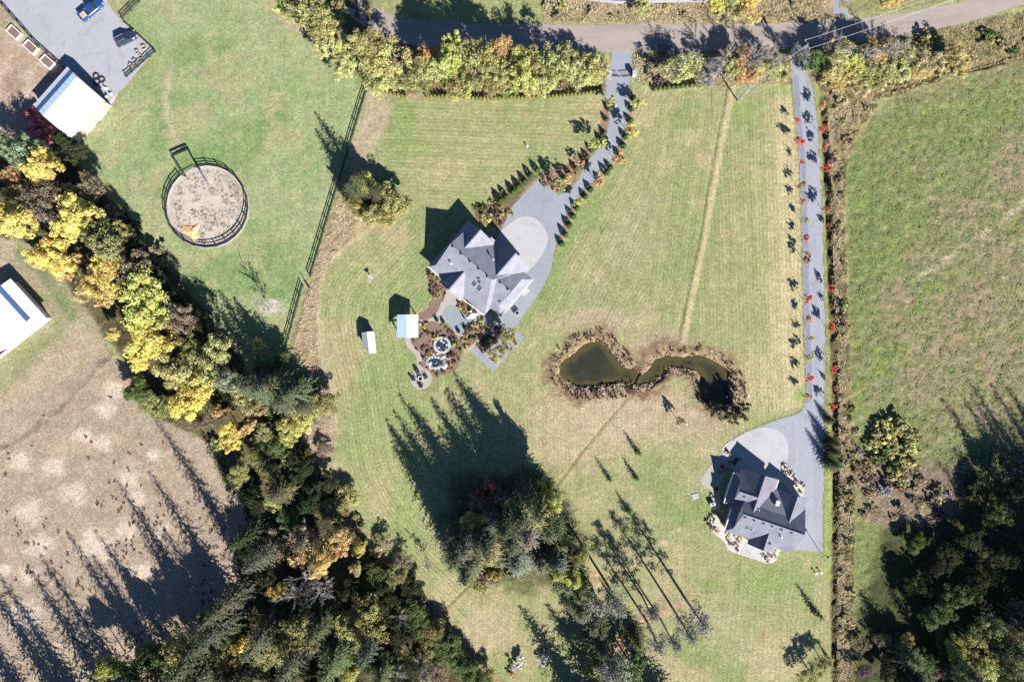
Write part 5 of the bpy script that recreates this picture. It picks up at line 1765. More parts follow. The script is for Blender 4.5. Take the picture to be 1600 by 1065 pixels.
# ------------------------------------------------------------------ the mixed wood, lower left
wood = [
    (478, 858, 30, 'B', 'gold', 12, "pale golden maple in the lower left wood"), (500, 880, 16, 'B', 'gold', 11, "small golden tree beside the pale golden maple"), (530, 848, 18, 'B', 'gold', 11, "orange-gold tree on the wood's lawn side"),
    (560, 858, 12, 'B', 'yellow', 10, "small bright yellow tree at the wood's lawn edge"), (432, 928, 14, 'B', 'yellow', 12, "bright yellow tree left of the bare grey trees"),
    (380, 1010, 16, 'B', 'yellow', 14, "yellow-green tree at the bottom of the wood"), (555, 890, 10, 'B', 'gold', 10, "small tawny tree inside the wood"),
    (565, 975, 32, 'B', 'olive', 16, "round olive-green tree in the middle of the lower wood"), (440, 1000, 34, 'B', 'olive', 17, "large olive tree near the bottom of the wood"),
    (415, 1015, 24, 'L', 'olive', 15, "thin olive tree at the bottom of the wood"), (275, 1035, 30, 'B', 'olive', 20, "olive-yellow crown at the wood's bottom left"), (330, 985, 30, 'B', 'green', 20, "green sunlit crown nearest the dry field"),
    (300, 1005, 34, 'L', 'pale', 20, "pale green crown over the dry field's shade"), (345, 1025, 30, 'B', 'olive', 18, "olive crown above the bottom edge of the wood"), (165, 1045, 20, 'B', 'lime', 16, "lime crown at the bottom left corner of the wood"),
    (205, 1055, 30, 'B', 'green', 18, "green crown at the bottom left of the wood"), (240, 1030, 26, 'B', 'green', 18, "deep green crown left of the olive-yellow crown"), (520, 1030, 26, 'B', 'green', 13, "bright green tree at the bottom centre of the wood"),
    (540, 1055, 22, 'B', 'lime', 12, "lime-green tree at the bottom centre edge"), (435, 775, 18, 'B', 'lime', 10, "lime-green tree at the wood's upper end"), (420, 740, 18, 'B', 'olive', 9, "olive tree at the wood's upper end"),
    (455, 810, 20, 'B', 'green', 10, "green tree above the pale golden maple"), (520, 795, 20, 'B', 'olive', 7, "olive shrubby tree at the wood's lawn edge"), (545, 775, 14, 'B', 'pale', 6, "pale shrubby tree beside the tan strip"),
    (585, 900, 20, 'B', 'green', 10, "green tree on the wood's lawn side"), (610, 905, 18, 'B', 'olive', 8, "olive tree on the wood's lawn side"), (650, 970, 22, 'B', 'green', 9, "green tree beside the mown strip"),
    (680, 1000, 22, 'L', 'olive', 9, "thin olive tree beside the mown strip"), (700, 1020, 24, 'B', 'green', 9, "leafy green tree at the wood's right edge"), (735, 1050, 22, 'B', 'green', 8, "green tree at the bottom right end of the wood"),
    (765, 1058, 14, 'B', 'lime', 6, "lime shrubby tree at the bottom right end of the wood"), (665, 985, 14, 'L', 'rust', 8, "rusty tree beside the mown strip"), (425, 860, 22, 'L', 'brown', 12, "brown thin tree left of the pale golden maple"),
    (405, 905, 24, 'B', 'dark', 13, "dark green tree left of the bare grey trees"), (385, 870, 20, 'B', 'dark', 12, "dark green tree at the wood's field side"), (470, 730, 18, 'B', 'dark', 8, "dark tree at the wood's upper lawn side"),
    (395, 715, 18, 'B', 'olive', 8, "olive tree below the vivid yellow one"), (370, 745, 18, 'B', 'olive', 8, "olive tree at the dry field's right end"), (395, 790, 18, 'B', 'dark', 10, "dark tree on the wood's field side higher up"),
    (480, 790, 22, 'B', 'dark', 10, "dark green tree in shade above the gold maple"), (500, 760, 18, 'B', 'dark', 8, "dark tree close to the tan strip's bend"), (600, 950, 24, 'B', 'dark', 12, "dark tree right of the round olive tree"),
    (620, 990, 26, 'B', 'dark', 13, "dark tree in the lower wood near the mown strip"), (560, 930, 20, 'B', 'dark', 12, "dark tree above the round olive tree"), (590, 1030, 26, 'B', 'dark', 14, "dark tree at the bottom of the wood"),
    (640, 1045, 24, 'B', 'dark', 12, "dark tree at the bottom right of the wood"), (480, 1050, 24, 'B', 'dark', 15, "dark tree at the bottom middle of the wood"), (470, 960, 20, 'B', 'dark', 14, "dark tree under the bare grey trees"),
    (345, 1055, 24, 'B', 'dark', 18, "dark tree along the bottom edge of the wood"), (300, 1058, 24, 'B', 'green', 19, "green tree along the bottom edge of the wood"), (680, 1055, 20, 'L', 'brown', 9, "brown thin tree at the bottom of the wood"),
    (625, 880, 16, 'L', 'brown', 6, "brown shrubby tree by the mown strip"), (640, 920, 16, 'B', 'dark', 7, "dark shrubby tree by the mown strip"), (600, 850, 14, 'L', 'tan', 5, "tan shrub-like tree by the mown strip"),
    (505, 700, 12, 'L', 'brown', 4, "brown shrub-like tree at the soil triangle"), (430, 700, 18, 'B', 'green', 7, "green tree between belt and wood"), (410, 680, 16, 'L', 'pale', 7, "pale tree between belt and wood"),
]
for i, (px, py, rr, kd, cn, h, lab) in enumerate(wood):
    pool = BROAD if kd == 'B' and i % 3 else LOOSE
    h = h * 0.62 if cn != 'gold' else h * 0.9
    if px < 360:
        rr *= 0.8
    place_tree(pool, i * 2 + 1, px, py, h * 0.75, rr * 1.2 * S / (3.9 if kd == 'B' else 3.4), h / 7.8, vary(tuple(q * (0.85 if cn in ('olive', 'green', 'lime', 'pale', 'dark') else 1.0) for q in LC[cn]), 0.15), lab, "trees of the lower left wood")
for i, (px, py, h, s_, lab) in enumerate(((480, 905, 11, 1.15, "bare grey tree in the middle of the lower left wood"), (500, 925, 11, 1.0, "bare grey tree next to the big bare one"), (460, 935, 12, 1.0, "bare grey tree left of the big bare one"), (470, 835, 10, 0.8, "bare-topped tree above the pale golden maple"),
                                        (320, 1050, 12, 0.9, "bare pale tree at the bottom edge of the wood"), (490, 1020, 12, 0.8, "bare forked tree near the wood's bottom"), (625, 965, 8, 0.6, "small white bare tree near the mown strip"),
                                        (410, 990, 12, 0.9, "bare pale tree left of the large olive one"), (655, 1040, 8, 0.8, "bare grey-blue tree at the wood's lower right"), (620, 1055, 9, 0.8, "bare tree at the bottom right of the wood"), (665, 880, 5, 0.5, "small bare shrubby tree by the mown strip"))):
    place_tree(BARE, i, px, py, h * 0.7, s_, h / 8, LC['grey'], lab, None, part="limbs", name="bare_tree")
# tall conifers whose shadows cross the dry field
for i, (px, py, h, sx, lab) in enumerate(((402, 898, 28, 0.95, "tall fir casting the longest shadow on the dry field"), (338, 990, 27, 1.0, "tall fir casting the second shadow on the dry field"), (372, 950, 24, 1.0, "tall fir in the field corner of the wood"), (262, 1072, 27, 1.1, "tall fir at the bottom left"),
                                         (215, 1100, 26, 1.1, "tall fir below the bottom left edge"), (300, 1060, 26, 1.1, "tall fir near the bottom of the dry field"), (440, 960, 22, 1.0, "tall fir beside the bare grey trees"), (150, 1130, 27, 1.1, "tall fir beyond the bottom left edge"),
                                         (430, 850, 18, 0.9, "fir left of the pale golden maple"), (520, 950, 18, 1.0, "fir right of the bare grey trees"), (540, 1000, 19, 1.0, "fir near the round olive tree"), (590, 985, 17, 0.9, "fir near the mown strip"),
                                         (480, 1000, 20, 1.0, "fir in the middle of the bottom wood"), (610, 1020, 17, 1.0, "fir at the bottom wood's right side"), (395, 1040, 25, 1.1, "fir at the bottom of the wood, left of centre"), (450, 1080, 22, 1.1, "fir below the bottom edge of the wood"),
                                         (545, 1080, 20, 1.1, "fir below the bottom edge near the mown strip"), (410, 820, 17, 0.9, "fir at the wood's upper field side"), (455, 760, 13, 0.8, "small fir at the wood's upper end"), (490, 830, 14, 0.8, "small fir on the wood's lawn side"),
                                         (70, 1140, 25, 1.2, "broad fir beyond the lower left corner"), (110, 1108, 24, 1.2, "fir beyond the bottom edge near the lower left corner"), (182, 1096, 24, 1.1, "fir beyond the bottom edge left of the lime crown"), (345, 1020, 24, 1.0, "tall fir behind the green sunlit crown"), (290, 1090, 25, 1.1, "fir beyond the bottom edge below the olive-yellow crown"), (640, 1080, 14, 0.9, "fir at the bottom right end of the wood"))):
    place_tree(CONI, i, px, py, 0, sx * 0.92, h / 20, vary(tuple(q * 0.9 for q in LC['fir']), 0.25), lab, "firs of the lower left wood", name="conifer", at_ground=True)

# ------------------------------------------------------------------ central stand
for i, (px, py, h, sx, cn, lab) in enumerate(((722, 838, 20.5, 0.95, 'fir', "tall dark fir on the left side of the central stand"), (752, 812, 22, 1.0, 'fir', "tallest fir at the upper left of the central stand"), (838, 778, 22, 1.05, 'fir', "tall fir at the top right of the central stand"),
                                             (790, 800, 20, 1.0, 'fir', "fir in the middle of the central stand"), (808, 852, 17, 1.15, 'bluefir', "star-shaped fir at the foot of the central stand"), (772, 800, 15, 0.9, 'bluefir', "blue-green fir in the central stand"),
                                             (862, 800, 18, 0.95, 'fir', "fir on the right side of the central stand"), (745, 860, 16, 0.9, 'fir', "fir at the lower left of the central stand"), (868, 850, 17, 1.0, 'bluefir', "blue-green fir at the right of the central stand"), (842, 858, 15, 0.9, 'fir', "dark fir at the lower right of the central stand"),
                                             (705, 815, 17, 0.8, 'fir', "slender fir at the left edge of the central stand"), (735, 858, 21, 0.95, 'fir', "tall fir behind the olive tree in the central stand"), (768, 830, 21.5, 1.0, 'fir', "tall fir in the left middle of the central stand"), (800, 820, 21, 1.0, 'fir', "tall fir above the star-shaped one"),
                                             (822, 808, 22, 1.0, 'fir', "tall fir between the lime trees of the central stand"), (852, 800, 21, 1.0, 'fir', "tall fir behind the lime-green tree of the central stand"),
                                             (850, 786, 20, 1.0, 'fir', "tall fir at the right shoulder of the central stand"), (826, 766, 19.5, 1.0, 'fir', "tall fir near the top of the central stand"), (814, 784, 20, 1.0, 'fir', "tall fir above the lime tree of the central stand"), (736, 826, 20.5, 1.0, 'fir', "tall fir between the two left-hand tall firs"),
                                             (744, 846, 19.5, 1.0, 'fir', "fir beside the olive tree at the left of the stand"), (764, 818, 20.5, 1.0, 'fir', "tall fir just right of the tallest one"), (716, 850, 18, 0.9, 'fir', "fir at the lower left shoulder of the stand"), (820, 750, 16, 0.9, 'fir', "fir at the top of the central stand"))):
    cc_ = LC[cn] if cn == 'bluefir' else ((0.10, 0.11, 0.06), (0.05, 0.062, 0.036), (0.17, 0.17, 0.075), (0.075, 0.085, 0.05), (0.15, 0.135, 0.10))[i % 5]
    place_tree(CONI, i, px, py, 0, sx, h / 20, vary(cc_, 0.12), lab, "firs of the central stand", name="conifer", at_ground=True)
for i, (px, py, rr, kd, cn, h, lab) in enumerate(((745, 825, 22, 'B', 'olive', 10, "olive tree at the left of the central stand"), (860, 790, 24, 'B', 'lime', 11, "lime-green tree at the right of the central stand"), (848, 770, 18, 'B', 'lime', 9, "lime-green tree at the upper right of the central stand"),
                                                 (845, 830, 20, 'B', 'lime', 12, "yellow-green tree in the right middle of the central stand"), (866, 815, 16, 'B', 'olive', 10, "olive tree beside the drain line at the central stand"), (806, 790, 16, 'B', 'lime', 9, "lime tree beside the pale bare tree"),
                                                 (885, 900, 20, 'B', 'lime', 14, "yellow-green tree at the lower right of the central stand"), (900, 870, 18, 'B', 'olive', 13, "olive tree toward the pine row"), (880, 855, 16, 'L', 'pale', 12, "pale thin tree toward the pine row"),
                                                 (732, 884, 24, 'L', 'grey', 7, "grey-brown twiggy tree at the lower left of the central stand"), (758, 902, 20, 'L', 'grey', 6, "grey twiggy tree near the foot of the central stand"), (728, 862, 20, 'L', 'brown', 7, "brown twiggy tree at the left flank of the central stand"), (905, 940, 18, 'L', 'olive', 8, "olive twiggy tree between the stand and the pines"), (735, 890, 18, 'B', 'olive', 8, "olive tree at the lower left of the central stand"), (750, 915, 14, 'B', 'lime', 6, "lime shrubby tree at the foot of the central stand"), (772, 895, 12, 'B', 'gold', 8, "golden tree at the foot of the central stand"),
                                                 (765, 905, 16, 'L', 'brown', 8, "grey-brown tree at the foot of the central stand"), (720, 870, 16, 'L', 'brown', 8, "brown thin tree at the left foot of the central stand"), (757, 765, 16, 'L', 'maroon', 8, "maroon-leaved tree at the top of the central stand"),
                                                 (762, 788, 10, 'B', 'rust', 6, "rusty small tree under the maroon one"), (790, 825, 22, 'L', 'brown', 10, "brown tree in the middle of the central stand"), (800, 880, 18, 'B', 'dark', 9, "dark tree above the star-shaped fir"),
                                                 (775, 860, 18, 'L', 'brown', 8, "dull brown tree in shade in the central stand"), (900, 905, 14, 'B', 'green', 10, "green tree at the stand's lower right edge"))):
    h = h * 1.2
    pool = BROAD if kd == 'B' else LOOSE
    place_tree(pool, i * 3, px, py, h * 0.75, rr * S / (3.9 if kd == 'B' else 3.4), h / 7.8, vary(LC[cn], 0.1), lab, "leafy trees of the central stand")
place_tree(BARE, 1, 784, 778, 6, 0.75, 0.95, LC['grey'], "pale grey bare tree at the top of the central stand", None, part="limbs", name="bare_tree")
place_tree(BARE, 2, 745, 785, 6, 0.7, 0.9, LC['grey'], "bare twiggy tree left of the maroon tree", None, part="limbs", name="bare_tree")
place_tree(BARE, 0, 868, 790, 5, 0.6, 0.8, LC['grey'], "bare twiggy tree where the drain line meets the stand", None, part="limbs", name="bare_tree")

# row of tall pines, lower middle
for i, (px, py, h, sx, lab) in enumerate(((1012, 972, 14.5, 1.0, "tall bare-stemmed pine, second from the left along the soil strip"), (1033, 968, 15, 0.85, "thin pine in the middle of the soil strip"), (1050, 948, 17, 1.0, "tall pine second from the right of the row"),
                                         (1071, 935, 17, 1.15, "tall pine at the right end of the row"), (951, 916, 15, 1.15, "pine in the upper left of the row"), (924, 914, 14, 1.0, "pine nearest the central stand"),
                                         (943, 1010, 15, 1.2, "leftmost of three close-set pines at the bottom"), (948, 1004, 15, 1.0, "middle of three close-set pines at the bottom"), (956, 1008, 16, 1.2, "rightmost of three close-set pines at the bottom"),
                                         (1003, 930, 13, 0.9, "short pine above the soil strip"), (905, 930, 13, 1.0, "pine at the edge of the central stand"))):
    place_tree(PINE, i, px, py, 0, sx * 1.1, h / 16, vary((0.20, 0.205, 0.15), 0.12), lab, "row of tall pines", name="pine_tree", at_ground=True)
for i, (px, py, h, sx, lab) in enumerate(((912, 1098, 17, 1.1, "fir below the bottom edge, leftmost of the group"), (1010, 1122, 18, 1.1, "fir below the bottom edge, between the long shadows"), (880, 885, 15, 1.0, "fir at the lower right end of the central stand"), (900, 925, 15, 0.9, "fir between the stand and the pine row"), (896, 900, 15, 0.9, "dark fir just below the stand's yellow-green tree"), (918, 950, 14, 0.8, "dark fir left of the upper pines"), (932, 985, 13, 0.8, "dark fir above the three close-set pines"), (948, 1042, 13, 0.8, "dark fir at the bottom edge by the three pines"), (965, 1112, 19, 1.25, "fir below the bottom edge with a long shadow, left"), (1062, 1128, 19, 1.35, "fir below the bottom edge with a long shadow, right"), (1000, 1105, 15, 0.9, "fir below the bottom edge between two others"), (930, 960, 12, 0.7, "small fir among the pines"), (990, 985, 9, 0.6, "small fir below the soil strip"))):
    place_tree(CONI, i, px, py, 0, sx, h / 20, vary(LC['fir']), lab, "firs by the pine row", name="conifer", at_ground=True)
place_tree(BROAD, 1, 985, 1045, 7, 1.0, 1.1, LC['green'], "green leafy tree at the bottom beside the three pines", None)
place_tree(BROAD, 4, 940, 1045, 6, 0.9, 1.0, LC['olive'], "olive leafy tree at the bottom left of the three pines", None)
for px, py, lab in ((812, 1033, "round leafless shrub on the lawn at the bottom, left one"), (850, 1026, "round leafless shrub on the lawn at the bottom, right one")):
    place_bush(BUSH, px, py, 1.35, 1.1, (0.52, 0.48, 0.47), lab, "round leafless shrubs on the south lawn", name="leafless_shrub")
place_bush(BUSH, 800, 1050, 0.7, 0.7, LC['orange'], "small orange shrub at the bottom edge of the lawn", None)

# ------------------------------------------------------------------ trees along the gravel road
roadside = [
    (478, 18, 36, 'B', 'olive', 12, "olive-yellow tree at the top edge of the paddock"), (455, 8, 22, 'B', 'lime', 10, "yellow-green tree at the very top of the paddock"), (505, 25, 26, 'L', 'olive', 11, "half-bare tree beside the olive-yellow one"), (515, 62, 22, 'L', 'pale', 9, "pale thin tree at the paddock's top corner"),
    (532, 78, 18, 'L', 'pale', 8, "pale thin tree above the paddock fence"), (570, 70, 18, 'B', 'olive', 13, "olive-topped tree above the paddock fence"), (600, 85, 32, 'B', 'sage', 14, "large sage-green tree above the paddock fence"), (585, 112, 28, 'L', 'pale', 10, "pale thin tree at the head of the paddock fence"),
    (608, 120, 20, 'B', 'pale', 8, "pale yellow-green tree behind the cedar hedge's left end"), (540, 100, 18, 'B', 'sage', 7, "sage shrubby tree at the paddock's top corner"),
    (648, 122, 26, 'B', 'olive', 9, "olive tree behind the left end of the cedar hedge"), (668, 85, 12, 'B', 'orange', 10, "small orange tree by the shaded road"), (678, 102, 22, 'L', 'sage', 11, "sage thin tree by the shaded road"),
    (705, 85, 22, 'B', 'lime', 14, "lime-yellow tree in the row behind the hedge"), (740, 92, 32, 'B', 'olive', 15, "broad olive tree in the row behind the hedge"), (720, 118, 24, 'B', 'olive', 10, "olive lower tree in the row behind the hedge"), (762, 85, 22, 'B', 'olive', 15, "olive tree beside the orange top"),
    (783, 70, 11, 'B', 'orange', 16, "small orange treetop over the road's shade"), (788, 105, 24, 'B', 'lime', 12, "lime tree right of the broad olive tree"), (815, 112, 24, 'B', 'lime', 11, "pale lime tree in the middle of the row"), (775, 125, 24, 'B', 'olive', 8, "olive low tree close behind the hedge"),
    (838, 100, 18, 'B', 'sage', 12, "sage-green tree left of the dense olive-brown one"), (862, 98, 32, 'B', 'olive', 14, "dense olive-brown tree in the row"), (850, 125, 22, 'B', 'pale', 8, "pale yellow tree close behind the hedge"), (898, 112, 24, 'B', 'lime', 10, "lime-yellow tree toward the house driveway"),
    (925, 112, 20, 'B', 'pale', 8, "pale tree beside the house driveway"), (915, 95, 16, 'L', 'pale', 8, "thin pale tree near the driveway mouth"), (940, 98, 12, 'L', 'tan', 5, "tan shrubby tree at the driveway mouth"),
    (1068, 105, 24, 'L', 'pale', 8, "pale thin tree below the car on the road"), (1110, 112, 18, 'L', 'grey', 7, "grey twiggy tree between the two drives"), (1143, 102, 16, 'B', 'lime', 7, "lime tree near the utility pole"), (1158, 92, 16, 'B', 'orange', 7, "orange tree near the utility pole"),
    (1185, 108, 14, 'B', 'gold', 6, "golden tree between pole and long drive"), (1170, 120, 12, 'B', 'orange', 4, "low orange tree between pole and long drive"), (1215, 108, 18, 'B', 'pale', 5, "pale green tree beside the long drive's mouth"), (1205, 88, 14, 'L', 'sage', 6, "sage thin tree at the long drive's mouth"),
    (1275, 95, 22, 'B', 'green', 7, "dark green tree right of the long drive's mouth"), (1305, 95, 24, 'B', 'pale', 7, "pale green tree right of the long drive's mouth"), (1335, 95, 22, 'B', 'lime', 7, "lime-green tree along the right verge"), (1375, 78, 18, 'B', 'gold', 7, "gold-tinged tree along the right verge"),
    (1362, 112, 24, 'L', 'olive', 6, "dark olive thin tree along the right verge"), (1395, 105, 22, 'B', 'pale', 6, "pale golden tree along the right verge"), (1420, 85, 20, 'L', 'olive', 6, "olive thin tree along the right verge"), (1455, 92, 20, 'L', 'tan', 6, "tan-orange thin tree along the right verge"),
    (1440, 112, 14, 'B', 'gold', 4, "low golden tree along the right verge"), (1500, 90, 19, 'B', 'gold', 6, "bright orange-yellow tree standing alone by the right verge"), (1310, 125, 18, 'B', 'gold', 4, "low golden-green tree beside the long drive"), (1345, 130, 18, 'L', 'tan', 4, "tan bramble-like tree by the field corner"),
    (1150, 0, 22, 'B', 'lime', 8, "lime tree beyond the road at the top edge"), (1170, 14, 16, 'B', 'gold', 7, "golden tree beyond the road"), (1120, 0, 16, 'B', 'yellow', 8, "yellow tree beyond the road at the top edge"), (1005, 5, 14, 'B', 'lime', 5, "small lime tree beyond the road"),
    (1175, -6, 18, 'B', 'yellow', 9, "bright yellow tree at the top edge beyond the road"), (1395, -4, 16, 'B', 'gold', 5, "golden tree at the top right beyond the road"),
]
for i, (px, py, rr, kd, cn, h, lab) in enumerate(roadside):
    pool = BROAD if kd == 'B' and i % 2 else LOOSE
    cn = {'lime': 'pale', 'sage': 'pale'}.get(cn, cn) if i % 3 == 0 else cn
    place_tree(pool, i * 2, px, py, h * 0.72, rr * 1.22 * S / (3.9 if kd == 'B' else 3.4), h / 7.8, vary(LC[cn], 0.1), lab, "roadside trees")
for i, (px, py, h, s_, lab) in enumerate(((1060, 110, 8, 0.8, "bare twiggy tree below the car on the road"), (1120, 108, 8, 0.9, "bare twiggy tree between the two drives"), (1195, 105, 8, 0.8, "bare twiggy tree left of the long drive"), (1290, 100, 9, 0.9, "bare twiggy tree right of the long drive"), (1325, 105, 9, 1.0, "bare twiggy tree along the right verge"), (1385, 95, 8, 0.9, "bare tree on the right verge casting a lacy shadow"),
                                        (492, 40, 11, 0.9, "bare silver tree at the top of the paddock"), (1355, 98, 9, 1.0, "bare tree in the middle of the right verge"), (1150, 112, 8, 0.8, "bare twiggy tree beside the lime tree near the pole"), (1165, 105, 9, 0.9, "bare twiggy tree beside the orange tree near the pole"), (1230, 100, 9, 0.8, "bare twiggy tree at the long drive's left side"))):
    place_tree(BARE, i, px, py, 0, s_, h / 8, LC['grey'], lab, "bare roadside trees", part="limbs", name="bare_tree", at_ground=True)

# tree island in the north lawn
for i, (px, py, rr, kd, cn, h, lab) in enumerate(((572, 287, 17, 'B', 'lime', 8, "lime tree at the top of the lawn island"), (557, 322, 18, 'L', 'olive', 7, "olive thin tree at the left of the lawn island"), (614, 318, 27, 'B', 'olive', 8, "olive-gold tree at the right of the lawn island"),
                                                 (590, 335, 22, 'B', 'olive', 6, "olive tree at the front of the lawn island"), (590, 300, 14, 'L', 'brown', 8, "dark brown tree in the middle of the lawn island"), (570, 335, 16, 'B', 'pale', 4, "pale low tree at the front left of the lawn island"), (548, 300, 12, 'B', 'dark', 7, "dark tree at the left side of the lawn island"))):
    place_tree(BROAD if kd == 'B' else LOOSE, i * 3 + 1, px, py, h * 0.72, rr * S / (3.9 if kd == 'B' else 3.4), h / 7.8, vary(LC[cn], 0.08), lab, "trees of the lawn island")
for i, (px, py, h, sx, lab) in enumerate(((574, 300, 14, 0.75, "dark fir in the lawn island casting the left shadow"), (596, 312, 11, 0.7, "dark fir in the lawn island casting the right shadow"), (562, 308, 12, 0.7, "dark fir at the back of the lawn island"))):
    place_tree(CONI, i, px, py, 0, sx, h / 20, vary(LC['dark']), lab, "firs of the lawn island", name="conifer", at_ground=True)
place_bush(TUFTB, 578, 352, 1.2, 0.9, LC['tan'], "pale dry shrub at the front of the lawn island, left", None)
place_bush(TUFTB, 607, 347, 1.0, 0.8, LC['tan'], "pale dry shrub at the front of the lawn island, right", None)

# bare tree in the paddock
place_tree(BARE, 0, 424, 479, 0, 0.62, 1.05, LC['grey'], "leafless tree alone on a pale patch in the paddock", None, part="limbs", name="bare_tree", at_ground=True)

# young conifers on the south-east lawn
for i, (px, py, h, lab) in enumerate(((996, 706, 3.6, "young conifer on the lawn nearest the pond, of three by the drain line"), (951, 746, 3.6, "young conifer on the lawn nearest the drain line"), (993, 745, 3.4, "young conifer on the lawn nearest the pines, of three"), (982, 797, 3.4, "young conifer above the pine shadows"), (1272, 954, 4.6, "young conifer on the lawn below the second house"), (1290, 1022, 2.5, "young conifer near the ditch at the bottom"))):
    place_tree(YOUNGC, i, px, py, 0, h / 3.2, h / 3.2, vary(LC['green']), lab, "young conifers on the lawns", name="young_conifer", at_ground=True)
place_tree(LOOSE, 1, 1058, 655, 0, 0.32, 0.55, LC['olive'], "small thin tree with a feathery shadow by the pond lawn", None, at_ground=True)
place_tree(LOOSE, 2, 1268, 1050, 2.5, 0.9, 0.6, LC['olive'], "thin olive tree by the ditch at the bottom right lawn", None)
place_tree(LOOSE, 3, 1288, 1035, 2.5, 0.6, 0.6, LC['olive'], "small thin tree by the ditch at the bottom right", None)
#@@VEG2


# ------------------------------------------------------------------ small trees along the drives
left_row = [(1244, 190, 'pink', 0.75), (1249, 221, 'red', 1.15), (1251, 256, 'pink', 0.6), (1251, 290, 'rust', 0.8), (1252, 315, 'red', 0.7), (1258, 345, 'lime', 0.7), (1257, 373, 'red', 0.8), (1261, 402, 'rust', 1.1),
            (1262, 466, 'red', 1.0), (1263, 498, 'orange', 0.85), (1263, 529, 'lime', 0.7), (1265, 557, 'lime', 1.0), (1264, 590, 'red', 0.95), (1261, 619, 'orange', 0.85)]
right_row = [(1283, 166, 'orange', 1.0), (1285, 201, 'red', 0.95), (1287, 231, 'pink', 0.85), (1292, 263, 'red', 1.05), (1294, 325, 'rust', 1.2), (1296, 352, 'rust', 0.6), (1298, 450, 'red', 0.8), (1298, 480, 'rust', 0.5), (1298, 511, 'red', 1.0),
             (1303, 576, 'red', 0.95), (1302, 606, 'red', 0.55), (1300, 634, 'red', 0.95)]
CW = dict(pink='pink-leaved', red='red-leaved', rust='rusty orange-red', lime='yellow-green', orange='orange-leaved')
for row, side in ((left_row, "left"), (right_row, "right")):
    for i, (px, py, cn, s_) in enumerate(row):
        place_tree(SMALL, i + (side == "right"), px, py, 2.4 * s_, s_ * 1.0, (0.75 + 0.35 * s_) * 1.05, vary(LC[cn], 0.1), f"small {CW[cn]} tree, {nth(i + 1)} from the road on the long driveway's {side} side", f"small trees along the {side} side of the long driveway", name="young_maple")
drive_trees = [(956, 159, 'lime', 1.1, "yellow-green young tree at the head of the house driveway, left side"), (998, 162, 'lime', 1.1, "yellow-green young tree at the head of the house driveway, right side"), (989, 204, 'yellow', 1.25, "yellow young tree on the house driveway's right side near the road"),
               (935, 224, 'lime', 1.35, "lime-yellow young tree on the house driveway's left side casting a long fan shadow"), (969, 247, 'orange', 1.25, "orange young tree on the house driveway's right side"), (936, 281, 'orange', 1.25, "orange young tree lower on the house driveway's right side"),
               (908, 255, 'gold', 0.8, "small golden tree on the house driveway's left side"), (887, 279, 'gold', 0.8, "small golden tree at the corner of the gravel court and driveway"), (878, 288, 'pale', 1.4, "pale green young tree at the driveway corner with a big fan shadow"),
               (903, 316, 'lime', 0.9, "young tree below the orange ones on the driveway's right side")]
for i, (px, py, cn, s_, lab) in enumerate(drive_trees):
    place_tree(SMALL, i, px, py, 3.0 * s_, s_ * 1.15, s_ * 1.25, vary(LC[cn], 0.08), lab, "young trees along the house driveway", name="young_tree")

# clipped shrubs along the house driveway and the court
def row_shrubs(pts, s, sz, col, label, group, name="shrub", pool=None, catg="shrub", kvar=0.12):
    for i, (px, py) in enumerate(pts):
        q = s * random.uniform(0.9, 1.12)
        x, y = G(px, py)
        o = link(name, (pool or CONE)[i % len(pool or CONE)], None, (x, y, gz(px, py) - 0.05), (0, 0, random.uniform(0, 6.28)), (q, q, sz * random.uniform(0.88, 1.1)))
        o.color = (*vary(col, kvar), 1)
        tag(o, label.format(n=nth(i + 1)), catg, group)


row_shrubs([(877, 381), (883, 367), (889, 353), (895, 339), (901, 326), (914, 308), (922, 297), (937, 283), (947, 271), (953, 263), (967, 243), (973, 229), (977, 215), (984, 190), (986, 172), (989, 155)], 1.25, 1.15, LC['cedar'],
           "dark rounded shrub, {n} from the house on the driveway's right edge", "shrubs on the right edge of the house driveway")
row_shrubs([(782, 315), (791, 309), (802, 301), (811, 293), (820, 285), (829, 276), (839, 267)], 1.35, 1.35, LC['cedar'], "dark rounded shrub, {n} from the house along the gravel court's far edge", "shrubs along the gravel court")
row_shrubs([(951, 172), (947, 188), (944, 209), (938, 219), (924, 236), (917, 246), (899, 264), (889, 272), (881, 279)], 1.05, 1.0, LC['cedar'], "dark rounded shrub, {n} from the road on the driveway's left edge", "shrubs on the left edge of the house driveway")
# cedar hedge
hp = [(592 + i * 6.2, 142 + (i * 1.6 if i < 7 else 11)) for i in range(8)]
x = 668.0
while x < 941:
    hp.append((x, np.interp(x, [660, 700, 760, 800, 870, 910, 942], [152, 153, 155.5, 154.5, 151.5, 148, 143]))); x += 5.9
row_shrubs(hp, 0.78, 0.95, (0.22, 0.22, 0.075), "young cedar, {n} from the paddock end of the hedge north of the lawn", "young cedars of the hedge north of the lawn", name="cedar")
row_shrubs([(1022 + i * 7.0, 141 - i * 0.75) for i in range(13)], 0.85, 0.95, LC['green'], "young cedar, {n} from the driveway in the hedge below the parked-up road car", "young cedars of the hedge between the drives", name="cedar")

BARES = [bush_mesh(660 + i, 1.4, 1.3, 22, 12, 0.2) for i in range(3)]
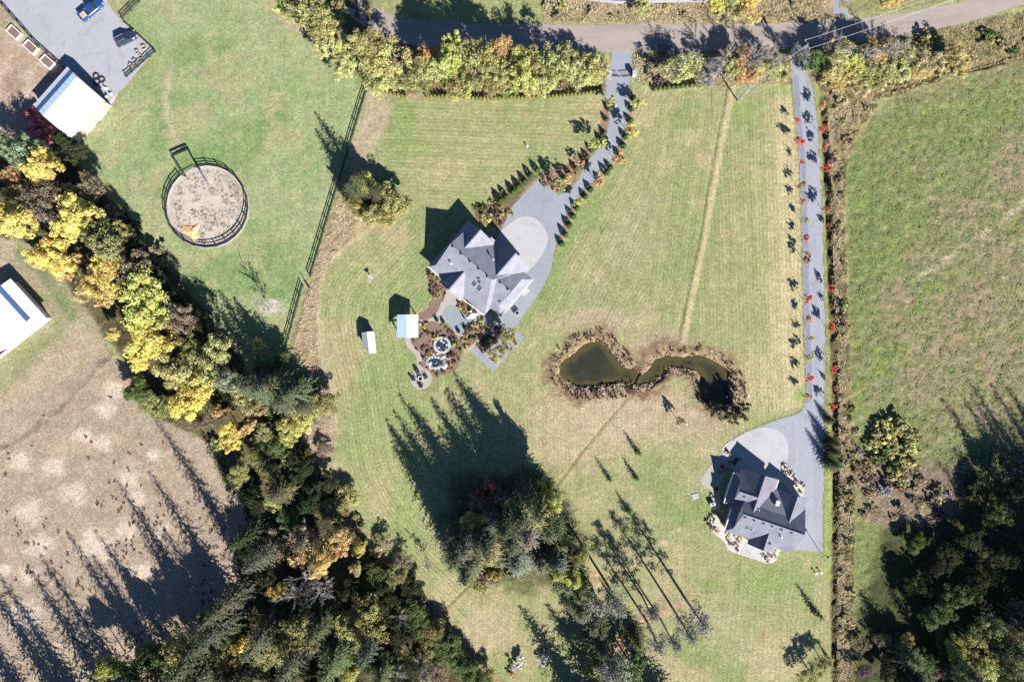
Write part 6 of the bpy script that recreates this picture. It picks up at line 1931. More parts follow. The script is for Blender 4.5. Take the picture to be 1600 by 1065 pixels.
# ------------------------------------------------------------------ rough bushes in the ditch strip, field and verges
def scatter_bushes(n, poly, pool, s0, s1, cols, label, group, seed, cat="bush", name="bush", zf=0.9):
    r = np.random.default_rng(seed)
    P = np.array(poly, float)
    pts = []
    while len(pts) < n:
        q = np.array([r.uniform(P[:, 0].min(), P[:, 0].max()), r.uniform(P[:, 1].min(), P[:, 1].max())])
        if sdf_poly(np.array([q[0]]), np.array([q[1]]), poly)[0] < 0 and all((q[0] - a[0]) ** 2 + (q[1] - a[1]) ** 2 > 14 for a in pts):
            pts.append(q)
    pts.sort(key=lambda q: q[1])
    for i, q in enumerate(pts):
        s = r.uniform(s0, s1); cn = cols[r.integers(len(cols))]
        place_bush(pool, q[0], q[1], s, s * zf, vary(LC[cn], 0.14), label.format(n=nth(i + 1), c={'tan': 'dry tan', 'brown': 'brown', 'olive': 'olive', 'dark': 'dark green', 'pale': 'pale', 'green': 'green', 'purple': 'purplish', 'rust': 'rusty', 'grey': 'grey'}.get(cn, cn)), group, cat, name)


scatter_bushes(52, [(1302, 140), (1336, 158), (1366, 166), (1340, 205), (1319, 265), (1317, 330), (1322, 500), (1328, 640), (1334, 720), (1330, 1000), (1312, 1000), (1314, 700), (1306, 560), (1300, 300), (1296, 190)], BUSH + TUFTB, 0.45, 0.95,
               ['tan', 'brown', 'brown', 'tan', 'olive', 'pale'], "{c} bush, {n} from the road in the strip beside the ditch", "bushes in the strip beside the ditch", 41)
scatter_bushes(40, [(1338, 660), (1360, 720), (1420, 730), (1480, 745), (1495, 800), (1440, 820), (1345, 805), (1335, 720)], BUSH + BARES, 0.6, 1.2, ['purple', 'brown', 'brown', 'tan', 'tan', 'grey'], "{c} bush, {n} from the top of the thicket in the right field", "bushes of the brown thicket", 42)
scatter_bushes(22, [(1360, 670), (1395, 655), (1425, 680), (1432, 720), (1390, 740), (1358, 725)], BUSH, 1.0, 1.7, ['olive', 'olive', 'green', 'pale'], "{c} bush, {n} from the top of the green clump in the right field", "bushes of the green clump", 43)
scatter_bushes(22, [(990, 90), (1235, 86), (1235, 125), (1130, 134), (1040, 136), (995, 128)], BUSH, 0.6, 1.1, ['tan', 'brown', 'pale', 'purple', 'olive'], "{c} bush, {n} from the road on the bank between the drives", "bushes on the bank between the two drives", 44)
scatter_bushes(36, [(1270, 84), (1400, 66), (1520, 60), (1600, 45), (1620, 70), (1500, 108), (1400, 140), (1310, 160), (1280, 130)], BUSH, 0.7, 1.4, ['olive', 'pale', 'tan', 'olive', 'brown', 'green'], "{c} bush, {n} from the road on the right-hand verge", "bushes on the right-hand verge", 45)
scatter_bushes(18, [(850, 4), (1000, 8), (1280, 6), (1280, 32), (1000, 34), (855, 32)], BUSH + TUFTB, 0.5, 0.9, ['tan', 'brown', 'tan', 'pale'], "{c} bush, {n} counted down from the top edge beyond the road", "bushes beyond the gravel road", 46)
scatter_bushes(28, [(560, 800), (600, 850), (660, 930), (740, 1020), (780, 1065), (740, 1065), (640, 950), (580, 870), (545, 800)], BUSH, 0.6, 1.2, ['brown', 'olive', 'tan', 'dark', 'brown'], "{c} bush, {n} from the top along the wood's lawn edge", "bushes along the wood's lawn edge", 47)
scatter_bushes(16, [(480, 690), (500, 720), (540, 790), (560, 830), (540, 830), (490, 760), (470, 710)], BUSH, 0.6, 1.1, ['brown', 'tan', 'olive', 'dark'], "{c} bush, {n} from the soil triangle along the wood", "bushes below the soil triangle", 48)
scatter_bushes(18, [(330, 690), (420, 650), (470, 700), (520, 800), (440, 840), (400, 800), (350, 750)], BUSH, 0.9, 1.7, ['dark', 'olive', 'brown', 'dark', 'green'], "{c} bush, {n} from the top in the neck of the wood", "bushes in the neck of the wood", 49)
scatter_bushes(14, [(620, 80), (940, 92), (940, 140), (800, 148), (620, 140)], BUSH, 0.9, 1.6, ['olive', 'pale', 'olive', 'green', 'brown'], "{c} bush, {n} from the road under the roadside trees", "bushes under the roadside trees", 50)
scatter_bushes(14, [(150, 300), (230, 360), (320, 480), (370, 560), (340, 560), (250, 440), (170, 350)], BUSH, 1.0, 1.8, ['dark', 'dark', 'olive', 'brown'], "{c} bush, {n} from the barn along the belt's paddock side", "bushes along the belt's paddock side", 51)
scatter_bushes(12, [(390, 560), (440, 600), (500, 640), (505, 660), (440, 690), (400, 650)], BUSH, 0.9, 1.6, ['olive', 'green', 'dark'], "{c} bush, {n} from the top below the paddock", "bushes below the paddock", 52)
scatter_bushes(12, [(425, 0), (480, 40), (545, 105), (575, 128), (600, 130), (560, 60), (500, 0)], BUSH, 0.7, 1.2, ['pale', 'tan', 'olive'], "{c} bush, {n} from the top edge at the paddock corner", "bushes at the paddock corner", 53)
scatter_bushes(14, [(1095, 600), (1140, 610), (1160, 640), (1140, 655), (1110, 650), (1098, 630)], BUSH, 0.5, 0.8, ['dark', 'olive', 'brown'], "{c} shrub, {n} from the water at the pond's lower right end", "shrubs at the pond's lower right end", 54)
# dark hedge conifers by the long driveway
for i, (px, py, h, sx) in enumerate(((1294, 690, 5.6, 0.42), (1296, 704, 5.0, 0.4), (1293, 722, 6.0, 0.42), (1292, 655, 3.5, 0.3))):
    place_tree(CONI, i, px, py, 0, sx, h / 20, vary(LC['dark']), f"small dark conifer at the ditch beside the turning area, {nth(i + 1)} of four", "small conifers beside the turning area", name="conifer", at_ground=True)

# ------------------------------------------------------------------ wood at the lower right
brw = [(1700, 985, 27, 1.2), (1690, 1020, 24, 1.1), (1740, 930, 26, 1.2), (1770, 1010, 27, 1.2), (1640, 960, 23, 1.1), (1680, 890, 24, 1.1), (1720, 860, 24, 1.1),
       (1600, 1010, 22, 1.1), (1560, 1060, 22, 1.1), (1500, 1090, 20, 1.1), (1450, 1110, 18, 1.0), (1610, 930, 19, 1.0), (1540, 990, 17, 1.0), (1480, 1030, 15, 1.0), (1580, 960, 18, 1.0), (1700, 800, 22, 1.0), (1760, 780, 22, 1.0), (1420, 1060, 12, 0.9), (1400, 1010, 10, 0.8), (1660, 840, 20, 1.0)]
rb = np.random.default_rng(77)
for yy in range(850, 1030, 34):
    for xx in (1648, 1682, 1716):
        brw.append((xx + rb.uniform(-10, 10) - max(0, yy - 1060) * 0.6, yy + rb.uniform(-10, 10), rb.uniform(24, 30), rb.uniform(0.9, 1.15)))
for i, (px, py, h, sx) in enumerate(brw):
    place_tree(CONI, i, px, py, 0, sx, h / 20, vary(tuple(q * 0.85 for q in LC['fir']), 0.2), f"dark fir, {nth(i + 1)} of the wood in the lower right corner, partly in shade", "firs of the lower right wood", name="conifer", at_ground=True)
brl = [(1560, 985, 26, 'pale', 16), (1580, 1025, 30, 'L', 17), (1530, 1000, 26, 'L', 15), (1500, 1020, 22, 'lime', 12), (1545, 1050, 28, 'pale', 16), (1595, 1000, 24, 'brown', 17), (1510, 1050, 22, 'pale', 14), (1580, 1060, 24, 'pale', 16), (1480, 1000, 20, 'green', 9), (1440, 1030, 22, 'green', 8), (1420, 1010, 16, 'lime', 7), (1590, 960, 22, 'brown', 13), (1460, 960, 24, 'green', 10),
       (1500, 930, 26, 'green', 11), (1540, 900, 26, 'dark', 12), (1480, 880, 24, 'dark', 9), (1580, 870, 26, 'dark', 12), (1440, 920, 22, 'dark', 8), (1560, 800, 24, 'green', 9), (1590, 760, 22, 'dark', 10), (1520, 840, 22, 'dark', 8), (1470, 1050, 20, 'brown', 8), (1380, 1000, 16, 'brown', 5), (1350, 1010, 14, 'brown', 4),
       (1390, 1045, 18, 'dark', 6), (1350, 1050, 16, 'purple', 5), (1430, 850, 16, 'green', 5), (1530, 760, 16, 'green', 5)]
for i, (px, py, rr, cn, h) in enumerate(brl):
    pool = LOOSE if cn in ('L', 'brown', 'pale', 'purple') else BROAD
    place_tree(pool, i * 2, px, py, h * 0.5, rr * 0.95 * S / 3.8, h * 0.7 / 7.8, vary(tuple(q * (1.05 if h >= 14 else 0.8) for q in LC['olive' if cn == 'L' else cn]), 0.15), f"{dict(L='thin olive', pale='pale olive', lime='lime', olive='olive', green='green', dark='dark green', brown='brown', purple='purplish')[cn]} leafy tree, {nth(i + 1)} among the lower right wood's broadleaves", "leafy trees of the lower right wood")  # low trees' leaf colour darkened for the wood's shade, tall sunlit crowns kept bright

# ------------------------------------------------------------------ grasses and clods: nobody could count these
def tuft_field(name, pts, size, col, label, seed, hk=1.0, blades=4):
    r = np.random.default_rng(seed)
    pts = np.asarray(pts, float)
    n = len(pts)
    X, Y = G(pts[:, 0], pts[:, 1])
    ji = np.clip(np.searchsorted(gy, pts[:, 1]), 0, NY - 1); ix = np.clip(np.searchsorted(gx, pts[:, 0]), 0, NX - 1)
    Z = zed[ji * NX + ix]
    V = np.zeros((n, blades, 3, 3)); T = np.zeros((n, blades))
    tt = r.uniform(0.2, 0.8, n)
    for b in range(blades):
        a = r.uniform(0, 6.28, n); L = size * r.uniform(0.5, 1.3, n); w_ = L * 0.34
        bx, by = np.cos(a), np.sin(a)
        px_, py_ = -by, bx
        tip = np.stack([X + bx * L * 0.85, Y + by * L * 0.85, Z + L * hk * r.uniform(0.3, 0.9, n)], 1)
        V[:, b, 0] = np.stack([X + px_ * w_, Y + py_ * w_, Z + 0.0 * X], 1)
        V[:, b, 1] = np.stack([X - px_ * w_, Y - py_ * w_, Z + 0.0 * X], 1)
        V[:, b, 2] = tip
        T[:, b] = np.clip(tt + r.normal(size=n) * 0.12, 0, 1)
    V = V.reshape(-1, 3); F = np.arange(len(V)).reshape(-1, 3)
    me = leaf_mesh(name, V, F, T.ravel(), M['leaf'])
    o = link(name, me); o.color = (*col, 1); o['kind'] = 'stuff'  # tint varies the blades; o['label'] = label; o['category'] = 'grass'
    return o


def pts_in(poly, n, seed, keep=None):
    r = np.random.default_rng(seed)
    P = np.array(poly, float)
    out = np.zeros((0, 2))
    while len(out) < n:
        q = np.stack([r.uniform(P[:, 0].min(), P[:, 0].max(), n * 2), r.uniform(P[:, 1].min(), P[:, 1].max(), n * 2)], 1)
        ok = sdf_poly(q[:, 0], q[:, 1], poly) < 0
        if keep is not None:
            ok &= keep(q[:, 0], q[:, 1], r)
        out = np.concatenate([out, q[ok]])
    return out[:n]


tuft_field("dry_grass", pts_in(ds, 9000, 61, lambda x, y, r: (r.random(len(x)) < sstep(0.35, 0.6, fbm(x, y, 9, 3, 3))) & (dist_line(x, y, ditch) > 5) & (sdf_poly(x, y, ds) < -2 - 8 * fbm(x, y, 7, 2, 6))), 0.30, (0.46, 0.38, 0.24), "dry tan grass beside the ditch", 71, 0.7)
pb = [(858, 595), (870, 545), (900, 515), (950, 512), (975, 540), (1005, 575), (1030, 545), (1090, 538), (1140, 555), (1165, 590), (1165, 630), (1120, 650), (1090, 620), (1080, 590), (1040, 585), (1010, 610), (960, 626), (900, 622)]
tuft_field("pond_grass", pts_in(pb, 3000, 62, lambda x, y, r: (sdf_poly(x, y, pond_s) > 4) & (r.random(len(x)) < 1.1 - sdf_poly(x, y, pond_s) / 22) & (fbm(x, y, 8, 3, 5) > 0.42)), 0.30, (0.46, 0.36, 0.25), "dry grass and rushes on the pond banks", 72, 0.5)
tuft_field("dark_rushes", pts_in(pb, 420, 63, lambda x, y, r: (sdf_poly(x, y, pond_s) > 2) & (sdf_poly(x, y, pond_s) < 26)), 0.55, (0.12, 0.085, 0.055), "dark dead rushes on the pond banks", 73, 1.2)
tuft_field("strip_grass", pts_in(fs, 6000, 64, lambda x, y, r: (fbm(x, y, 8, 3, 5) > 0.46) & (sdf_poly(x, y, fs) < -1 - 7 * fbm(x, y, 6, 2, 6))), 0.28, (0.50, 0.40, 0.28), "dry grass in the strip beside the paddock fence", 74, 0.7)
tuft_field("field_rushes", pts_in([(-20, 680), (90, 600), (160, 560), (215, 650), (330, 700), (350, 770), (430, 850), (330, 990), (250, 1060), (-20, 1060)], 190, 65, lambda x, y, r: r.random(len(x)) < sstep(0.48, 0.62, fbm(x, y, 40, 3, 6)) * (0.2 + 0.8 * (y > 780))), 0.55, (0.15, 0.115, 0.085), "dark rush clumps dotted over the dry field", 75, 0.9, 7)
tuft_field("field_grass", pts_in([(1335, 240), (1400, 158), (1600, 100), (1600, 760), (1500, 740), (1420, 680), (1340, 620), (1328, 420)], 26000, 66, lambda x, y, r: fbm(x, y, 7, 3, 9) > 0.47), 0.28, (0.23, 0.27, 0.11), "tussocky green grass of the right field", 76, 0.55, 3)
tuft_field("field_straw", pts_in([(1335, 240), (1400, 158), (1600, 100), (1600, 760), (1500, 740), (1420, 680), (1340, 620), (1328, 420)], 7000, 67, lambda x, y, r: r.random(len(x)) < sstep(0.5, 0.62, fbm(x, y, 9, 3, 12)) * sstep(1320, 1560, x + (y - 400) * 0.3)), 0.22, (0.40, 0.37, 0.27), "pale straw in the right field", 77, 0.5, 3)
tuft_field("verge_grass", pts_in([(850, 3), (1290, 3), (1290, 35), (1000, 35), (850, 34)], 4000, 68), 0.32, (0.48, 0.39, 0.25), "dry tan grass on the far road verge", 78, 0.8)
tuft_field("bank_grass", pts_in([(990, 86), (1236, 84), (1238, 128), (1130, 136), (1040, 139), (992, 128)], 3000, 69), 0.32, (0.44, 0.37, 0.24), "dry grass on the bank between the drives", 79, 0.8)
tuft_field("right_verge_grass", pts_in([(1268, 80), (1420, 60), (1600, 18), (1600, 90), (1490, 118), (1400, 148), (1310, 170), (1276, 130)], 6000, 70, lambda x, y, r: fbm(x, y, 10, 3, 5) > 0.45), 0.32, (0.42, 0.35, 0.20), "dry grass on the right-hand road verge", 80, 0.8)
tuft_field("pen_clods", pts_in([(325 + 56 * math.cos(t), 323 + 56 * math.sin(t)) for t in np.linspace(0, 6.2, 30)], 750, 81, lambda x, y, r: fbm(x, y, 12, 3, 2) > 0.46), 0.36, (0.20, 0.16, 0.12), "dark weeds and clods on the riding sand", 81, 0.4, 5)
tuft_field("pen_weeds", pts_in([(325 + 61 * math.cos(t), 323 + 61 * math.sin(t)) for t in np.linspace(0, 6.2, 30)], 1500, 82, lambda x, y, r: (np.hypot(x - 325, y - 323) > 46) & (r.random(len(x)) < 0.25 + 0.75 * (x > 350))), 0.22, (0.20, 0.20, 0.09), "weedy grass at the rim of the riding pen", 82, 0.4, 4)
edge_pts = []
r_e = np.random.default_rng(99)
for line in (dl, drl, ld_l, ld_r):
    for (xa, ya), (xb, yb) in zip(line[:-1], line[1:]):
        k = max(2, int(math.hypot(xb - xa, yb - ya) * 2.2))
        t = r_e.random(k)
        edge_pts += list(zip(xa + (xb - xa) * t + r_e.normal(size=k) * 1.3, ya + (yb - ya) * t + r_e.normal(size=k) * 1.3))
tuft_field("edge_grass", edge_pts, 0.2, (0.22, 0.25, 0.11), "grass creeping over the edges of both driveways", 83, 0.4, 4)
for nm_, poly_, n_, col_, sd_ in (("green_weeds", ds, 2600, (0.19, 0.21, 0.09), 84), ("brown_weeds", ds, 2600, (0.20, 0.15, 0.10), 85), ("verge_weeds", [(1268, 80), (1420, 60), (1600, 18), (1600, 90), (1490, 118), (1400, 148), (1310, 170), (1276, 130)], 2600, (0.19, 0.20, 0.08), 86), ("bank_weeds", [(850, 3), (1290, 3), (1290, 35), (1000, 35), (850, 34)], 1500, (0.21, 0.20, 0.09), 87)):
    tuft_field(nm_, pts_in(poly_, n_, sd_, lambda x, y, r: fbm(x, y, 9, 3, 2) > 0.48), 0.34, col_, {"green_weeds": "green weeds among the dry grass by the ditch", "brown_weeds": "dead brown stalks by the ditch", "verge_weeds": "green weeds on the right-hand road verge", "bank_weeds": "weeds on the far road verge"}[nm_], sd_, 0.7)
#@@DETAIL


# ------------------------------------------------------------------ gardens, furniture and small things
def boulder_mesh(seed, r0=0.5):
    r = np.random.default_rng(seed)
    V = []; F = []
    n, m_ = 9, 5
    for i in range(m_ + 1):
        ph = math.pi * (i / m_) * 0.62
        for j in range(n):
            th = 2 * math.pi * j / n
            k = r0 * r.uniform(0.75, 1.15)
            V.append((k * math.sin(ph) * math.cos(th), k * math.sin(ph) * math.sin(th), k * 0.75 * math.cos(ph)))
    for i in range(m_):
        for j in range(n):
            F.append((i * n + j, (i + 1) * n + j, (i + 1) * n + (j + 1) % n, i * n + (j + 1) % n))
    return np_mesh("boulder", V, F, M['stone'])


M['pale_stone'] = surf('pale_stone', (0.30, 0.295, 0.30), 0.25, ((1.5, 0.6), (5.0, 0.6)), bump=0.04, bump_scale=4)
BOULD = [boulder_mesh(700 + i) for i in range(5)]
BOULDP = []
for b_ in BOULD:
    c = b_.copy(); c.materials.clear(); c.materials.append(M['pale_stone']); BOULDP.append(c)


def boulder(px, py, s, label, group, pale=False, z=0.0):
    x, y = G(px, py)
    o = link("boulder", (BOULDP if pale else BOULD)[random.randrange(5)], None, (x, y, z), (0, 0, random.uniform(0, 6.28)), (s, s * random.uniform(0.7, 1.1), s * random.uniform(0.6, 1.0)))
    tag(o, label, "boulder", group)
    return o


# upper stone basin and the rocky pool of the water garden
ub = empty("stone_basin", (*G(691, 539), 0.05))
tag(ub, "round white stone-rimmed garden pool in the mulch bed", "garden pool")
n = 22
for k in range(n):
    a = 2 * math.pi * k / n
    q = MB(); q.box(0, 0, 0.16, 0.55, 0.52, 0.34, 0)
    q.build("rim_stone", M['pale_stone'], ub, (1.62 * math.cos(a), 1.62 * math.sin(a), random.uniform(-0.03, 0.03)), (random.uniform(-.06, .06), random.uniform(-.06, .06), a))
q = MB(); q.disc(0, 0, 0.16, 1.45, 24, 0.2)
M['pool_water'] = glossy('pool_water', (0.02, 0.035, 0.06), 0.05, 0.6)
q.build("pool_water", M['pool_water'], ub)
for k in range(7):
    a = random.uniform(0, 6.28); rr = random.uniform(0.5, 1.25)
    link("stone", BOULDP[k % 5], ub, (rr * math.cos(a), rr * math.sin(a), 0.1), (0, 0, a), random.uniform(0.4, 0.8))
lp = empty("rock_pool", (*G(680, 566), 0.05))
tag(lp, "irregular rocky garden pool below the round one", "garden pool")
q = MB(); q.prism([(1.7 * math.cos(t) * (1 + 0.2 * math.sin(3 * t)), 1.0 * math.sin(t) * (1 + 0.15 * math.cos(2 * t))) for t in np.linspace(0, 2 * math.pi, 24, endpoint=False)], 0, 0.06)
q.build("pool_water", M['pool_water'], lp)
k = 0
for t in np.linspace(0, 2 * math.pi, 16, endpoint=False):
    k += 1
    px_, py_ = 680 + 13.5 * math.cos(t), 566 + 8.5 * math.sin(t)
    boulder(px_, py_, random.uniform(0.6, 1.15), f"pale boulder, {nth(k)} round the rocky garden pool", "boulders round the rocky garden pool", True, 0.05)
for i, (px_, py_, s_) in enumerate(((695, 571, 2.0), (693, 557, 1.5), (671, 567, 1.6), (690, 549, 1.2), (684, 552, 1.0), (700, 560, 1.1), (678, 553, 1.1), (698, 546, 1.0), (674, 575, 1.2), (687, 577, 1.0))):
    boulder(px_, py_, s_ * 0.75, f"large pale rock, {nth(i + 1)} of those heaped beside the garden pools", "rocks heaped beside the garden pools", True, 0.05)
# bed plants round the house
gp = [(642, 506, 'lime', 1.0), (648, 507, 'lime', 1.0), (656, 508, 'yellow', 0.9), (663, 509, 'yellow', 1.0), (670, 506, 'lime', 0.8), (666, 517, 'dark', 0.8), (671, 520, 'dark', 0.7), (681, 527, 'yellow', 1.0), (678, 524, 'dark', 0.8), (702, 515, 'dark', 0.5), (657, 528, 'rust', 0.6), (662, 545, 'purple', 0.8), (670, 550, 'maroon', 0.8),
      (651, 545, 'brown', 0.6), (662, 558, 'dark', 0.8), (667, 556, 'lime', 0.7), (706, 530, 'dark', 1.0), (712, 531, 'green', 0.9), (709, 540, 'lime', 1.0), (714, 537, 'green', 0.8), (701, 556, 'maroon', 1.0), (706, 553, 'maroon', 1.0), (712, 556, 'rust', 0.8), (709, 563, 'dark', 0.6), (704, 568, 'gold', 0.8), (707, 571, 'orange', 0.7), (716, 560, 'dark', 0.6),
      (690, 582, 'green', 0.9), (696, 584, 'olive', 0.8), (684, 586, 'rust', 0.7), (676, 580, 'brown', 0.6), (660, 570, 'brown', 0.7), (720, 545, 'dark', 0.6), (722, 552, 'olive', 0.7), (728, 532, 'lime', 0.8), (726, 540, 'dark', 0.7), (733, 540, 'gold', 0.8), (727, 545, 'gold', 0.6),
      (717, 473, 'dark', 0.7), (732, 475, 'dark', 0.8), (725, 478, 'rust', 0.7), (727, 484, 'gold', 0.9), (718, 481, 'yellow', 0.8), (737, 481, 'brown', 0.8), (730, 488, 'olive', 1.0), (742, 486, 'brown', 0.7),
      (671, 427, 'dark', 0.9), (678, 434, 'gold', 0.8), (676, 442, 'brown', 0.9), (684, 438, 'olive', 0.8), (673, 448, 'purple', 0.8), (681, 450, 'brown', 0.9), (687, 457, 'pale', 0.9), (674, 458, 'dark', 0.8), (689, 464, 'pale', 0.8), (679, 463, 'purple', 0.7),
      (749, 501, 'lime', 0.9), (743, 508, 'gold', 1.0), (751, 506, 'grey', 0.8), (738, 515, 'brown', 1.0), (745, 517, 'olive', 0.8), (731, 521, 'gold', 0.9), (738, 525, 'dark', 0.9), (728, 512, 'dark', 0.8), (753, 515, 'tan', 0.8), (735, 532, 'brown', 1.0), (742, 529, 'grey', 0.8), (747, 525, 'tan', 0.7), (762, 510, 'brown', 0.8), (722, 530, 'gold', 0.7),
      (764, 531, 'lime', 0.9), (760, 527, 'dark', 0.8), (768, 534, 'lime', 0.8), (756, 535, 'brown', 0.8), (761, 541, 'rust', 0.8), (772, 526, 'purple', 1.0), (778, 523, 'grey', 0.9), (768, 520, 'dark', 1.0), (751, 541, 'dark', 0.8), (757, 548, 'dark', 0.7),
      (769, 317, 'lime', 1.0), (762, 345, 'yellow', 1.2), (756, 340, 'pale', 1.2), (766, 338, 'pale', 1.0), (779, 343, 'rust', 1.0), (783, 350, 'rust', 0.9), (778, 333, 'purple', 1.2), (785, 338, 'lime', 1.0), (748, 328, 'dark', 1.4), (756, 326, 'dark', 1.2), (770, 330, 'dark', 1.2), (776, 322, 'dark', 1.2), (793, 332, 'olive', 1.0), (800, 334, 'olive', 0.8), (786, 325, 'lime', 1.0),
      (846, 284, 'purple', 0.8), (852, 290, 'purple', 0.8), (866, 296, 'orange', 0.8), (873, 299, 'gold', 0.7), (861, 286, 'green', 1.0), (870, 288, 'lime', 1.0), (882, 296, 'gold', 0.8), (890, 284, 'gold', 0.6), (858, 280, 'dark', 0.9), (849, 277, 'dark', 0.9), (914, 262, 'gold', 0.6), (924, 258, 'gold', 0.6), (900, 272, 'olive', 0.6)]
scatter_bushes(46, [z3r(*p) for p in [(400, 250), (560, 250), (720, 270), (850, 440), (880, 560), (860, 680), (790, 790), (620, 840), (560, 850), (455, 780), (440, 650), (420, 600), (325, 490), (320, 430)]], TUFTB, 0.5, 0.95, ['brown', 'rust', 'dark', 'olive', 'purple', 'lime', 'tan', 'maroon'], "small {c} plant, {n} from the terrace in the pool bed", "small plants of the pool bed", 55, "plant", "garden_plant")
scatter_bushes(30, [z4r(*p) for p in [(440, 350), (650, 170), (700, 170), (820, 290), (590, 530), (420, 590), (395, 500)]], TUFTB, 0.5, 0.95, ['brown', 'gold', 'dark', 'olive', 'tan', 'lime'], "small {c} plant, {n} from the terrace in the square bed", "small plants of the square bed", 56, "plant", "garden_plant")
scatter_bushes(26, [z4r(*p) for p in [(630, 550), (760, 410), (990, 440), (930, 540), (740, 700)]], TUFTB, 0.5, 1.0, ['brown', 'purple', 'dark', 'olive', 'grey', 'lime'], "small {c} plant, {n} from the terrace in the bed of the grey court", "small plants of the grey court", 57, "plant", "garden_plant")
scatter_bushes(22, [(668, 425), (700, 446), (692, 470), (672, 456)], TUFTB, 0.5, 0.9, ['brown', 'dark', 'olive', 'pale', 'rust'], "small {c} plant, {n} from the house's left corner", "small plants at the house's left corner", 58, "plant", "garden_plant")
names_c = dict(lime='lime', yellow='yellow', dark='dark green', rust='rusty', purple='purple-brown', maroon='maroon', brown='brown', green='green', gold='golden', orange='orange', olive='olive', pale='pale', grey='grey-green', tan='tan')
cnt = {}
for px_, py_, cn, s_ in gp:
    if py_ < 300 or px_ > 840:
        where = "by the gravel court corner"
    elif py_ < 360:
        where = "above the round concrete pad"
    elif px_ < 695 and py_ < 470:
        where = "at the house's left corner"
    elif py_ < 490 and px_ < 745:
        where = "against the house terrace"
    elif px_ > 755 and py_ > 515:
        where = "by the small grey court"
    elif px_ > 718:
        where = "in the square bed"
    else:
        where = "round the garden pools"
    key = (where, cn); cnt[key] = cnt.get(key, 0) + 1
    place_bush(TUFTB, px_, py_, s_ * 1.15, s_ * 1.2, vary(LC[cn], 0.1), f"{names_c[cn]} garden shrub {where}, {nth(cnt[key])} of its colour", "garden shrubs of the first house", name="garden_shrub")
# ornamental trees in the small grey court
for i, (px_, py_, h, s_, cn, lab) in enumerate(((796, 529, 7.5, 0.72, 'olive', "yellow-green ornamental tree shading the terrace corner"), (785, 546, 4.5, 0.45, 'olive', "small thin tree in the middle of the grey court"), (773, 557, 4.5, 0.5, 'pale', "small thin tree at the lower end of the grey court"), (780, 516, 4, 0.5, 'purple', "purple-leaved small tree by the terrace walk"))):
    place_tree(LOOSE, i, px_, py_, h * 0.5, s_, h / 7.4, vary(LC[cn], 0.1), lab, None)
# shrubs of the second house in pale gravel
g2 = [(1227.5, 730, 'brown', 1.15), (1235.5, 742.5, 'brown', 1.25), (1243.5, 750.5, 'brown', 0.9), (1252.5, 758, 'rust', 1.0), (1250, 768, 'olive', 0.8), (1224, 739, 'dark', 1.0), (1243, 756, 'dark', 0.8), (1136.5, 706.5, 'rust', 1.1), (1143, 716, 'pale', 0.8), (1151, 716, 'dark', 1.4), (1146, 722, 'dark', 1.1), (1138, 722, 'green', 0.9),
      (1127, 797, 'lime', 1.2), (1112, 811, 'dark', 1.2), (1109, 818, 'dark', 1.3), (1120, 829, 'rust', 1.0), (1115, 826, 'tan', 0.9), (1138, 834, 'olive', 0.9), (1137.5, 841.5, 'dark', 0.8), (1151, 839, 'gold', 1.0), (1157, 842, 'gold', 0.9), (1155, 845, 'olive', 0.8), (1151, 853, 'purple', 0.9), (1152, 858, 'dark', 0.7), (1140, 849, 'dark', 0.7), (1146, 850, 'dark', 0.6),
      (1199, 874, 'rust', 0.9), (1193, 869, 'dark', 0.9), (1201, 867, 'olive', 0.7), (1205, 869, 'dark', 0.6), (1211, 868, 'brown', 0.6), (1212, 857, 'lime', 0.8), (1208, 860, 'tan', 0.7), (1122, 736, 'purple', 1.0), (1128, 728, 'maroon', 1.0), (1133, 733, 'brown', 0.9), (1119, 762, 'dark', 1.1), (1115, 775, 'dark', 1.0), (1130, 818, 'olive', 0.7)]
cnt = {}
for px_, py_, cn, s_ in g2:
    where = "by the garages" if px_ > 1220 else ("by the shaded walk" if py_ < 800 else ("right of the terrace" if px_ > 1185 else "left of the terrace"))
    key = (where, cn); cnt[key] = cnt.get(key, 0) + 1
    place_bush(TUFTB, px_, py_, s_ * 1.0, s_ * 1.2, vary(LC[cn], 0.1), f"{names_c[cn]} garden shrub {where} of the second house, {nth(cnt[key])} of its colour", "garden shrubs of the second house", name="garden_shrub")

# red creeper and shrubs at the barn's lower corner
for i, (px_, py_, s_, cn) in enumerate(((56, 182, 1.7, 'pink'), (62, 192, 1.7, 'red'), (69, 202, 1.8, 'pink'), (77, 213, 1.6, 'red'), (84, 221, 1.2, 'pink'))):
    place_bush(BUSH, px_, py_, s_, s_ * 1.2, vary((0.66, 0.24, 0.24), 0.1), f"red-leaved shrub, {nth(i + 1)} from the top beside the barn's left wall", "red shrubs beside the barn")

# fire pit with four chairs
fp = empty("fire_pit", (*G(657, 591), 0.05))
tag(fp, "round stone fire pit in the middle of the paved circle", "fire pit")
for k in range(12):
    a = 2 * math.pi * k / 12
    q = MB(); q.box(0, 0, 0.18, 0.2, 0.26, 0.36); q.build("stone", M['stone'], fp, (0.5 * math.cos(a), 0.5 * math.sin(a), 0), (0, 0, a))
q = MB(); q.disc(0, 0, 0.12, 0.42, 14, 0.12); q.build("ash_bed", M['dark_metal'], fp)


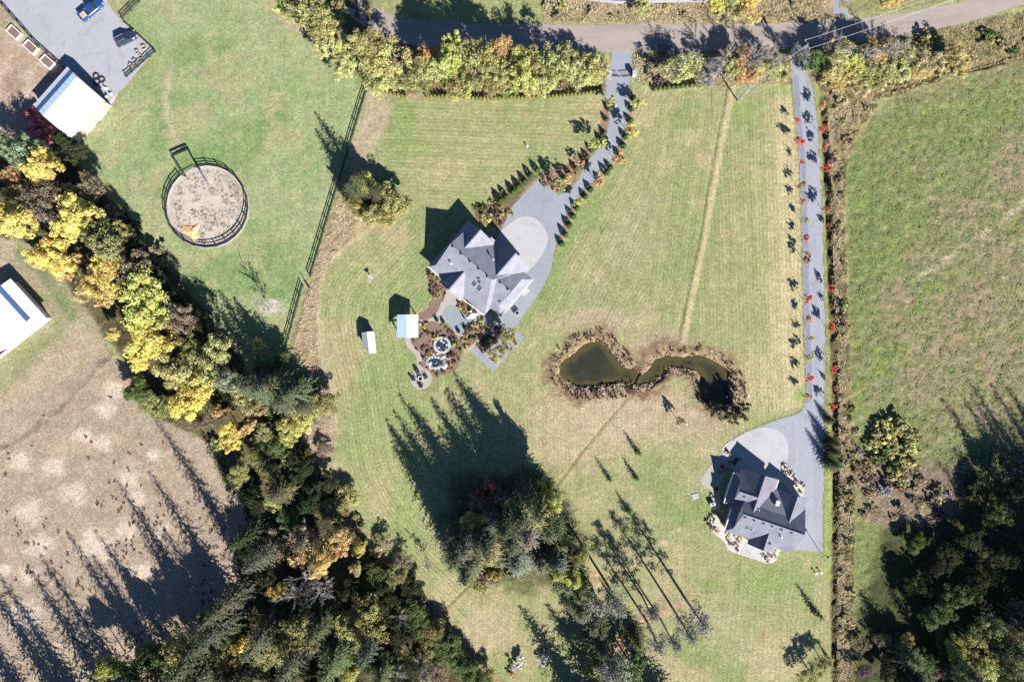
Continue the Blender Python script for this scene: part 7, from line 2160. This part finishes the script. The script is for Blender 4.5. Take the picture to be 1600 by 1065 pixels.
def adirondack(px, py, face, label):
    r_ = empty("garden_chair", (*G(px, py), 0.05), face)
    tag(r_, label, "chair", "chairs round the fire pit")
    for k in range(4):
        q = MB(); q.bar((-0.3 + 0.0, -0.27 + 0.18 * k, 0.33), (0.32, -0.27 + 0.18 * k, 0.42), 0.16, 0.03); q.build("seat_slat", M['dark_metal'], r_)
        q = MB(); q.bar((-0.28, -0.27 + 0.18 * k, 0.33), (-0.55, -0.27 + 0.18 * k, 1.0), 0.16, 0.03); q.build("back_slat", M['dark_metal'], r_)
    for s_ in (-1, 1):
        q = MB(); q.box(0.05, s_ * 0.4, 0.6, 0.75, 0.12, 0.03); q.build("armrest", M['dark_metal'], r_)
        q = MB(); q.box(0.36, s_ * 0.38, 0.3, 0.07, 0.05, 0.6); q.build("leg", M['dark_metal'], r_)
        q = MB(); q.box(-0.34, s_ * 0.38, 0.3, 0.07, 0.05, 0.6); q.build("leg", M['dark_metal'], r_)


for dx, dy, lab in ((-4, -10, "dark garden chair on the path side of the fire pit"), (-10, 0, "dark garden chair on the lawn side of the fire pit"), (8, -3, "dark garden chair on the garden side of the fire pit"), (1, 10, "dark garden chair on the tree-shadow side of the fire pit")):
    adirondack(657 + dx, 591 + dy, math.atan2(dy, -dx), lab)

# terrace furniture
def table_set(px, py, label, clabel, rot, n=4, rr=0.6):
    t = empty("garden_table", (*G(px, py), 0.06), rot)
    tag(t, label, "table")
    q = MB(); q.disc(0, 0, 0.74, rr, 18, 0.05); q.build("tabletop", M['white_paint'], t)
    q = MB(); q.tube([(0, 0, 0), (0, 0, 0.7)], [0.06, 0.06], 8); q.build("leg", M['dark_metal'], t)
    for k in range(n):
        a = 2 * math.pi * k / n + rot
        x, y = G(px, py)
        c = empty("terrace_chair", (x + (rr + 0.35) * math.cos(a), y + (rr + 0.35) * math.sin(a), 0.06), a + math.pi)
        tag(c, clabel.format(n=nth(k + 1)), "chair", "chairs round the terrace table")
        q = MB(); q.box(0, 0, 0.43, 0.46, 0.46, 0.06); q.build("seat", M['white_paint'], c)
        q = MB(); q.box(-0.22, 0, 0.68, 0.05, 0.46, 0.46); q.build("backrest", M['white_paint'], c)
        for sx in (-1, 1):
            for sy in (-1, 1):
                q = MB(); q.box(sx * 0.19, sy * 0.19, 0.2, 0.04, 0.04, 0.4); q.build("leg", M['dark_metal'], c)


table_set(739, 494, "round white table on the terrace beside the square bed", "white chair at the terrace table, {n} counted from the house side", 0.4)


def umbrella(px, py):
    u = empty("closed_umbrella", (*G(px, py), 0.06))
    tag(u, "dark folded parasol standing on the grey stone patio", "parasol")
    q = MB(); q.tube([(0, 0, 0.0), (0, 0, 2.6)], [0.03, 0.03], 6); q.build("pole", M['dark_metal'], u)
    q = MB(); q.tube([(0, 0, 1.0), (0, 0, 1.4), (0, 0, 2.5)], [0.12, 0.2, 0.04], 8); q.build("canopy", M['blue_car'], u)
    q = MB(); q.disc(0, 0, 0.1, 0.3, 12, 0.1); q.build("base", M['dark_metal'], u)


umbrella(732, 506)
for px_, py_, lab in ((727, 513, "dark planter on the patio edge beside the folded parasol"), (717, 518, "dark planter at the lower tip of the stone patio"), (683, 500, "dark planter on the terrace by the yellow shrubs"), (693, 503, "dark planter at the patio's left edge")):
    r_ = empty("planter", (*G(px_, py_), 0.05)); tag(r_, lab, "planter")
    q = MB(); q.tube([(0, 0, 0), (0, 0, 0.55)], [0.28, 0.4], 12); q.build("pot", M['dark_metal'], r_)
    o = link("foliage", TUFTB[0], r_, (0, 0, 0.45), None, 0.75); o.color = (*LC['dark'], 1)

for a_, b_, w_ in (((360, 480), (450, 330), 26), ((510, 645), (880, 275), 40), ((735, 725), (935, 535), 26), ((640, 160), (860, 290), 60), ((390, 500), (520, 645), 22)):
    A_ = Vector((*z4r(*a_), 0)); B_ = Vector((*z4r(*b_), 0)); n_ = Vector((-(B_ - A_).y, (B_ - A_).x, 0)).normalized() * w_ / 9.68 / 2
    sheet("paved_border", [((A_ + n_).x, (A_ + n_).y), ((B_ + n_).x, (B_ + n_).y), ((B_ - n_).x, (B_ - n_).y), ((A_ - n_).x, (A_ - n_).y)], M['pale_path'], 0.068 + 0.004 * (w_ % 5))
# heat pump unit and bins on the drive side of the first house
def box_unit(px, py, rot, label, name, cat, sx, sy, sz, mat):
    r_ = empty(name, (*G(px, py), 0.03), rot); tag(r_, label, cat)
    q = MB(); q.box(0, 0, sz / 2, sx, sy, sz); q.build("casing", M[mat], r_)
    q = MB(); q.disc(0, 0, sz + 0.03, min(sx, sy) * 0.4, 14, 0.05); q.build("fan_grille", M['dark_metal'], r_)
    for k in (-1, 1):
        q = MB(); q.box(0, k * sy * 0.32, sz + 0.02, sx * 0.9, 0.03, 0.03); q.build("slat", M['steel'], r_)


box_unit(808, 489, 0.7, "grey ventilation unit on the gravel beside the first house", "ventilation_unit", "vent unit", 1.3, 0.9, 0.9, 'steel')
box_unit(1112, 786, 0.3, "white outdoor unit at the left wall of the second house", "outdoor_unit", "heat pump", 1.0, 0.6, 1.0, 'white_paint')
sheet("concrete_step", [(812, 454), (822, 447), (828, 455), (818, 463)], M['concrete'], 0.16)
sheet("well_cover", [(1080, 772), (1090, 770), (1092, 778), (1083, 781)], M['concrete'], 0.12)


# small statue on the west lawn and short markers
def bird_bath(px, py, label, h=1.1):
    r_ = empty("bird_bath", (*G(px, py), 0)); tag(r_, label, "bird bath")
    q = MB(); q.tube([(0, 0, 0), (0, 0, 0.15), (0, 0, 0.2), (0, 0, h * 0.8)], [0.35, 0.3, 0.14, 0.12], 10); q.build("pedestal", M['pale_stone'], r_)
    q = MB(); q.tube([(0, 0, h * 0.8), (0, 0, h)], [0.16, 0.5], 14); q.build("bowl", M['pale_stone'], r_)


for i, (px_, py_, s_) in enumerate(((1118, 640, 1.2), (1128, 646, 1.4), (1138, 648, 1.3), (1148, 644, 1.4), (1156, 636, 1.2), (1134, 638, 1.2))):
    place_bush(BUSH, px_, py_, s_, s_ * 2.3, vary((0.19, 0.17, 0.11), 0.12), f"tall dark bush, {nth(i + 1)} from the left shading the pond's lower right end", "tall bushes shading the pond")
bird_bath(580, 433, "pale stone bird bath alone on the west lawn", 1.3)
for px_, py_, lab in ((824, 230, "short white standpipe on the lawn north of the house"), (1072, 662, "pale marker stone by the thin tree near the pond"), (1168, 619, "white marker at the right end of the pond"), (1273, 894, "short post on the lawn below the second house, left one"), (1281, 893, "short post on the lawn below the second house, right one"), (1136, 620, "white marker in the pond's dark corner")):
    r_ = empty("marker_post", (*G(px_, py_), -0.02 if py_ != 620 else -0.8)); tag(r_, lab, "post")
    q = MB(); q.tube([(0, 0, 0), (0, 0, 0.8)], [0.12, 0.1], 8); q.build("stem", M['white_paint'], r_)
    q = MB(); q.disc(0, 0, 0.88, 0.2, 10, 0.08); q.build("cap", M['white_paint'], r_)


# lamp standard at the end of the drive, and basketball hoop
def lamp(px, py, label, h=3.6):
    r_ = empty("lamp_post", (*G(px, py), 0.02)); tag(r_, label, "lamp post")
    q = MB(); q.tube([(0, 0, 0), (0, 0, h)], [0.07, 0.05], 8); q.build("pole", M['dark_metal'], r_)
    q = MB(); q.tube([(0, 0, h), (0, 0, h + 0.12), (0, 0, h + 0.4), (0, 0, h + 0.5)], [0.1, 0.22, 0.26, 0.05], 8); q.build("lamp_head", M['black_plastic'], r_)


lamp(1281, 861, "dark lamp post at the lower corner of the asphalt by the second house")


# utility poles, cross-arm, wires
def pole(px, py, h, label, arm=None):
    r_ = empty("utility_pole", (*G(px, py), 0)); tag(r_, label, "utility pole", "utility poles")
    q = MB(); q.tube([(0, 0, -0.3), (0, 0, h)], [0.17, 0.12], 8); q.build("pole", M['grey_bark'], r_)
    if arm is not None:
        q = MB(); d = Vector((math.cos(arm), math.sin(arm), 0)); q.bar(tuple(-d * 1.1 + Vector((0, 0, h - 0.5))), tuple(d * 1.1 + Vector((0, 0, h - 0.5))), 0.12, 0.14); q.build("crossarm", M['grey_wood'], r_)
        for k in (-0.95, 0, 0.95):
            q = MB(); q.tube([tuple(d * k + Vector((0, 0, h - 0.43))), tuple(d * k + Vector((0, 0, h - 0.2)))], [0.06, 0.05], 6); q.build("insulator", M['white_paint'], r_)
        q = MB(); q.tube([(0.3, 0, h - 2.2), (0.3, 0, h - 1.2)], [0.24, 0.24], 10); q.build("transformer", M['steel'], r_)
    return r_


pole(1235, 96, 9.0, "grey utility pole at the mouth of the long driveway", 2.0)
pole(1152, 157, 7.5, "pale utility pole on the lawn by the narrow drain", 1.1)


def wire(name, a, b, sag, label, rad=0.035):
    A, B = Vector(a), Vector(b)
    pts = [A.lerp(B, t) - Vector((0, 0, sag * 4 * t * (1 - t))) for t in np.linspace(0, 1, 9)]
    q = MB(); q.tube([tuple(p) for p in pts], [rad] * 9, 4)
    tag(q.build(name, M['steel']), label, "wire", "overhead wires")


p0 = Vector((*G(1235, 96), 0))
d_ = Vector((math.cos(2.0), math.sin(2.0), 0))
far_ = Vector((*G(1500, 5), 0))
for k, z, lab in ((-0.95, 8.6, "overhead wire from the driveway pole to the upper right, lower one"), (0.95, 8.6, "overhead wire from the driveway pole to the upper right, upper one")):
    wire("overhead_wire", tuple(p0 + d_ * k + Vector((0, 0, z))), tuple(far_ + d_ * k + Vector((0, 0, z))), 0.8, lab, 0.022)
p1 = Vector((*G(1152, 157), 0))
wire("overhead_wire", tuple(p0 + Vector((0, 0, 8.4))), tuple(p1 + Vector((0, 0, 7.2))), 0.3, "overhead wire between the driveway pole and the lawn pole")
wire("overhead_wire", tuple(p1 + Vector((0, 0, 7.2))), (p1.x - 5.5, p1.y - 3.6, 0.0), 0.0, "guy wire of the lawn pole running to the grass", 0.03)

# driveway entrance: gate pillars, gates
for px_, py_, lab in ((951, 118, "stone gate pillar on the left of the house driveway"), (990, 118, "stone gate pillar on the right of the house driveway")):
    r_ = empty("gate_pillar", (*G(px_, py_), 0)); tag(r_, lab, "gate pillar")
    q = MB(); q.box(0, 0, 0.8, 0.8, 0.8, 1.6); q.build("shaft", M['stone'], r_)
    q = MB(); q.box(0, 0, 1.68, 1.0, 1.0, 0.16); q.build("cap", M['pale_stone'], r_)
for a_, b_, lab in (((952, 119), (968, 121), "left leaf of the dark driveway gate"), ((989, 119), (972, 121), "right leaf of the dark driveway gate")):
    A = Vector((*G(*a_), 0)); B = Vector((*G(*b_), 0)) - A
    r_ = empty("driveway_gate", tuple(A)); tag(r_, lab, "gate")
    for z in (0.3, 1.2):
        q = MB(); q.bar((0, 0, z), (B.x, B.y, z), 0.06, 0.1); q.build("rail", M['dark_metal'], r_)
    for t in np.linspace(0.05, 0.95, 7):
        q = MB(); q.box(B.x * t, B.y * t, 0.75, 0.05, 0.05, 1.2); q.build("bar", M['dark_metal'], r_)

# orange tarpaulin over a heap in the round pen
tp = []
NN = 15
r_t = np.random.default_rng(91)
for j in range(NN):
    for i in range(NN):
        u, v = i / (NN - 1) * 2 - 1, j / (NN - 1) * 2 - 1
        rr = math.hypot(u, v)
        wob = 0.85 + 0.22 * math.sin(3.1 * math.atan2(v, u) + 0.6) + 0.1 * math.sin(5 * math.atan2(v, u))
        tp.append((u * 1.75 * wob, v * 1.95 * wob, max(0.04, 0.6 * (1 - rr * 0.95)) + r_t.uniform(0, 0.22) * (rr < 1.1)))
TF = [(j * NN + i, j * NN + i + 1, (j + 1) * NN + i + 1, (j + 1) * NN + i) for j in range(NN - 1) for i in range(NN - 1)]
M['tarp'] = surf('tarp', (0.62, 0.28, 0.13), 0.3, ((0.5, 0.6), (2.5, 0.5)), rough=0.55, tint=(0.66, 0.46, 0.30))
tag(link("tarpaulin", np_mesh("tarpaulin", tp, TF, M['tarp'], False), None, (*G(301, 363), 0.0), (0, 0, 0.5)), "crumpled orange tarpaulin on the sand inside the round pen", "tarpaulin")

# shovels of gear by the lower yard fence
gear = ((216, 83, "brown crate standing by the yard fence corner", 0.7), (226, 76, "brown crate against the yard's far fence corner", 0.8), (221, 90, "small crate beside the lower yard fence", 0.6), (212, 97, "crate in the middle of the lower yard fence", 0.7), (206, 103, "crate nearest the barn along the lower yard fence", 0.6))
for px_, py_, lab, s_ in gear:
    r_ = empty("crate", (*G(px_, py_), 0.04), random.uniform(0, 1.5)); tag(r_, lab, "crate", "crates along the lower yard fence")
    for k in range(3):
        for sd in (-1, 1):
            q = MB(); q.box(0, sd * s_ * 0.5, 0.12 + 0.2 * k, s_, 0.04, 0.14); q.build("slat", M['tan_wall'], r_)
            q = MB(); q.box(sd * s_ * 0.5, 0, 0.12 + 0.2 * k, 0.04, s_ * 0.94, 0.14); q.build("slat", M['tan_wall'], r_)
    q = MB(); q.box(0, 0, 0.05, s_ * 0.94, s_ * 0.94, 0.06); q.build("base", M['mulch'], r_)
for i, (px_, py_, lab) in enumerate(((168, 140, "white plastic chair by the barn, upper one"), (175, 148, "white plastic chair by the barn, middle one"), (168, 152, "white plastic chair by the barn, lower one"))):
    c = empty("plastic_chair", (*G(px_, py_), 0.05), i * 1.3); tag(c, lab, "chair", "plastic chairs by the barn")
    q = MB(); q.box(0, 0, 0.43, 0.5, 0.5, 0.06); q.build("seat", M['white_paint'], c)
    q = MB(); q.box(-0.24, 0, 0.7, 0.06, 0.5, 0.5); q.build("backrest", M['white_paint'], c)
    for sx in (-1, 1):
        for sy in (-1, 1):
            q = MB(); q.box(sx * 0.21, sy * 0.21, 0.2, 0.05, 0.05, 0.4); q.build("leg", M['white_paint'], c)
# pipe bridge over the pond's narrow neck
br = empty("foot_plank", (*G(997, 600), -0.2)); tag(br, "narrow dark plank crossing the neck of the pond", "plank bridge")
bA, bB = Vector((*G(1004, 585), 0)) - Vector((*G(997, 600), 0)), Vector((*G(988, 620), 0)) - Vector((*G(997, 600), 0))
for off in (-0.08, 0.08):
    q = MB(); nrm = Vector((-(bB - bA).y, (bB - bA).x, 0)).normalized() * off
    q.bar((bA.x + nrm.x, bA.y + nrm.y, -0.1), (bB.x + nrm.x, bB.y + nrm.y, -0.1), 0.13, 0.06); q.build("plank", M['bark'], br)
for t in (0.1, 0.5, 0.9):
    p = bA.lerp(bB, t); q = MB(); q.box(p.x, p.y, -0.6, 0.1, 0.3, 0.9, 0); q.build("support", M['grey_wood'], br)
# darker gravel edge along the left of the long driveway
sheet("driveway_edge", [(x + 1.5, y) for x, y in dens([(1238, 118), (1243, 190), (1250, 265), (1254, 400), (1257, 531), (1260, 605), (1257, 630)], 6)] + [(x + 9, y) for x, y in dens([(1258, 628), (1260, 605), (1257, 531), (1254, 400), (1250, 265), (1243, 190), (1238, 118)], 6)], surf('edge_gravel', alb(160, 162, 178), 0.3, ((0.3, 0.5), (2.5, 0.6), (8, 0.5))), 0.036, 0.25)
